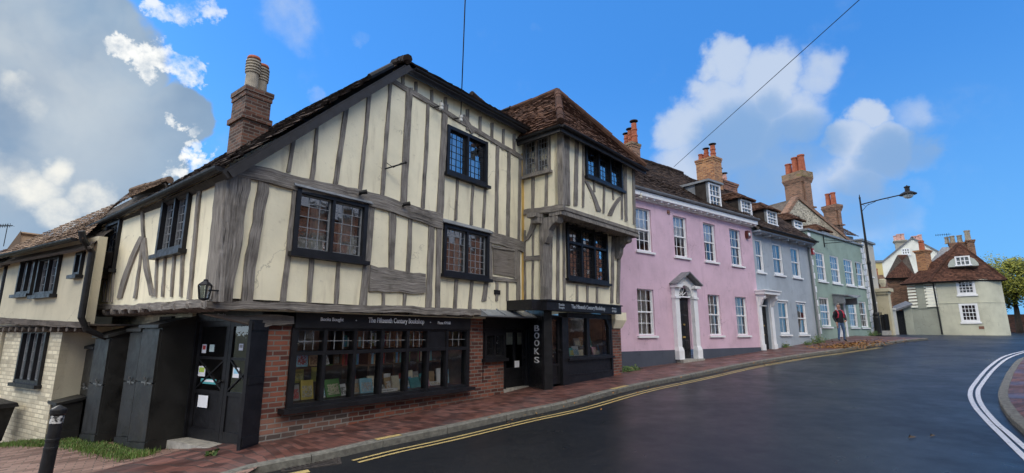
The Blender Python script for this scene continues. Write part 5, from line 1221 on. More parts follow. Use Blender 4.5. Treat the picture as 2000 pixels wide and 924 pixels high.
def slope_n(z): return -.5-(z-pz+.3)/2.4*3.1
for k, qd in enumerate((((1551, 430), (1566, 435), (1566, 447), (1551, 445)), ((1606, 452), (1619, 456), (1619, 466), (1606, 464)))): dormer(green, nrf, NF, qd, -.9, slope_n, 'hip', LEAD, TILE_R, 95+k*4, 2, 2)
def fix_alarm(fr, u, v, col, label):
    a, z = fr.px(u, v, .12); th = thing('alarm_box', fr.P(a, z-.15, .02), label, 'alarm box')
    mb = MB(); mb.prism(fr, [(a-.10, z-.16), (a+.10, z-.16), (a+.13, z), (a+.10, z+.16), (a-.10, z+.16), (a-.13, z)], .0, .13); mb.build('box', col, th)
    mb = MB(); mb.lathe(fr.P(a, z, .13), [(.07, 0), (.07, .02), (.03, .03)], 12, axis=fr.P(0, 0, 1)-fr.P(0, 0, 0)); mb.build('sounder', WHITE, th)
fix_alarm(PF, 1463, 458, colmat('maroon_plastic', (.12, .03, .02), .4), 'dark red and white alarm box at the end of the pink wall'); fix_alarm(NF, 1588.5, 491, colmat('red_plastic', (.45, .04, .03), .4), 'small red and white alarm box on the green house')
a, z = NF.px(1612, 470, .1); th = thing('hanging_sign_bracket', NF.P(a, z, .05), 'long black iron sign bracket high on the green house', 'bracket'); mb = MB(); a2, z2 = NF.px(1664, 464, .6)
mb.bar(NF.P(a, z-.35, .03), NF.P(a, z+.35, .03), .03); mb.bar(NF.P(a, z-.15, .03), NF.P(a+1.4, z+.0, 1.3), .03); mb.tube([NF.P(a, z+.05, .03), NF.P(a+.4, z-.0, .4), NF.P(a+.7, z+.02, .65)], .012, 6); mb.build('iron_arm', IRON, th)
# ------------------------------------------------------------------ flint gabled house behind, with its two big stacks
HF = Fr((NF.P(0, 0, -6.5).x, NF.P(0, 0, -6.5).y), 66)
def hp(u, v, o=0): return HF.px(u, v, o)
ga, gz_ = hp(1557, 385); gl = hp(1528, 430); gr = hp(1655, 468)
flint = thing('flint_gabled_house', HF.P(ga, 2, -3), 'old flint house gable with tall brick chimneys rising behind the green house', 'house')
mb = MB(); pol = [(gl[0]-.3, 4), (gr[0]+.3, 4), (gr[0], gr[1]), (ga, gz_), (gl[0], gl[1])]; mb.prism(HF, pol, -.4, 0); mb.build('flint_gable', FLINT, flint)
mb = MB(); mid_ = [(ga+(gr[0]-ga)*f, gz_+(gr[1]-gz_)*f) for f in (.45, 1.0)]
mb.prism(HF, [(mid_[0][0]-.6, 5), (gr[0]+.2, 5), mid_[1], mid_[0]], -.1, .03); mb.build('rubble_patch', FLINT2, flint)
mb = MB()
for p, q in (((gl[0], gl[1]), (ga, gz_)), ((ga, gz_), (gr[0]+.3, gr[1]-.15))): mb.bar(HF.P(*p, -.15), HF.P(*q, -.15), .5, .22)
mb.build('gable_coping', BR_BROWN, flint)
mb = MB(); bk = -7
for p, q in (((gl[0]-.5, gl[1]-.5), (ga, gz_)), ((ga, gz_), (gr[0]+.3, gr[1]-.15))): slab(mb, [HF.P(*p, -.3), HF.P(*q, -.3), HF.P(*q, bk), HF.P(*p, bk)], .15)
mb.build('roof', TILE_R if False else DOAK, flint)
def bigstack(u0, u1, vt, vb, o, pots, mat, capmat, uL):
    a0, a1 = hp(u0, (vt+vb)/2, o)[0], hp(u1, (vt+vb)/2, o)[0]; um = (u0+u1)/2; z1, z0 = hp(um, vt, o)[1], hp(um, vb, o)[1]; H_ = z1-z0; mb = MB(); d = min((abs(proj(HF.P(a0, (z0+z1)/2, o-q_*.05))[0]-uL), q_*.05) for q_ in range(6, 60))[1]
    mb.fbox(HF, a0, a1, z0-2.5, z1-H_*.30, o-d, o); mb.fbox(HF, a0+.2, a1-.2, z0-2.5, z1-H_*.30, o, o+.14)
    for k in range(4): g_ = .028*(k+1); zz = z1-H_*.30+k*.09; mb.fbox(HF, a0-g_, a1+g_, zz, zz+.09, o-d-g_, o+g_+.05)
    mb.fbox(HF, a0-.09, a1+.09, z1-H_*.30+.36, z1, o-d-.09, o+.19, 1); mb.fbox(HF, a0-.07, a1+.07, z0+.0, z0+.1, o-d-.07, o+.2)
    c = mb.build('chimney', [mat, capmat], flint)
    for fa, r, h in pots: p = HF.P((a0+a1)/2, z1, o-d*fa); q = MB(); q.lathe(p, [(r*1.1, 0), (r, .1), (r*.88, h*.9), (r*1.05, h*.92), (r*1.05, h), (r*.7, h)], 14); q.build('chimney_pot', TERRA, c)
bigstack(1566, 1585, 336, 405, -.6, [(.92, .24, .95), (.5, .24, 1.3), (.12, .24, 1.35)], BR_BROWN, BR_MOSS, 1534)
bigstack(1632, 1643, 400, 440, -3, [(.7, .2, 1.1), (.25, .2, 1.1)], BR_BROWN, BR_BROWN, 1609)
q = [hp(1612, 445, -2), hp(1660, 462, -2)]; mb = MB(); a0, z0 = hp(1614, 448, -2); a1, z1 = hp(1662, 460, -2); zm = (z0+z1)/2
roof(mb, HF.P(a0, zm-.3, -1.4), HF.P(a1, zm-.3, -1.4), HF.P(a1-.6, zm+1.0, -3), HF.P(a0+.2, zm+1.0, -3), 10, 18, seed=99); mb.build('rear_roof_tiles', TILE_D, flint)
mb = MB(); mb.fbox(HF, a0, a1-.25, zm-1.6, zm-.3, -3.4, -1.7); mb.build('rear_dormer', LEAD, flint)
# ------------------------------------------------------------------ beyond the green house: beige block, porch, walls
q = NF.P(nE+.05, 0, .0); EF = Fr((q.x, q.y), 50); eE = EF.px(1722, 600)[0]
beige = thing('beige_building', EF.P(2, 1.6, -3), 'tall plain beige rendered building with parapet behind the street lamp', 'building')
ez1 = EF.px(1692, 455)[1]; ez2 = EF.px(1711, 500)[1]; ezt = (ez1+ez2)/2
eN = EF.rect((1703, 560), (1708, 560), (1708, 590), (1703, 590)); eN2 = EF.rect((1700, 510), (1703, 510), (1703, 540), (1700, 540))
mb = MB(); wall_grid(mb, EF, 0, eE, .8, ezt, 0, [eN, eN2]); mb.build('wall', BEIGE, beige)
mb = MB(); SFb = Fr((q.x, q.y), 140); mb.fbox(EF, 0, .2, pz-.5, ezt-.002, -4.2, -.14); mb.build('side_wall', OCHRE, beige)
mb = MB(); mb.fbox(EF, -.12, eE+.1, ezt, ezt+.12, -.3, .12); mb.fbox(EF, -.12, .25, ezt, ezt+.12, -4.4, -.3); mb.build('parapet_coping', LEAD, beige)
for r in (eN, eN2): sash(beige, EF, r, 0, 2, 2, fw=.06)
mb = MB(); zz = 2; k = 0
while zz < ezt-.3:
    w = .34 if k % 2 == 0 else .2; mb.fbox(EF, .01, w, zz, zz+.3, 0, .03); zz += .34; k += 1
mb.build('quoins', WHITE, beige)
mb = MB(); a0, a1 = EF.px(1715, 600)[0], EF.px(1720, 600)[0]; zt_ = EF.px(1720, 566)[1]
mb.fbox(EF, a0, a1, .8, zt_-.35, -1.5, .5); mb.fbox(EF, a0-.1, a1+.1, zt_-.35, zt_-.2, -1.5, .6); mb.fbox(EF, a0-.2, a1+.2, zt_-.2, zt_, -1.5, .72)
for x in (a0+.15, a1-.15): mb.fbox(EF, x-.12, x+.12, .9, zt_-.36, .5, .58)
mb.build('porch', OCHRE, beige)
def frame_at(u, depth, az_):
    r = ray(u, 652); k = depth/r.y; return Fr((r.x*k, r.y*k), az_)
# railings by the porch
RF_ = frame_at(1712, 29.6, 60); th = thing('iron_railings', RF_.P(.6, zp(*RF_.P(.6, 0)[:2]), 0), 'short run of black iron railings on a stone kerb beside the lamp post', 'railings')
zb = zp(*RF_.P(.8, 0)[:2]); mb = MB(); mb.fbox(RF_, -.1, 1.7, zb-.3, zb+.16, -.15, .15); mb.build('stone_kerb', DOORST, th)
mb = MB()
for k in range(7): x = k*.15; mb.bar(RF_.P(x, zb+.1, 0), RF_.P(x, zb+1.15, 0), .03); mb.lathe(RF_.P(x, zb+1.15, 0), [(.015, 0), (.03, .04), (.004, .12)], 6)
mb.bar(RF_.P(-.05, zb+1.0, 0), RF_.P(1.0, zb+1.0, 0), .03); mb.bar(RF_.P(-.05, zb+.25, 0), RF_.P(1.0, zb+.25, 0), .03); mb.build('bars', IRON, th)
mb = MB(); mb.fbox(RF_, 1.02, 1.65, zb+.16, zb+1.1, -.1, .08)
for k in range(6): mb.fbox(RF_, 1.05+k*.1, 1.08+k*.1, zb+.2, zb+1.14, .08, .11)
mb.build('panel', IRON, th)
# dark doorway porch and glazed shelter behind the railings
KF = frame_at(1728, 33, 92); th = thing('glazed_porch', KF.P(.4, 1.6, 0), 'small grey glazed porch behind the iron railings', 'porch')
a0, a1 = KF.px(1728, 630)[0], KF.px(1743, 630)[0]; zt_ = KF.px(1735, 606)[1]
mb = MB(); mb.fbox(KF, a0-.1, a1+.25, zt_, zt_+.14, -1.2, .15)
for x in (a0, (a0+a1)/2, a1): mb.fbox(KF, x-.04, x+.04, 1.3, zt_, -.08, 0)
mb.fbox(KF, a1+.05, a1+.28, 1.3, zt_, -1.2, .05, 0); mb.build('frame', colmat('grey_joinery', (.45, .46, .45)), th)
mb = MB(); mb.face([KF.P(a0, 1.4, -.04), KF.P(a1, 1.4, -.04), KF.P(a1, zt_, -.04), KF.P(a0, zt_, -.04)]); mb.build('pane', GLASS, th); room(th, KF, a0, a1, 1.4, zt_, -.1, 1.0)
# brick garden building and its piers
BFr = frame_at(1738, 41, 104); th = thing('brick_outbuilding', BFr.P(1, 1.6, -1), 'old red-brown brick building with steep tiled roof below the white gable', 'building')
a0, a1 = BFr.px(1737, 580)[0], BFr.px(1792, 580)[0]; zt_ = BFr.px(1760, 542)[1]
mb = MB(); mb.fbox(BFr, a0, a1, 1.2, zt_, -4, 0); mb.build('wall', BR_BROWN, th)
zr_ = BFr.px(1780, 497, -2.2)[1]; mb = MB(); e0, e1 = BFr.P(a0-.25, zt_-.05, .3), BFr.P(a1, zt_-.05, .3); t0, t1 = BFr.P(BFr.px(1775, 505, -2.2)[0], zr_, -2.2), BFr.P(a1, zr_, -2.2)
slab(mb, [e0, e1, t1, t0], .1); r_o = mb.build('roof', DOAK, th); mb = MB(); roof(mb, e0, e1, t1, t0, 18, 26, seed=111); mb.build('roof_tiles', TILE_P, r_o); gutter(th, e0, e1, .06)
YF = frame_at(1716, 44, 100); th = thing('yellow_building', YF.P(.3, 1.6, -1), 'sliver of a yellow rendered building behind the beige block', 'building'); a0, a1 = YF.px(1705, 530)[0], YF.px(1725, 530)[0]; mb = MB(); z_ = YF.px(1720, 513)[1]; mb.fbox(YF, a0, a1, 1, z_, -3, 0); mb.build('wall', YELR, th); mb = MB(); mb.fbox(YF, a0-.1, a1+.1, z_, z_+.2, -3.1, .1); mb.build('coping', LEAD, th)
for (u0, u1, vt, vb, dep, lab) in ((1721, 1733, 537, 640, 37.5, 'brick garden pier with one terracotta pot beside the beige building'), (1733, 1744, 560, 640, 37, 'lower weathered brick pier in front of the brick outbuilding')):
    fr = frame_at(u0, dep, 104); a1 = fr.px(u1, 600)[0]; zt_ = fr.px(u0, vt)[1]; th = thing('brick_pier', fr.P(a1/2, 1.6, -.2), lab, 'pier'); mb = MB(); mb.fbox(fr, 0, a1, 1.2, zt_-.3, -.5, 0); mb.fbox(fr, -.08, a1+.08, zt_-.3, zt_-.15, -.58, .08); mb.fbox(fr, -.03, a1+.03, zt_-.15, zt_, -.53, .03); mb.build('shaft', BR_BROWN, th)
    mb = MB(); p = fr.P(a1*.45, zt_, -.25); mb.lathe(p, [(.16, 0), (.15, .4), (.18, .42), (.18, .5), (.1, .5)], 10) if u0 == 1721 else mb.lathe(p, [(.12, 0), (.22, .3), (.24, .55), (.15, .6)], 10); mb.build('chimney_pot', TERRA if u0 == 1721 else OCHRE, th)
# ------------------------------------------------------------------ round-cornered house at the end of the street
kx = ray(1843, 652); K_ = (kx.x*37/kx.y, 37.0)
XF = Fr(K_, 128); XL = Fr(K_, 152)
endh = thing('corner_house', (K_[0]+1.5, K_[1]+1, zp(*K_)), 'pale green two-storey house with red clay hipped roof at the bend of the street', 'house')
xe = XF.px(1971, 600)[0]; zE = (XF.px(1838, 546)[1]+XF.px(1962, 546)[1])/2; zB = 1.25
def bow_o(a): f = max(0, a-xe*.45)/(xe*.55); return -1.5*f*f
XW1 = XF.rect((1872, 546), (1913, 546), (1916, 575), (1874, 575)); XW2 = XF.rect((1873, 592), (1911, 594), (1913, 629), (1876, 629)); XW1 = (XW2[0]+.05, XW2[1]+.05, XW1[2], XW1[3])
mb = MB(); aw = XW2[1]+.15; wall_grid(mb, XF, 0, aw, zB, zE, 0, [hl(XW1), hl(XW2)])
n = 14; ks = [aw+(xe-aw)*i/n for i in range(n+1)]; b0 = bow_o(aw)
for i in range(n): mb.face([XF.P(ks[i], zB, bow_o(ks[i])-b0), XF.P(ks[i+1], zB, bow_o(ks[i+1])-b0), XF.P(ks[i+1], zE, bow_o(ks[i+1])-b0), XF.P(ks[i], zE, bow_o(ks[i])-b0)])
oe = bow_o(xe)-b0; mb.face([XF.P(xe, zB, oe), XF.P(xe-1.0, zB, oe-5), XF.P(xe-1.0, zE, oe-5), XF.P(xe, zE, oe)]); mb.build('wall', PALE, endh)
zs_ = XF.px(1850, 593)[1]
mb = MB(); mb.fbox(XF, .0, aw, zs_, zs_+.05, 0, .03)
for i in range(n): mb.hexa([XF.P(ks[i], zs_, bow_o(ks[i])-b0-.05), XF.P(ks[i+1], zs_, bow_o(ks[i+1])-b0-.05), XF.P(ks[i+1], zs_+.05, bow_o(ks[i+1])-b0-.05), XF.P(ks[i], zs_+.05, bow_o(ks[i])-b0-.05), XF.P(ks[i], zs_, bow_o(ks[i])-b0+.03), XF.P(ks[i+1], zs_, bow_o(ks[i+1])-b0+.03), XF.P(ks[i+1], zs_+.05, bow_o(ks[i+1])-b0+.03), XF.P(ks[i], zs_+.05, bow_o(ks[i])-b0+.03)])
mb.build('string_course', PALE, endh)
CREAMW = plain('cream_joinery', (.70, .69, .58), .5, .06)
for r in (XW1, XW2): sash(endh, XF, r, 0, 4, 4, fw=.13, rec=-.02, bar=.035, sill=.12)
mb = MB(); a_, z_ = XF.px(1917, 640); mb.fbox(XF, a_-.14, a_+.14, z_-.1, z_+.1, 0, .02); mb.build('air_brick', BR_DARK, endh)
# left flank: weatherboard over render
ll = XL.px(1778, 600)[0]; zw = XL.px(1810, 600)[1]
mb = MB(); mb.fbox(XL, ll, 0, zB, zw, -.2, 0); mb.fbox(XL, ll*.70, ll*.40, zw-.1, zE, -.2, .06); mb.build('flank_wall', PALEG, endh)
mb = MB(); mq = MB(); k = 0; zz = zw
while zz < zE-.05:
    for (x0, x1, mm_) in ((ll, ll*.70, mb), (ll*.40, -.02, mq)): mm_.hexa([XL.P(x0, zz, -.1), XL.P(x1, zz, -.1), XL.P(x1, zz+.16, -.1), XL.P(x0, zz+.16, -.1), XL.P(x0, zz, .12), XL.P(x1, zz, .12), XL.P(x1, zz+.16, .05), XL.P(x0, zz+.16, .05)])
    zz += .235
mb.build('weatherboarding', CREAMW, endh); mq.build('weatherboarding', CREAMW, endh)
mb = MB(); mb.tube([XL.P(-.1, zE, .12), XL.P(-.05, zB+.3, .10)], .05, 6); mb.build('drainpipe', IRON, endh)
# hipped roof
apu = XF.px(1892, 474, -2.6); zA = apu[1]; A1 = XF.P(apu[0]-.6, zA, -2.6); ovh = .25
c00 = XF.P(-.35, zE-.05, .3); c10 = XF.P(xe*.5, zE-.05, .3); c20 = XF.P(xe+.25, zE-.05, oe+.25); lf0 = XL.P(ll-.3, zE-.05, .3); bk_ = XF.P(xe-.8, zE-.05, -6)
mb = MB()
for t_ in ((c00, c10, A1), (c10, c20, A1), (lf0, c00, A1), (c20, bk_, A1)): slab(mb, t_, .08)
xr = mb.build('roof', DOAK, endh); mb = MB()
tri_rows = 24
def tri2(mb, p, q, top, rows, cols, seed):
    for r in range(rows): pass
    L = (q-p); f = max(0, min(1, (top-p).dot(L)/L.length_squared)); b = p+L*f; h = top-b
    roof(mb, p, q, q+h, p+h, rows, cols, seed=seed, sag=.02, mask=lambda u, v: (v*f-.01 < u < 1-v*(1-f)+.01))
tri2(mb, c00, c10, A1, 26, 16, 121); tri2(mb, c10, c20, A1, 26, 18, 122); tri2(mb, lf0, c00, A1, 26, 26, 123); tri2(mb, c20, bk_, A1, 26, 26, 124)
for p in (c00, c20): ridge_tiles(mb, p, A1, .11, seed=9)
mb.build('roof_tiles', TILE_P, xr)
gutter(endh, XF.P(-.3, zE-.06, .36), XF.P(xe*.5, zE-.06, .36), .07); gutter(endh, XF.P(xe*.5, zE-.06, .34), XF.P(xe+.2, zE-.06, oe+.3), .07); gutter(endh, lf0+XL.P(0, 0, .05)-XL.P(0, 0, 0), c00, .07)
# eyebrow dormer
dq = XF.rect((1868, 503), (1892, 502), (1892, 517), (1869, 517), -.35); a0, a1, z0, z1 = dq; mb = MB(); n = 10
for i in range(n):
    f0, f1 = i/n, (i+1)/n; x0, x1 = a0-.5+(a1-a0+1.0)*f0, a0-.5+(a1-a0+1.0)*f1; h0, h1 = math.sin(math.pi*f0)**.5*.55, math.sin(math.pi*f1)**.5*.55; zb_ = z0-.12
    mb.hexa([XF.P(x0, zb_-.2, -1.9), XF.P(x1, zb_-.2, -1.9), XF.P(x1, zb_+h1+.45*(z1-z0), -1.9), XF.P(x0, zb_+h0+.45*(z1-z0), -1.9), XF.P(x0, zb_, -.42), XF.P(x1, zb_, -.42), XF.P(x1, zb_+h1+.35*(z1-z0), -.42), XF.P(x0, zb_+h0+.35*(z1-z0), -.42)])
dm = mb.build('dormer', colmat('grey_green_lead', (.42, .45, .40), .6), endh)
mb = MB(); fw = .09; mb.fbox(XF, a0-fw, a0, z0-fw, z1+fw, -.45, -.3); mb.fbox(XF, a1, a1+fw, z0-fw, z1+fw, -.45, -.3); mb.fbox(XF, a0, a1, z1, z1+fw, -.45, -.302); mb.fbox(XF, a0-.15, a1+.15, z0-fw, z0, -.45, -.28)
for k in (1, 2): x = a0+(a1-a0)*k/3; mb.fbox(XF, x-.03, x+.03, z0, z1, -.44, -.32)
mb.fbox(XF, a0, a1, (z0+z1)/2-.025, (z0+z1)/2+.025, -.44, -.322); mb.build('dormer_window', WHITE, dm); mb = MB(); mb.face([XF.P(a0, z0, -.40), XF.P(a1, z0, -.40), XF.P(a1, z1, -.40), XF.P(a0, z1, -.40)]); mb.build('pane', colmat('dark_glazing', (.12, .13, .13), .1), dm)
# stacks: red stack in front, long rear stack with four pots
chim_px(xr, XL, -.8, 1792, 1811, 488, 560, .9, BR_ORANGE, [(.5, .5, .2, .75, 'pot')], TERRA, cap=.12)
chim_px(xr, XF, -3.4, 1856, 1893, 473, 500, .8, BR_BROWN, [(-.08, .5, .16, .55, 'pot'), (.22, .5, .18, .6, 'pot'), (.62, .5, .18, .6, 'pot')], TERRAB, cap=.05)
chim_px(xr, XF, -3.0, 1892, 1906, 468, 512, .8, BR_BROWN, [(.3, .5, .2, .8, 'pot')], TERRAB, cap=.08)
mb = MB(); a0, z0 = XF.px(1815, 512, -4.5); a1, z1 = XF.px(1850, 485, -4.5)
slab(mb, [XF.P(a0-.2, z0-.3, -3.6), XF.P(a1+1.2, z0-.3, -3.6), XF.P(a1+1.2, z1+.3, -5.5), XF.P(a0+1.0, z1+.3, -5.5)], .1); mb.build('rear_slate_roof', SLATE, xr)
mb = MB(); mb.fbox(XF, a0+.2, a1+1, 3, z0-.35, -6.5, -4.0); mb.build('rear_wall', WHITER, endh)
# grey lean-to with dark gate at the left of the corner house
OF = frame_at(1752, 36.6, 118); th = thing('lean_to_wall', OF.P(1.2, 1.6, 0), 'low grey rendered wall with slate lean-to and dark gateway', 'wall'); a0, a1, a2 = OF.px(1752, 620)[0], OF.px(1767, 620)[0], OF.px(1783, 620)[0]; zl, zr2 = OF.px(1752, 605)[1], OF.px(1788, 593)[1]
mb = MB(); mb.prism(OF, [(a1, 1.2), (a2, 1.2), (a2, zr2), (a1, zr2-.35)], -.4, 0); mb.fbox(OF, a0-.3, a0, 1.2, zl, -.4, 0); mb.build('wall', PALEG, th)
mb = MB(); slab(mb, [OF.P(a0-.4, zl-.05, .3), OF.P(a2, zr2+.05, .3), OF.P(a2, zr2+.35, -1.6), OF.P(a0-.2, zl+.25, -1.6)], .12); mb.build('roof', SLATE, th); mb = MB(); mb.fbox(OF, a0, a1, 1.3, zl-.05, -.3, -.2)
for k in range(6): x = a0+(a1-a0)*k/6; mb.fbox(OF, x+.01, x+(a1-a0)/6-.01, 1.35, zl-.1, -.2, -.18)
mb.build('gate', BLACK, th)
# white gabled house behind
WF = frame_at(1782, 52, 124); th = thing('white_gabled_house', WF.P(0, 1.6, -4), 'white rendered gable end with one small window above the brown roofs', 'house')
ap_ = WF.px(1781, 463); l_ = WF.px(1718, 514); r_ = WF.px(1840, 494); mb = MB()
ww = WF.rect((1762, 486), (1776, 485), (1776, 497), (1762, 497)); mb.prism(WF, [(l_[0], 1.5), (r_[0], 1.5), r_, ap_, l_], -.3, 0); mb.build('gable_wall', WHITER, th)
mb = MB()
for p, q in ((l_, ap_), (ap_, r_)): slab(mb, [WF.P(p[0], p[1]+.1, .1), WF.P(q[0], q[1]+.1, .1), WF.P(q[0], q[1]+.1, -9), WF.P(p[0], p[1]+.1, -9)], .15)
wr = mb.build('roof', SLATE, th); mb = MB(); a0, a1, z0, z1 = ww; mb.fbox(WF, a0-.1, a1+.1, z0-.15, z0, 0, .08)
for k in range(4): x = a0+(a1-a0)*k/3; mb.fbox(WF, x-.05, x+.05, z0, z1, 0, .05)
for y in (z0+.05, (z0+z1)/2, z1-.03): mb.fbox(WF, a0+.05, a1-.05, y-.04, y+.04, 0, .048)
w_ = mb.build('window', WHITE, th); mb = MB(); mb.face([WF.P(a0, z0, .02), WF.P(a1, z0, .02), WF.P(a1, z1, .02), WF.P(a0, z1, .02)]); mb.build('pane', MATS.get('dark_glazing', COL['dark_glazing']), w_)
chim_px(wr, WF, -1.2, 1750, 1771, 469, 500, 1.0, colmat('grey_stucco_stack', (.35, .33, .27)), [(.12, .5, .2, .6, 'pot'), (.45, .5, .22, .75, 'pot'), (.8, .5, .2, .75, 'pot')], PINKPOT, cap=.15)
chim_px(wr, WF, -1.0, 1788, 1802, 470, 500, 1.0, BR_BROWN, [(.0, .5, .2, .6, 'pot'), (.55, .5, .2, .6, 'pot'), (.95, .5, .2, .7, 'pot')], PINKPOT, cap=.15)
def aerial(p, s, az_, label):
    th = thing('tv_aerial', p, label, 'aerial'); f = Fr((p.x, p.y), az_); mb = MB(); mb.tube([p, p+Vector((0, 0, 1.3*s))], .02*s, 6); z = p.z+1.2*s; mb.bar(f.P(-.9*s, z, 0), f.P(.35*s, z, 0), .025*s)
    for k in range(7): x = (-.85+k*.17)*s; mb.bar(f.P(x, z, -.22*s), f.P(x, z, .22*s), .016*s); mb.bar(f.P(x, z-.12*s, 0), f.P(x, z+.12*s, 0), .016*s)
    mb.build('aerial_rods', IRON, th)
p = XF.P(*XF.px(1853, 481, -3.6), -3.6); aerial(p, .8, 118, 'television aerial on the corner house chimney')
# end of the street: brick wall and autumn trees
DFr = frame_at(1975, 52, 126); th = tag(MB().fbox(DFr, -1, 12, 1.3, DFr.px(1985, 614)[1], -.35, 0).fbox(DFr, 2.2, 2.9, 1.3, DFr.px(1985, 609)[1], -.45, .1).build('garden_wall', BR_DARK), 'low brown brick garden wall under the yellow trees', 'wall')
def tree(x, y, h, r, n, mats, label, seed, group):
    rr = random.Random(seed); z = zp(x, y); th = thing('autumn_tree', (x, y, z-.1), label, 'tree', group); mb = MB(); tips = []
    mb.tube([(x, y, z-.2), (x+.1, y, z+h*.3), (x+.15, y+.1, z+h*.55)], [.28, .2, .13], 8)
    for k in range(11):
        a = rr.uniform(0, 6.28); z0 = z+h*rr.uniform(.28, .55); e = Vector((x+math.cos(a)*r*rr.uniform(.5, .85), y+math.sin(a)*r*rr.uniform(.5, .85), z+h*rr.uniform(.5, .92))); s0 = Vector((x+.1, y, z0)); m_ = s0.lerp(e, .5)+Vector((0, 0, .3)); mb.tube([s0, m_, e], [.09, .05, .02], 6); tips.append((m_, r*.30)); tips.append((e, r*rr.uniform(.22, .40)))
    for k in range(26): a, b = rr.uniform(0, 6.28), rr.uniform(-.6, 1.2); tips.append((Vector((x+math.cos(a)*math.cos(b)*r*.8, y+math.sin(a)*math.cos(b)*r*.8, z+h*.56+math.sin(b)*h*.40)), r*rr.uniform(.18, .33)))
    mb.build('trunk', BARK, th, smooth=True); mb = MB()
    for c, rad_ in tips:
        for k in range(n//len(tips)):
            d = Vector((rr.gauss(0, 1), rr.gauss(0, 1), rr.gauss(0, .8))).normalized()*rad_*rr.uniform(.3, 1.1)**.6; p = c+d
            u_ = Vector((rr.gauss(0, 1), rr.gauss(0, 1), rr.gauss(0, 1))).normalized(); v_ = u_.orthogonal().normalized(); s = rr.uniform(.07, .14)
            mb.face([p-u_*s, p+v_*s*.6, p+u_*s, p-v_*s*.6], 0 if rr.random() < .72 else 1)
    mb.build('crown', mats, th)
tree(49.2, 49.0, 6.9, 3.4, 22000, [YLEAF, GLEAF], 'dense yellow-green autumn tree behind the brown garden wall', 5, None)
tree(53.5, 55, 8.2, 3.4, 4000, [GLEAF, YLEAF], 'taller olive tree behind the yellow-green one', 6, None)
tree(46.8, 55.5, 7.6, 1.7, 700, [BLEAF, GLEAF], 'thin half-bare tree beside the corner house roof', 8, None)
# ------------------------------------------------------------------ street lamp
lp = hit(1716, 652); zb = lp.z; sl = thing('street_lamp', lp, 'tall black street lamp with a swan bracket and round lantern', 'street lamp')
Zt = lp.z+math.hypot(lp.x, lp.y)/math.hypot(*ray(1686, 388)[:2])*(ray(1686, 388).z)-(lp.z-EYE); Fl = Fr((lp.x, lp.y), 90-0)
lean = Vector((-.55, 0, 0)); top = Vector((lp.x, lp.y, Zt))
H_ = Zt-zb; mb = MB(); mb.lathe(lp, [(.17, -.1), (.17, .9), (.13, 1.0), (.15, 1.05), (.15, 1.12), (.09, 1.25), (.08, H_*.50), (.10, H_*.505), (.10, H_*.515), (.07, H_*.53), (.045, H_)], 14); mb.lathe(lp+Vector((0, 0, H_)), [(.03, 0), (.06, .05), (.05, .1), (.02, .16), (.03, .2), (.005, .3)], 8); mb.build('column', IRON, sl, smooth=False)
ar = Vector((.866, .5, 0)); ar = Vector((math.cos(rad(35)), -math.sin(rad(35)), 0)); s0 = lp+Vector((0, 0, H_-.35)); dpx = 970*1/ (lp.y); Lr = 2.05
e0 = s0+ar*Lr+Vector((0, 0, .30)); mb = MB(); mb.tube([s0, s0.lerp(e0, .5)+Vector((0, 0, .02)), e0], .035, 8); mb.tube([s0+Vector((0, 0, -.45)), s0+ar*.3+Vector((0, 0, -.1)), s0+ar*.75+Vector((0, 0, .08))], .015, 6); mb.tube([s0+ar*.1+Vector((0, 0, -.02)), s0+ar*.25+Vector((0, 0, -.15)), s0+ar*.4+Vector((0, 0, -.02))], .012, 6); mb.lathe(s0+ar*1.35+Vector((0, 0, .10)), [(.01, 0), (.03, .03), (.01, .06)], 6); mb.build('bracket_arm', IRON, sl)
mb = MB(); c = e0+ar*.25; mb.lathe(c, [(.20, -.06), (.42, -.05), (.42, -.01), (.30, .07), (.18, .14), (.12, .16), (.12, .36), (.15, .38), (.15, .44), (.06, .47), (.02, .52)], 16); mb.build('lantern_hood', IRON, sl); mb = MB(); mb.lathe(c, [(.26, -.06), (.24, -.16), (.16, -.24), (.05, -.28)], 14); mb.build('glass_bowl', colmat('opal_glass', (.62, .65, .62), .2), sl, smooth=True)
# ------------------------------------------------------------------ cottage down the lane on the left
cb = hit(92, 862); CF = Fr((cb.x, cb.y), 120)
cot = thing('rendered_cottage', CF.P(-2, zp(cb.x-1.5, cb.y+1), -2), 'jettied cottage with cream render above limewashed brick, down the lane', 'house')
CU = .18
c1 = CF.px(191, 475, CU)[0]; c0_ = CF.px(8, 560, CU)[0]; zc = CF.px(90, 634, CU)[1]; zce = (CF.px(30, 506, CU)[1]+CF.px(165, 474, CU)[1])/2
CA = CF.rect((46, 508), (77, 504), (64, 575), (36, 575), CU); CB = CF.rect((83, 504), (124, 500), (109, 577), (72, 575), CU); CC = CF.rect((155, 494), (168, 492), (161, 537), (148, 538), CU)
mb = MB(); wall_grid(mb, CF, c0_, c1, zc, zce+.1, CU, [hl(CA), hl(CB), hl(CC, .01)]); mb.build('render_wall', COTT, cot)
CD = CF.rect((56, 643), (101, 645), (78, 752), (28, 745)); cs = CF.px(107, 740)[0]
mb = MB(); wall_grid(mb, CF, c0_-.0, cs, -1.4, zc, 0, [hl(CD)]); mb.build('brick_wall', BR_CREAM, cot)
mb = MB(); mb.fbox(CF, cs-.2, cs, -1.2, zc, -2.6, -.002); mb.build('return_wall', COTT, cot)
leaded(cot, CF, CA, CU, 2, 2, 4, seed=31, fw=.06, frame=BLACK, curt=[(.6, 1)]); leaded(cot, CF, CB, CU, 2, 2, 4, seed=32, fw=.06, curt=[(.0, .2)]); leaded(cot, CF, CC, CU, 1, 1, 1, seed=33, fw=.05); leaded(cot, CF, CD, 0, 3, 2, 5, seed=34, fw=.07)
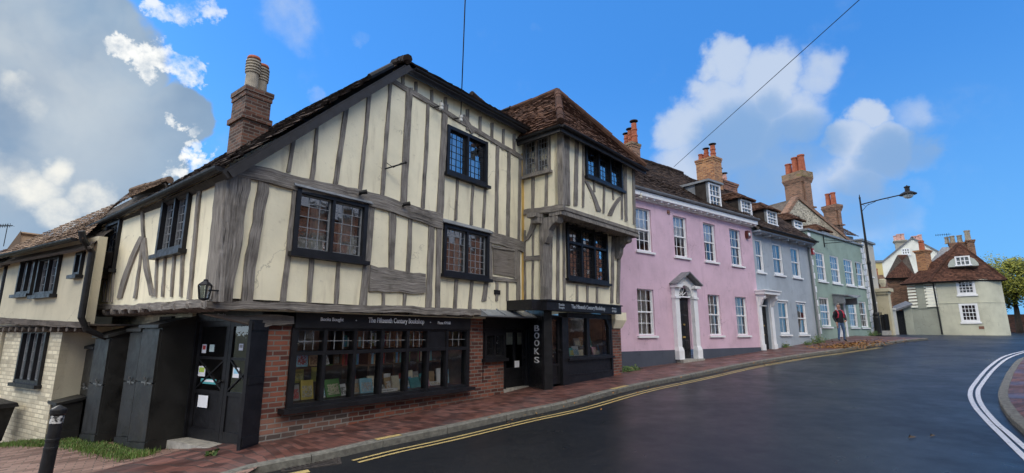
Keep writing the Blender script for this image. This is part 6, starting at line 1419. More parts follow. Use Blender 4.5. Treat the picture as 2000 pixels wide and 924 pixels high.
timber(cot, CF, CU, [(0, 620), (170, 629), (168, 640), (0, 632)], 'jetty_beam', proud=.05, mat=DOAK)
for k in range(12):
    a = c1-.3-k*.36; b = MB(); b.tube([CF.P(a, zc-.09, -.1), CF.P(a, zc-.09, CU+.02)], [.065, .05], 8); b.build('joist_end', DOAK, cot)
mb = MB(); mb.fbox(CF, c0_, c1, zc-.03, zc+.002, -2.6, CU-.01); mb.build('jetty_soffit', DOAK, cot)
rz = CF.px(215, 385, -2.9)[1]; e0, e1 = CF.P(c0_-.1, zce-.02, CU+.3), CF.P(c1+.25, zce-.02, CU+.3); t0, t1 = CF.P(c0_-.1, rz, -2.9), CF.P(CF.px(258, 374, -2.9)[0], rz, -2.9)
mb = MB(); slab(mb, [e0, e1, t1, t0], .05, drop=.16); slab(mb, [t0, t1, CF.P(c1+.2, zce, -6), CF.P(c0_-.1, zce, -6)], .05, drop=.16); crf = mb.build('roof', DOAK, cot); mb = MB(); roof(mb, e0, e1, t1, t0, 36, 44, lift=.02, seed=131, sag=.07); ridge_tiles(mb, t0, t1, .11, seed=12)
mb.build('roof_tiles', TILE_L, crf); gutter(cot, CF.P(c0_, zce-.04, CU+.36), CF.P(c1+.05, zce-.0, CU+.36), .06)
ga_, gz2 = CF.px(60, 452, -.9); mb = MB(); A_, T_ = CF.P(ga_-.5, gz2-.55, -.6), CF.P(ga_, gz2, -.7); B_ = CF.P(ga_+.5, gz2-.55, -.6)
mb.face([A_, B_, T_]); slab(mb, [A_, T_, CF.P(ga_, gz2, -2.4), CF.P(ga_-.5, gz2-.55, -2.4)], .06); slab(mb, [B_, T_, CF.P(ga_, gz2, -2.4), CF.P(ga_+.5, gz2-.55, -2.4)], .06); mb.build('gablet', TILE_L, crf)
mb = MB(); xp = c1+.05; mb.tube([CF.P(xp+.12, zce+.12, CU+.32), CF.P(xp+.1, zce-.02, CU+.28), CF.P(xp, zce-.22, CU+.08), CF.P(xp, zc+.1, CU+.08), CF.P(xp, zc-.1, CU-.02), CF.P(xp, zc-.35, -.35), CF.P(xp, -.9, -.55)], .055, 10); mb.build('drainpipe', IRON, cot)
# next house, only its edge and roof in view
NX = Fr((CF.P(c0_-.05, 0, 0).x, CF.P(c0_-.05, 0, 0).y), 116); th = thing('lane_house', NX.P(-1.5, -1, -2), 'dark gabled neighbour at the far left beyond the cottage', 'house')
zt_ = NX.px(5, 510)[1]; mb = MB(); mb.fbox(NX, -4, 0, -2, zt_, -4, .05); mb.build('wall', COTT, th); mb = MB(); e0, e1, t1, t0 = NX.P(-4.2, zt_-.1, .4), NX.P(.15, zt_-.1, .4), NX.P(.15, zt_+1.3, -2.2), NX.P(-4.2, zt_+1.3, -2.2); slab(mb, [e0, e1, t1, t0], .1); r2 = mb.build('roof', DOAK, th); mb = MB(); roof(mb, e0, e1, t1, t0, 18, 26, seed=141); mb.build('roof_tiles', TILE_P, r2); mb = MB(); mb.tube([NX.P(-.1, zt_, .15), NX.P(-.1, -1.4, .12)], .05, 8); mb.build('drainpipe', IRON, th)
p = NX.P(*NX.px(8, 475, -1.5), -1.5); aerial(p+Vector((0, 0, -.1)), .55, 100, 'television aerial above the far left roof')
# ------------------------------------------------------------------ black cupboards along the lane side
def cupboard(base_r, width, depth, h, label, low=False, slope=.22, seed=0):
    """base_r: ground point of the right front corner; doors face the lane"""
    f = Fr((base_r.x, base_r.y), 127); zb = base_r.z; rr = random.Random(seed)
    th = thing('black_cupboard', f.P(-width/2, zb, -depth/2), label, 'cupboard', 'black cupboards standing down the lane')
    mb = MB(); zl = zp(*f.P(-width, 0)[:2])-.05
    mb.hexa([f.P(-width, zl, -depth), f.P(0, zb-.08, -depth), f.P(0, zb+h+.02, -depth), f.P(-width, zb+h+.02, -depth), f.P(-width, zl, -.03), f.P(0, zb-.08, -.03), f.P(0, zb+h, -.03), f.P(-width, zb+h, -.03)])
    mb.hexa([f.P(-width-.01, zl+.02, -.03), f.P(.012, zb+.0, -.03), f.P(.012, zb+.14, -.03), f.P(-width-.01, zl+.16, -.03), f.P(-width-.01, zl+.02, .012), f.P(.012, zb+.0, .012), f.P(.012, zb+.14, .012), f.P(-width-.01, zl+.16, .012)])
    mb.fbox(f, .0, .02, zb+.02, zb+.16, -depth, -.02)
    bd = mb.build('body', SHEDP, th)
    mb = MB(); zm = zb+h*.54
    mb.hexa([f.P(-width+.02, zl+.17, -.03), f.P(-.02, zb+.15, -.03), f.P(-.02, zm-.01, -.03), f.P(-width+.02, zm-.01, -.03), f.P(-width+.02, zl+.17, .0), f.P(-.02, zb+.15, .0), f.P(-.02, zm-.01, .0), f.P(-width+.02, zm-.01, .0)]); mb.build('door', SHEDP, th)
    mb = MB(); mb.fbox(f, -width+.02, -.02, zm+.01, zb+h-.02, -.03, .004); mb.build('door', SHEDP, th)
    mb = MB(); ov = .05
    mb.hexa([f.P(-width-ov, zb+h+slope, -depth-.02), f.P(ov, zb+h+slope, -depth-.02), f.P(ov, zb+h+slope+.05, -depth-.02), f.P(-width-ov, zb+h+slope+.05, -depth-.02), f.P(-width-ov, zb+h, ov), f.P(ov, zb+h, ov), f.P(ov, zb+h+.05, ov), f.P(-width-ov, zb+h+.05, ov)])
    mb.prism(Fr((f.P(-.01, 0, 0).x, f.P(-.01, 0, 0).y), 37), [(-.0, zb+h), (depth, zb+h), (depth, zb+h+slope), (0.0, zb+h+.01)], -.01, .0)
    mb.build('roof', SHEDP, th)
    mb = MB(); mb.fbox(f, -width*.62, -width*.08, zm-.012, zm+.012, .0, .014); mb.fbox(f, -width*.35, -width*.31, zm-.035, zm+.045, .014, .028); mb.tube([f.P(-width*.33, zm+.05, .03), f.P(-width*.33, zm+.09, .045)], .018, 8); mb.build('latch', plain('galvanised_latch%d' % seed, (.10, .105, .105), .45, .3, 20), th)
    return th
S1 = hit(281, 884); cupboard(S1, .78, .72, 1.86, 'tallest black cupboard, beside the shop entrance', seed=1)
def on_line(u, v): return hit(u, v)
f_ = Fr((S1.x, S1.y), 127)
def along(a, o=0): p = f_.P(a, 0, o); return Vector((p.x, p.y, zp(p.x, p.y)+.02))
cupboard(along(-.95, -.06), .62, .62, 1.84, 'tall black cupboard pressed against the tallest one', seed=2)
a3 = f_.px(213, 800, -.02)[0]; cupboard(along(a3, .12), .85, .62, 1.78, 'middle black cupboard with its doors standing proud of the rest', seed=3)
cupboard(along(a3-1.15, .02), .7, .6, 1.60, 'far black cupboard next to the cottage wall', seed=4)
cupboard(along(a3-1.20, .42), .55, .35, .62, 'low black bin box in front of the far cupboard', seed=5, slope=.08)
# ------------------------------------------------------------------ bollard, bin edge
bp = Vector((-4.02, 4.62, 0)); bp.z = zp(bp.x, bp.y); r = ray(115, 795); zt_ = EYE+r.z*(bp.y/r.y); bh = zt_-bp.z
bp.x = ray(84, 924).x*bp.y/ray(84, 924).y; bp.z = zp(bp.x, bp.y); Rb = .60
th = thing('bollard', bp, 'leaning black cast iron bollard with chipped white collar', 'bollard'); ax = Vector((.03, .02, 1)).normalized(); RB = lambda L: [(r*Rb, z) for r, z in L]
mb = MB(); mb.lathe(bp, RB([(.10, -.15), (.10, .25), (.085, .3), (.08, bh-.36), (.084, bh-.355), (.084, bh-.335), (.08, bh-.33), (.08, bh-.29), (.084, bh-.285), (.084, bh-.265), (.079, bh-.26), (.077, bh-.135)]), 20, axis=ax); mb.build('post', IRON, th, smooth=False)
m, t, b = new_mat('chipped_white_collar'); f = t.noise(obj_co(t), 38, 4, .7); t.set(b, 'Base Color', t.mix(t.rng(f, .47, .55), (.5, .5, .48, 1), (.02, .02, .02, 1))); b.inputs['Roughness'].default_value = .6
mb = MB(); mb.lathe(bp, RB([(.079, bh-.135), (.079, bh-.08), (.072, bh-.07)]), 20, axis=ax); mb.build('collar', m, th)
mb = MB(); mb.lathe(bp, RB([(.075, bh-.07), (.098, bh-.055), (.100, bh-.022), (.092, bh-.012), (.02, bh+.015), (.005, bh+.018)]), 20, axis=ax); mb.build('cap', IRON, th)
bn = hit(-22, 872); bn.y += .1; f = Fr((bn.x-.28, bn.y), 112); th = thing('wheelie_bin', f.P(0, zp(bn.x, bn.y), 0), 'edge of a black wheeled bin at the far left of the lane', 'bin'); zb = zp(bn.x, bn.y); zt_ = f.px(-5, 788, 0)[1]
mb = MB(); mb.hexa([f.P(-.28, zb+.05, -.22), f.P(.22, zb+.05, -.22), f.P(.30, zt_-.1, -.3), f.P(-.32, zt_-.1, -.3), f.P(-.28, zb+.05, .22), f.P(.22, zb+.05, .22), f.P(.30, zt_-.1, .3), f.P(-.32, zt_-.1, .3)]); mb.build('body', IRON, th); mb = MB(); mb.hexa([f.P(-.36, zt_-.1, -.33), f.P(.38, zt_-.1, -.33), f.P(.36, zt_-.02, -.3), f.P(-.34, zt_+.04, -.3), f.P(-.36, zt_-.1, .33), f.P(.38, zt_-.1, .33), f.P(.36, zt_-.02, .3), f.P(-.34, zt_+.04, .3)]); mb.build('lid', IRON, th)
for s_ in (-1, 1): mb = MB(); mb.tube([f.P(-.2, zb+.1, s_*.24-.02), f.P(-.2, zb+.1, s_*.24+.02)], .1, 12); mb.build('wheel', IRON, th)
# ------------------------------------------------------------------ drain cover in the road
dc = [hit(u, v, -.1) for u, v in ((556, 908), (640, 896), (662, 903), (575, 921))]; mb = MB()
cx = sum((Vector(p) for p in dc), Vector())/4; tx = (dc[1]-dc[0]).normalized(); ty = Vector((tx.y, -tx.x, 0)).normalized(); tx.z = 0; tx.normalize(); zz = zp(cx.x, cx.y)-.088
Pd = lambda a, b, z=0: Vector((cx.x, cx.y, zz+z))+tx*a+ty*b+Vector((0, 0, (zp(cx.x+tx.x*a+ty.x*b, cx.y+tx.y*a+ty.y*b)-zp(cx.x, cx.y))))
for (a0, a1, b0, b1) in ((-.34, .34, -.2, -.165), (-.34, .34, .165, .2), (-.34, -.305, -.165, .165), (.305, .34, -.165, .165)): mb.hexa([Pd(a0, b0, -.03), Pd(a1, b0, -.03), Pd(a1, b1, -.03), Pd(a0, b1, -.03), Pd(a0, b0), Pd(a1, b0), Pd(a1, b1), Pd(a0, b1)])
for k in range(12): a = -.40+k*.06; mb.bar(Pd(max(-.3, a), -.16 if a > -.3 else -.16+(-.3-a), -.012), Pd(min(.3, a+.22), .16 if a+.22 < .3 else .16-(a+.22-.3), -.012), .018, .02)
tag(mb.build('drain_cover', plain('rusty_cast_iron', (.05, .043, .04), .5, .5, 14)), 'cast iron drain grating in the gutter by the yellow line', 'drain cover')
# ------------------------------------------------------------------ books and papers in the shop windows
COLS = {'blue': (0.14, 0.36, 0.65), 'olive': (0.32, 0.32, 0.07), 'yellow': (0.80, 0.64, 0.14), 'red': (0.55, 0.07, 0.06), 'brown': (0.23, 0.13, 0.07), 'grey': (0.32, 0.32, 0.30), 'cream': (0.87, 0.80, 0.61), 'white': (0.88, 0.88, 0.88), 'teal': (0.10, 0.41, 0.43), 'pink': (0.80, 0.43, 0.52), 'green': (0.13, 0.32, 0.10), 'sky blue': (0.36, 0.70, 0.88), 'black': (0.03, 0.03, 0.04), 'maroon': (0.29, 0.04, 0.06), 'tan': (0.51, 0.35, 0.19)}
BM = lambda c: colmat('book_'+c.replace(' ', '_'), COLS[c], .5)
def cover_mat(c, pc):
    k = 'cover_%s_%s' % (c, pc)
    if k in COL: return COL[k]
    m, t, b = new_mat(k.replace(' ', '_')); f = t.noise(obj_co(t), 22, 4, .7); A_, B_ = COLS[c], COLS[pc]
    t.set(b, 'Base Color', t.ramp(f, [(.40, A_), (.47, B_), (.56, mul(B_, .5)), (.62, A_)])); b.inputs['Roughness'].default_value = .45; COL[k] = m; return m
def book(fr, a, z, o, w, h, c, label, pic=None, lean=.25, turn=0.0, th_=.03, roll=0.0, group='books in the shop window'):
    """a book standing face out, leaning back"""
    tn = rad(turn); X = Vector((fr.d[0], fr.d[1], 0)); N = Vector((fr.n[0], fr.n[1], 0)); Z = Vector((0, 0, 1)); X2 = X*math.cos(tn)+N*math.sin(tn); N2 = N*math.cos(tn)-X*math.sin(tn)
    up = (Z*math.cos(lean)-N2*math.sin(lean)); nn = (N2*math.cos(lean)+Z*math.sin(lean)); x3 = X2*math.cos(roll)+up*math.sin(roll); u3 = up*math.cos(roll)-X2*math.sin(roll)
    p = fr.P(a, z, o); Q = lambda x, y, d: p+x3*x+u3*y+nn*d
    bx = lambda mb, x0, x1, y0, y1, d0, d1: mb.hexa([Q(x0, y0, d0), Q(x1, y0, d0), Q(x1, y1, d0), Q(x0, y1, d0), Q(x0, y0, d1), Q(x1, y0, d1), Q(x1, y1, d1), Q(x0, y1, d1)])
    r_ = thing('book', p, label, 'book', group)
    mb = MB(); bx(mb, -w/2, w/2, 0, h, -.003, 0); bx(mb, -w/2, w/2, 0, h, -th_-.003, -th_); bx(mb, -w/2-.003, -w/2, 0, h, -th_-.003, 0); mb.build('cover', BM(c), r_)
    mb = MB(); bx(mb, -w/2+.002, w/2-.006, .005, h-.005, -th_+.0005, -.0035); mb.build('pages', BM('cream'), r_)
    if pic: mb = MB(); bx(mb, -w*.40, w*.40, h*.12, h*.72, .0005, .0015); mb.build('cover_picture', cover_mat(c, pic), r_)
    return r_
wz = lambda u, v, o: MF.px(u, v, o)
mb = MB(); mb.fbox(MF, .50, 4.38, .475, .545, -.58, -.12); stp = tag(mb.build('display_shelf', colmat('dark_shelf_wood', (.05, .04, .035))), 'low dark display shelf along the inside of the long shop window', 'shelf')
SH = [(575, 786, 22, 30, 'grey', 'pen-drawn grey book with red border at the left end of the window', 'red', .2), (600, 783, 24, 36, 'yellow', 'yellow book with small landscape picture beside the red-bordered book', 'cream', .18),
      (634, 777, 18, 26, 'white', 'white and blue picture book left of the green map', 'sky blue', .3), (653, 774, 28, 34, 'green', 'large green and cream map-patterned book', 'cream', .35), (672, 768, 12, 22, 'white', 'slim white book behind the right edge of the green map book', 'grey', .3),
      (697, 768, 20, 28, 'grey', 'grey engraved book in the third window bay', 'tan', .3), (717, 766, 24, 28, 'sky blue', 'white-edged sky blue book beside the grey engraved one', 'white', .3),
      (746, 761, 22, 17, 'white', 'pale open book behind the Books Bought strip', 'grey', .9), (764, 756, 18, 25, 'tan', 'pale tan book leaning at the right of the open book', 'white', .3), (775, 752, 14, 27, 'cream', 'cream book against the fifth mullion', None, .25),
      (790, 757, 12, 20, 'sky blue', 'light blue snow-scene book in the fifth bay', 'white', .4), (801, 755, 14, 22, 'blue', 'dark blue and white book in the fifth bay', 'white', .4), (813, 754, 18, 20, 'teal', 'plain turquoise book tilted to the right', None, .35),
      (835, 751, 10, 23, 'pink', 'pink book in the sixth bay', None, .3), (853, 753, 20, 12, 'white', 'white book lying almost flat in the sixth bay', 'cream', 1.0)]
for k, (u, v, w, h, c, lab, pic, ln) in enumerate(SH):
    o = -.30-.02*(k % 3); s = (MF.px(u+w/2, v, o)[0]-MF.px(u-w/2, v, o)[0]); hh = (MF.px(u, v-h, o)[1]-MF.px(u, v, o)[1])*1.05; a_, z_ = MF.px(u, v, o); book(MF, a_, .546, o, s, hh, c, lab, pic, ln, roll=[.06, .0, -.04, .03][k % 4])
UPB = [(589, 726, 22, 31, 'sky blue', 'pale blue book with a red figure, high in the first bay', 'red', -.62), (613, 720, 19, 26, 'tan', 'tan ornamented book high in the first bay beside the blue one', 'brown', -.62), (583, 755, 19, 26, 'olive', 'olive yellow book below the blue one', 'yellow', -.52), (614, 752, 12, 28, 'olive', 'narrow olive book in shadow at the right of the first bay', None, -.55), (570, 722, 9, 20, 'teal', 'slim dark teal book at the left edge of the window', None, -.55), (638, 717, 15, 22, 'white', 'white book tipped sideways high in the second bay', 'grey', -.6), (658, 722, 14, 22, 'brown', 'brown and grey book high in the second bay', 'grey', -.65), (660, 752, 16, 26, 'brown', 'dull purple-brown book behind the green map', 'grey', -.6), (640, 748, 18, 30, 'green', 'dark leafy green book behind the white picture book', 'olive', -.58)]
mb = MB(); mb.fbox(MF, .5, 1.75, .545, .80, -.72, -.45); mb.fbox(MF, .5, 1.75, .80, 1.05, -.9, -.58); tag(mb.build('stepped_stand', colmat('dark_shelf_wood', (.05, .04, .035))), 'stepped dark stand behind the first two window bays', 'stand')
for k, (u, v, w, h, c, lab, pic, o) in enumerate(UPB):
    zs = 1.052 if v < 740 else .802; s = MF.px(u+w/2, v, o)[0]-MF.px(u-w/2, v, o)[0]; hh = MF.px(u, v-h, o)[1]-MF.px(u, v, o)[1]; a_, z_ = MF.px(u, v, o); o2 = min(-.50 if zs < 1 else -.62, o); book(MF, a_, zs, o2, s, hh, c, lab, pic, .12, roll=.35 if u == 638 else 0)
BK = [(2, .25, 'maroon', 'third'), (2, .62, 'teal', 'third'), (2, .92, 'cream', 'third'), (3, .30, 'brown', 'fourth'), (3, .60, 'white', 'fourth'), (3, .90, 'green', 'fourth'), (4, .25, 'red', 'fifth'), (4, .60, 'cream', 'fifth'), (4, .92, 'grey', 'fifth'), (5, .30, 'teal', 'sixth'), (5, .75, 'tan', 'sixth'), (6, .15, 'white', 'seventh'), (6, .45, 'sky blue', 'seventh'), (6, .75, 'olive', 'seventh')]
for k, (i, f, c, nm) in enumerate(BK):
    book(MF, mul_a[i]+(mul_a[i+1]-mul_a[i])*f+.22, .546, -.47, (.15, .18, .14, .17)[k % 4], (.30, .25, .28, .33)[k % 4], c, '%s book standing behind the front row in the %s bay of the long window' % (c, nm), ('cream', 'white', 'tan', None)[k % 4], .12, roll=(0, .05, -.05, .0)[k % 4])
# strip sign
a_, z_ = MF.px(757, 766, -.16); th = thing('paper_strip', MF.P(a_, .55, -.16), 'white card strip lettered Books Bought on the window ledge', 'card'); mb = MB(); mb.fbox(MF, a_-.24, a_+.24, .546, .605, -.17, -.166); mb.build('card', PAPER, th); text(MF, a_, .575, -.1655, 'BOOKS BOUGHT', .28, .026, BLACK, th, depth=.001)
# shelves behind with spines
mb = MB()
for z in (.72, 1.03, 1.36): mb.fbox(MF, 1.75, 4.35, z-.025, z, -.98, -.62)
for a in (1.75, 2.35, 2.95, 3.55, 4.33): mb.fbox(MF, a-.02, a+.02, .545, 1.68, -.98, -.621)
tag(mb.build('bookcase', colmat('bookcase_wood', (.16, .09, .05))), 'wooden bookcase at the back of the long shop window', 'bookcase')
cn = [c for c in COLS if c not in ('yellow', 'pink')]; rb_ = random.Random(5)
for bi, (b0, b1) in enumerate(((1.78, 2.32), (2.38, 2.92), (2.98, 3.52), (3.58, 4.30))):
    for si, z in enumerate((1.03, 1.36)):
        x = b0+.01; use = cn[:]; rb_.shuffle(use)
        for c in use[:9]:
            w = rb_.uniform(.025, .055); h = rb_.uniform(.17, .27); ln = rb_.choice((0, 0, 0, .06))
            if x+w > b1: break
            mb = MB(); mb.fbox(MF, x, x+w-.003, z+.001, z+h, -.94, -.66+rb_.uniform(-.01, .01)); mb.fbox(MF, x+.004, x+w-.007, z+h, z+h+.004, -.935, -.69)
            tag(mb.build('shelved_book', BM(c)), '%s spined book on the %s shelf in the %s compartment of the bookcase' % (c, ('middle', 'upper')[si], ('first', 'second', 'third', 'last')[bi]), 'book', 'books on the bookcase'); x += w+.002
# second shop window
BB = [(1118, 697, 9, 17, 'teal', 'teal and yellow book at the left of the second window', 'yellow'), (1127, 696, 11, 20, 'white', 'white book standing beside the teal one', 'sky blue'), (1140, 698, 14, 12, 'cream', 'cream book lying back at the foot of the second window', None), (1129, 678, 11, 16, 'grey', 'grey picture book on the back ledge of the second window', 'cream'), (1140, 672, 11, 18, 'tan', 'tan illustrated book on the back ledge of the second window', 'brown'), (1143, 688, 9, 14, 'sky blue', 'small light blue book beside the centre mullion', None),
      (1163, 694, 8, 16, 'pink', 'pink-edged book at the left of the right-hand pane', 'cream'), (1170, 694, 16, 9, 'white', 'long white book lying low in the right-hand pane', 'cream'), (1176, 668, 10, 19, 'white', 'tall white card-faced book high in the right-hand pane', 'grey'), (1178, 690, 12, 20, 'blue', 'blue and white picture book at the right edge of the pane', 'white'), (1160, 676, 8, 20, 'teal', 'dark teal book behind the pink-edged one', 'green')]
mb = MB(); mb.fbox(BF, SW0, SW1-.1, zs0-.04, zs0+.01, -.8, -.12); mb.fbox(BF, SW0, SW1-.1, zs0+.01, zs0+.24, -.8, -.52); tag(mb.build('display_shelf', colmat('dark_shelf_wood', (.05, .04, .035))), 'stepped dark display shelf inside the second shop window', 'shelf')
for k, (u, v, w, h, c, lab, pic) in enumerate(BB):
    hi = v < 692 and u not in (1178,); o = -.60 if hi else -.34; s = BF.px(u+w/2, v, o)[0]-BF.px(u-w/2, v, o)[0]; hh = BF.px(u, v-h, o)[1]-BF.px(u, v, o)[1]; book(BF, BF.px(u, v, o)[0], zs0+.251 if hi else zs0+.011, o, s, max(hh, .12), c, lab, pic, .25, group='books in the second window')
for k, (u, c, lab) in enumerate(((1067, 'cream', 'cream paperback low behind the glass of the right shop door'), (1074, 'grey', 'grey patterned book low behind the right shop door'), (1082, 'pink', 'mauve book low behind the right shop door'), (1089, 'blue', 'dull blue book low behind the right shop door'))):
    book(BF, BF.px(u, 690, -.5)[0], zs0-.02, -.5, .14, .22-.02*k, c, lab, 'cream', .3, group='books behind the right shop door')
mb = MB(); mb.fbox(BF, BF.px(1064, 690, -.5)[0]+.12, BF.px(1096, 690, -.5)[0], zs0-.45, zs0-.021, -.75, -.36); tag(mb.build('book_box', colmat('dark_shelf_wood', (.05, .04, .035))), 'dark box shelf behind the right shop door', 'box')
# notices on the doors
def notice(fr, u, v, w, h, o, mat, label, lines=0, extra=None):
    a_, z_ = fr.px(u, v, o); s = fr.px(u+w/2, v, o)[0]-fr.px(u-w/2, v, o)[0]; hh = fr.px(u, v-h/2, o)[1]-fr.px(u, v+h/2, o)[1]; th = thing('paper_notice', fr.P(a_, z_, o), label, 'notice'); mb = MB(); mb.fbox(fr, a_-s/2, a_+s/2, z_-hh/2, z_+hh/2, o, o+.002); mb.build('sheet', mat, th)
    if extra: mb = MB(); mb.fbox(fr, a_-s*.36, a_+s*.36, z_-hh*.1, z_+hh*.36, o+.002, o+.003); mb.build('printed_block', extra, th)
notice(DF, 396, 784, 19, 24, -.046, PAPER, 'large blank white sheet on the lower left entrance door')
notice(DF, 399, 681, 8, 17, -.066, PAPER, 'narrow white notice with red print on the entrance glass', extra=BM('red')); notice(DF, 414, 680, 9, 14, -.066, colmat('mint_paper', (.62, .75, .70)), 'pale green notice beside the red-printed one')
notice(DF, 394, 725, 14, 20, -.066, PAPER, 'white card with a lime green disc on the entrance glass', extra=colmat('lime_print', (.45, .60, .10))); notice(DF, 461, 728, 12, 20, -.066, PAPER, 'blue and white patterned card on the right entrance leaf', extra=BM('sky blue')); notice(DF, 471, 678, 8, 13, -.066, PAPER, 'small white notice on the right entrance leaf', extra=BM('grey')); notice(DF, 407, 745, 30, 10, -.068, BM('teal'), 'teal strip sticker low on the entrance glass', extra=PAPER)
notice(G, 997, 654, 16, 38, -.095, colmat('aged_poster', (.42, .42, .34)), 'large faded poster behind the left pane of the street door', extra=colmat('poster_grey', (.28, .29, .27))); notice(G, 1016, 654, 12, 38, -.0955, colmat('aged_poster', (.42, .42, .34)), 'narrow faded poster behind the right pane of the street door', extra=colmat('poster_grey', (.28, .29, .27)))
notice(G, 1009.5, 711, 9, 13, -.052, PAPER, 'torn white paper stuck in the street door letterbox')
# ------------------------------------------------------------------ grass, weeds, fallen leaves
def blades(name, pts, mats, h, parent=None, seed=1, wd=.012):
    rr = random.Random(seed); mb = MB()
    for (x, y) in pts:
        z = zp(x, y)-.01; a = rr.uniform(0, 6.28); hh = h*rr.uniform(.4, 1.1); t = Vector((math.cos(a), math.sin(a), 0)); l = Vector((-t.y, t.x, 0))*hh*rr.uniform(-.6, .6); w = wd*rr.uniform(.6, 1.6); p = Vector((x, y, z)); m_ = p+Vector((0, 0, hh*.6))+l*.4; e = p+Vector((0, 0, hh))+l
        k = 0 if rr.random() < .75 or len(mats) < 2 else 1
        mb.face([p-t*w, p+t*w, m_+t*w*.7, m_-t*w*.7], k); mb.face([m_-t*w*.7, m_+t*w*.7, e], k)
    return mb.build(name, mats, parent)
rr = random.Random(21)
def strip_pts(P, n, w): 
    out = []
    for _ in range(n):
        i = rr.randrange(len(P)-1); p = Vector(P[i][:2]).lerp(Vector(P[i+1][:2]), rr.random()); out.append((p.x+rr.gauss(0, w), p.y+rr.gauss(0, w)))
    return out
GP = [hit(u, v) for u, v in ((278, 890), (255, 888), (232, 884), (205, 878), (180, 874), (150, 868), (128, 862))]
G2 = [hit(u, v) for u, v in ((100, 868), (70, 866), (40, 866), (-10, 872))]
DRY = plain('dry_grass', (.16, .15, .06), .8, .4, 5)
tag(blades('grass', strip_pts(GP, 5200, .11)+strip_pts(G2, 2200, .10), [GRASS, DRY], .08, seed=2, wd=.005), kind='stuff')
def weed(pix, n, h, w, label, seed, mats=None):
    P = [hit(u, v) for u, v in pix]; c = P[len(P)//2]; th = thing('weed_clump', c, label, 'weeds', 'weeds along the wall feet'); r2 = random.Random(seed); mb = MB()
    for _ in range(n):
        i = r2.randrange(len(P)-1); p = P[i].lerp(P[i+1], r2.random())+Vector((r2.gauss(0, w), r2.gauss(0, w), 0)); p.z = zp(p.x, p.y)+abs(r2.gauss(0, h*.5))
        u_ = Vector((r2.gauss(0, 1), r2.gauss(0, 1), r2.gauss(0, .7))).normalized(); v_ = u_.orthogonal().normalized(); s = r2.uniform(.02, .05); mb.face([p-u_*s, p+v_*s*.6, p+u_*s, p-v_*s*.6], 0 if r2.random() < .8 else 1)
    mb.build('leaves', mats or [WEED, DRY], th)
    mb = MB()
    for _ in range(10): i = r2.randrange(len(P)-1); p = P[i].lerp(P[i+1], r2.random()); mb.tube([p+Vector((0, 0, -.05)), p+Vector((r2.gauss(0, .04), r2.gauss(0, .04), h))], .005, 4)
    mb.build('stems', mats or [WEED], th)
weed(((1216, 727), (1226, 725), (1246, 722)), 420, .12, .07, 'low green weeds at the foot of the pink house where it meets the bookshop', 1)
weed(((1588, 672), (1597, 670), (1608, 669)), 360, .32, .10, 'bushy green weeds by the grey drainpipe', 2)
weed(((1530, 679), (1540, 678)), 120, .15, .06, 'small weed tuft under the blue-grey house window', 3); weed(((1700, 656), (1712, 655)), 260, .22, .10, 'green weeds round the foot of the street lamp', 4)
weed(((1573, 674), (1582, 673)), 120, .12, .05, 'thin weeds at the end of the blue-grey wall', 5)
weed(((407, 890), (418, 889)), 30, .05, .03, 'tiny leaf tuft by the open shutter', 6)
mb = MB(); rl = random.Random(4)
def leaf(mb, p, s, m=0):
    a = rl.uniform(0, 6.28); t = Vector((math.cos(a), math.sin(a), rl.uniform(-.3, .5)))*s; n = Vector((-math.sin(a), math.cos(a), rl.uniform(-.2, .6)))*s*.6; p = Vector(p)+Vector((0, 0, s*.35)); mb.face([p-t, p+n*.8, p+t, p-n*.8], m)
LP = [hit(u, v) for u, v in ((1640, 680), (1665, 678), (1690, 674), (1715, 670), (1740, 667), (1770, 662))]
for _ in range(1100):
    i = min(4, int(abs(rl.gauss(1.6, 1.3)))); p = LP[i].lerp(LP[i+1], rl.random()); x, y = p.x+rl.gauss(-.25, .45), p.y+rl.gauss(.3, .5); leaf(mb, (x, y, zp(x, y)), rl.uniform(.03, .07), rl.randrange(2))
for _ in range(420):
    q = kerb[rl.randrange(20, len(kerb)-1)]; x, y = q.x+rl.gauss(.12, .22), q.y+rl.gauss(-.1, .22); leaf(mb, (x, y, zp(x, y)-(.09 if rl.random() < .5 else 0)), rl.uniform(.015, .04), rl.randrange(2))
tag(mb.build('fallen_leaves', [BLEAF, plain('orange_leaf', (.34, .15, .03), .7, .5, 7)]), kind='stuff')
for (u, v, lab, s) in ((1782, 856, 'dark curled dead leaf lying alone on the wet road', .06), (1822, 853, 'second small dead leaf lying nearer the white lines', .04), (999, 833, 'small brown leaf on the asphalt beside the yellow lines', .03)):
    p = hit(u, v, -.1); mb = MB(); mb.face([p+Vector((-s, 0, .005)), p+Vector((0, -s*.5, .012)), p+Vector((s, 0, .02)), p+Vector((0, s*.5, .03))]); mb.face([p+Vector((-s, 0, .005)), p+Vector((-s*.2, s*.3, .05)), p+Vector((0, s*.5, .03))]); tag(mb.build('fallen_leaf', BARK), lab, 'leaf')
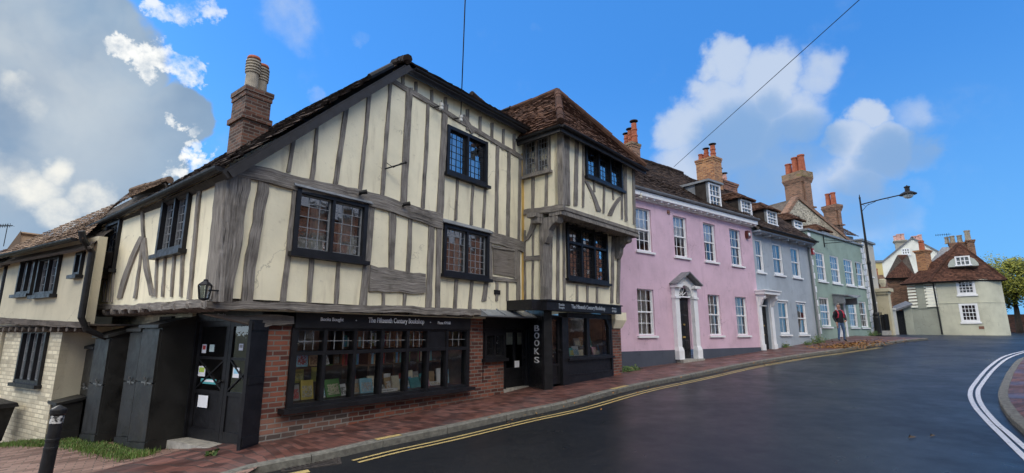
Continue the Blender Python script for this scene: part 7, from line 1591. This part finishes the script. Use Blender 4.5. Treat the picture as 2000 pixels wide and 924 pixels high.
# ------------------------------------------------------------------ the man on the pavement
def skin(name, J, E, parent, mats, assign, sub=2, smooth=True):
    me = bpy.data.meshes.new(name); me.from_pydata([j[0] for j in J], E, []); o = bpy.data.objects.new(name, me); C.objects.link(o)
    md = o.modifiers.new('skin', 'SKIN'); md.use_smooth_shade = True
    for i, j in enumerate(J): r = j[1]; me.skin_vertices[0].data[i].radius = r if isinstance(r, tuple) else (r, r)
    me.skin_vertices[0].data[0].use_root = True
    ss = o.modifiers.new('sub', 'SUBSURF'); ss.levels = ss.render_levels = sub
    bpy.context.view_layer.update(); m2 = bpy.data.meshes.new_from_object(o.evaluated_get(bpy.context.evaluated_depsgraph_get())); bpy.data.objects.remove(o); m2.name = name; m2.materials.clear()
    for m in mats: m2.materials.append(m)
    for p in m2.polygons: p.material_index = assign(p.center); p.use_smooth = True
    o = bpy.data.objects.new(name, m2); C.objects.link(o); o.parent = parent; ORG[o.name] = ORG[parent.name]; return o
fp = hit(1645, 666); person = thing('person', fp, 'grey-haired man in a dark jacket with red straps and blue jeans walking along the pavement', 'person')
NAVY = colmat('navy_jacket', (.012, .013, .02), .8); DENIM = plain('blue_denim', (.07, .13, .24), .85, .35, 9); SKINM = colmat('skin', (.45, .24, .17), .55); HAIR = colmat('grey_hair', (.32, .27, .23), .8); SHOE = colmat('dark_shoe', (.02, .02, .022), .5); REDS = colmat('red_strap', (.40, .03, .06), .7)
# local axes: x to the picture's right, y away from the viewer; facing the viewer, stepping to the left
J = [((0, 0, .93), (.155, .115)), ((.0, -.01, 1.10), (.165, .125)), ((.01, -.02, 1.28), (.185, .13)), ((.0, -.02, 1.42), (.12, .09)), ((-.02, -.04, 1.50), .055), ((-.03, -.06, 1.56), (.06, .065)), ((-.035, -.065, 1.65), (.072, .088)), ((-.035, -.06, 1.72), (.058, .07)),
     ((-.085, 0, .86), .095), ((-.11, -.03, .50), .062), ((-.13, .02, .12), .042), ((-.15, -.01, .055), .042), ((-.21, -.15, .04), .033),
     ((.085, 0, .86), .095), ((.13, -.02, .49), .062), ((.16, .06, .12), .042), ((.16, .05, .055), .042), ((.15, -.10, .04), .033),
     ((-.17, -.01, 1.38), .075), ((-.25, .05, 1.13), .058), ((-.23, -.06, .92), .045), ((-.225, -.085, .86), .030),
     ((.18, -.01, 1.38), .075), ((.30, .03, 1.14), .060), ((.21, -.14, .96), .047), ((.175, -.18, .94), .032)]
E = [(0, 1), (1, 2), (2, 3), (3, 4), (4, 5), (5, 6), (6, 7), (0, 8), (8, 9), (9, 10), (10, 11), (11, 12), (0, 13), (13, 14), (14, 15), (15, 16), (16, 17), (2, 18), (18, 19), (19, 20), (20, 21), (2, 22), (22, 23), (23, 24), (24, 25)]
for (b, cx, cy, cz, dr) in ((21, -.225, -.085, .86, (0, -.25, -1)), (25, .175, -.18, .94, (-.9, -.35, -.2))):
    d = Vector(dr).normalized(); sdv = d.cross(Vector((0, 1, .3))).normalized(); c = Vector((cx, cy, cz)); k = len(J); J.append((tuple(c+d*.055), (.028, .022))); E.append((b, k))
    for f, l in zip((-.027, -.009, .009, .027), (.055, .068, .064, .048)):
        a = len(J); J.append((tuple(c+d*.095+sdv*f), .009)); J.append((tuple(c+d*(.095+l*.5)+sdv*f+Vector((0, -.008, 0))), .0085)); J.append((tuple(c+d*(.09+l*.85)+sdv*f+Vector((0, -.025, 0))), .0075)); E += [(k, a), (a, a+1), (a+1, a+2)]
    a = len(J); J.append((tuple(c+d*.04+sdv*.04+Vector((0, -.01, 0))), .010)); J.append((tuple(c+d*.075+sdv*.045+Vector((0, -.025, 0))), .009)); E += [(k, a), (a, a+1)]
def pm(c):
    x, y, z = c
    if z < .085: return 3
    if z > 1.475: return 2
    if (x < -.15 and z < .885 and z > .6) or (x < .185 and x > -.02 and y < -.165 and .80 < z < 1.05): return 2
    return 1 if z < .86 else 0
skin('body', J, E, person, [NAVY, DENIM, SKINM, SHOE], pm)
mb = MB(); hc = fp+Vector((-.035, -.055, 1.67)); i0 = 0
for i in range(7):
    for k in range(14):
        def S_(i, k): t = math.pi*(.02+.50*i/7); a = 2*math.pi*k/14; return hc+Vector((math.sin(t)*math.cos(a)*.080, math.sin(t)*math.sin(a)*.098, math.cos(t)*.112-(.05*max(0, math.sin(a))*math.sin(t))))
        q = [S_(i, k), S_(i, k+1), S_(i+1, k+1), S_(i+1, k)]
        if sum(v.y for v in q)/4 < hc.y-.03 and i > 3: continue
        mb.face(q)
mb.build('hair', HAIR, person, smooth=True)
mb = MB(); fc = fp+Vector((-.035, -.065, 1.635))
for s_ in (-1, 1): mb.lathe(fc+Vector((s_*.030, -.083, .022)), [(.012, -.004), (.010, .006), (.002, .010)], 8, 0, axis=(0, -1, 0)); mb.lathe(fc+Vector((s_*.077, .0, .01)), [(.022, -.008), (.026, 0), (.014, .012)], 8, 1, axis=(s_, -.2, 0))
mb.hexa([fc+Vector(v) for v in ((-.012, -.075, -.02), (.012, -.075, -.02), (.008, -.078, .03), (-.008, -.078, .03), (-.012, -.108, -.018), (.012, -.108, -.018), (.004, -.088, .03), (-.004, -.088, .03))], 1); mb.bar(fc+Vector((-.024, -.087, -.045)), fc+Vector((.024, -.087, -.045)), .008, .008, 2); mb.build('face_features', [IRON, SKINM, colmat('lip', (.35, .14, .12))], person)
mb = MB()
for s_ in (-1, 1):
    pts = [fp+Vector(v) for v in ((s_*.10, .12, 1.38), (s_*.115, .02, 1.475), (s_*.12, -.10, 1.42), (s_*.125, -.165, 1.28), (s_*.14, -.13, 1.12), (s_*.14, .0, 1.06))]
    for p, q in zip(pts, pts[1:]): mb.bar(p, q, .055, .02, up=(0, -1, 0) if abs((q-p).normalized().y) < .8 else (0, 0, 1))
mb.build('rucksack_strap', REDS, person)
mb = MB(); mb.hexa([fp+Vector(v) for v in ((-.15, .12, 1.02), (.15, .12, 1.02), (.13, .12, 1.42), (-.13, .12, 1.42), (-.13, .28, 1.05), (.13, .28, 1.05), (.11, .25, 1.38), (-.11, .25, 1.38))]); mb.build('rucksack', REDS, person)
# bird on the bay roof
bp = MF.px(988, 220, -1.8); p = MF.P(bp[0], bp[1], -1.8); bd = thing('bird', p, 'small dark bird perched on the ridge between the two shop roofs', 'bird')
Jb = [((0, 0, .10), (.055, .05)), ((.07, 0, .13), (.05, .045)), ((.12, 0, .19), .025), ((.135, 0, .225), .027), ((-.08, 0, .075), (.035, .03)), ((-.20, 0, .04), (.022, .008)), ((.165, 0, .222), .006)]
skin('body', Jb, [(0, 1), (1, 2), (2, 3), (0, 4), (4, 5), (3, 6)], bd, [IRON], lambda c: 0)
mb = MB(); mb.bar(p+Vector((.02, .02, .07)), p+Vector((.03, .02, -.06)), .008); mb.bar(p+Vector((.02, -.02, .07)), p+Vector((.03, -.02, -.06)), .008); mb.build('leg', IRON, bd)
# small pieces on the fronts
for (fr, u, v, w, lab) in ((PF, 1305, 415, .07, 'small square vent near the eaves of the pink wall'),):
    a, z = fr.px(u, v); mb = MB(); mb.fbox(fr, a-w, a+w, z-w, z+w, .002, .03); mb.build('vent', BR_DARK, pink)
a, z = MF.px(970, 571, UO); mb = MB(); mb.fbox(MF, a-.10, a+.10, z-.05, z+.05, UO+.002, UO+.03); mb.build('vent', BLACK, shop)
# ------------------------------------------------------------------ houses across the street, behind the viewer (they shade and mirror in the shop glass)
OPP = Fr(pt(9.5, 10.4), 218)
OP2 = Fr((25.4, 21.4), 198)
for k, (OPP, a0, a1, h, m, lab) in enumerate(((OP2, 0, 16, 7.2, BR_DARK, 'dark brick house across the road junction, beyond the right edge of the view'), (OPP, -1.0, 4.0, 6.0, BR_DARK, 'dark red brick terraced house across the street behind the viewer'), (OPP, 4.1, 11.5, 5.6, WHITER, 'white terraced house across the street behind the viewer'), (OPP, 11.6, 21, 6.2, BR_BROWN, 'brown brick terraced house across the street down the hill'))):
    zb = zp(*OPP.P((a0+a1)/2, 0)[:2]); th = thing('terraced_house', OPP.P((a0+a1)/2, zb, -3), lab, 'house', 'terraced houses across the street'); n = 3; ws = []
    for i in range(n):
        x = a0+(a1-a0)*(i+.5)/n-.5; ws.append((x, x+1.0, zb+3.5, zb+5.0))
        if i != 1: ws.append((x, x+1.0, zb+.9, zb+2.4))
    mb = MB(); wall_grid(mb, OPP, a0, a1, zb-1, zb+h, 0, [hl(w) for w in ws]); mb.fbox(OPP, a0, a0+.2, zb-1, zb+h, -6, -.14); mb.fbox(OPP, a1-.2, a1, zb-1, zb+h, -6, -.14); mb.fbox(OPP, a0, a1, zb-1, zb+h, -6, -5.8); mb.build('wall', m, th)
    for w in ws: sash(th, OPP, w, 0, 3, 4, curt=[(0, 1)])
    panel_door(th, OPP, (a0+a1)/2-.45, (a0+a1)/2+.45, zb, zb+2.05, .06, BLACK)
    mb = MB(); slab(mb, [OPP.P(a0-.1, zb+h, .3), OPP.P(a1+.1, zb+h, .3), OPP.P(a1+.1, zb+h+1.8, -3), OPP.P(a0-.1, zb+h+1.8, -3)], .12); slab(mb, [OPP.P(a0-.1, zb+h+1.8, -3), OPP.P(a1+.1, zb+h+1.8, -3), OPP.P(a1+.1, zb+h, -6.3), OPP.P(a0-.1, zb+h, -6.3)], .12); mb.build('roof', SLATE, th)
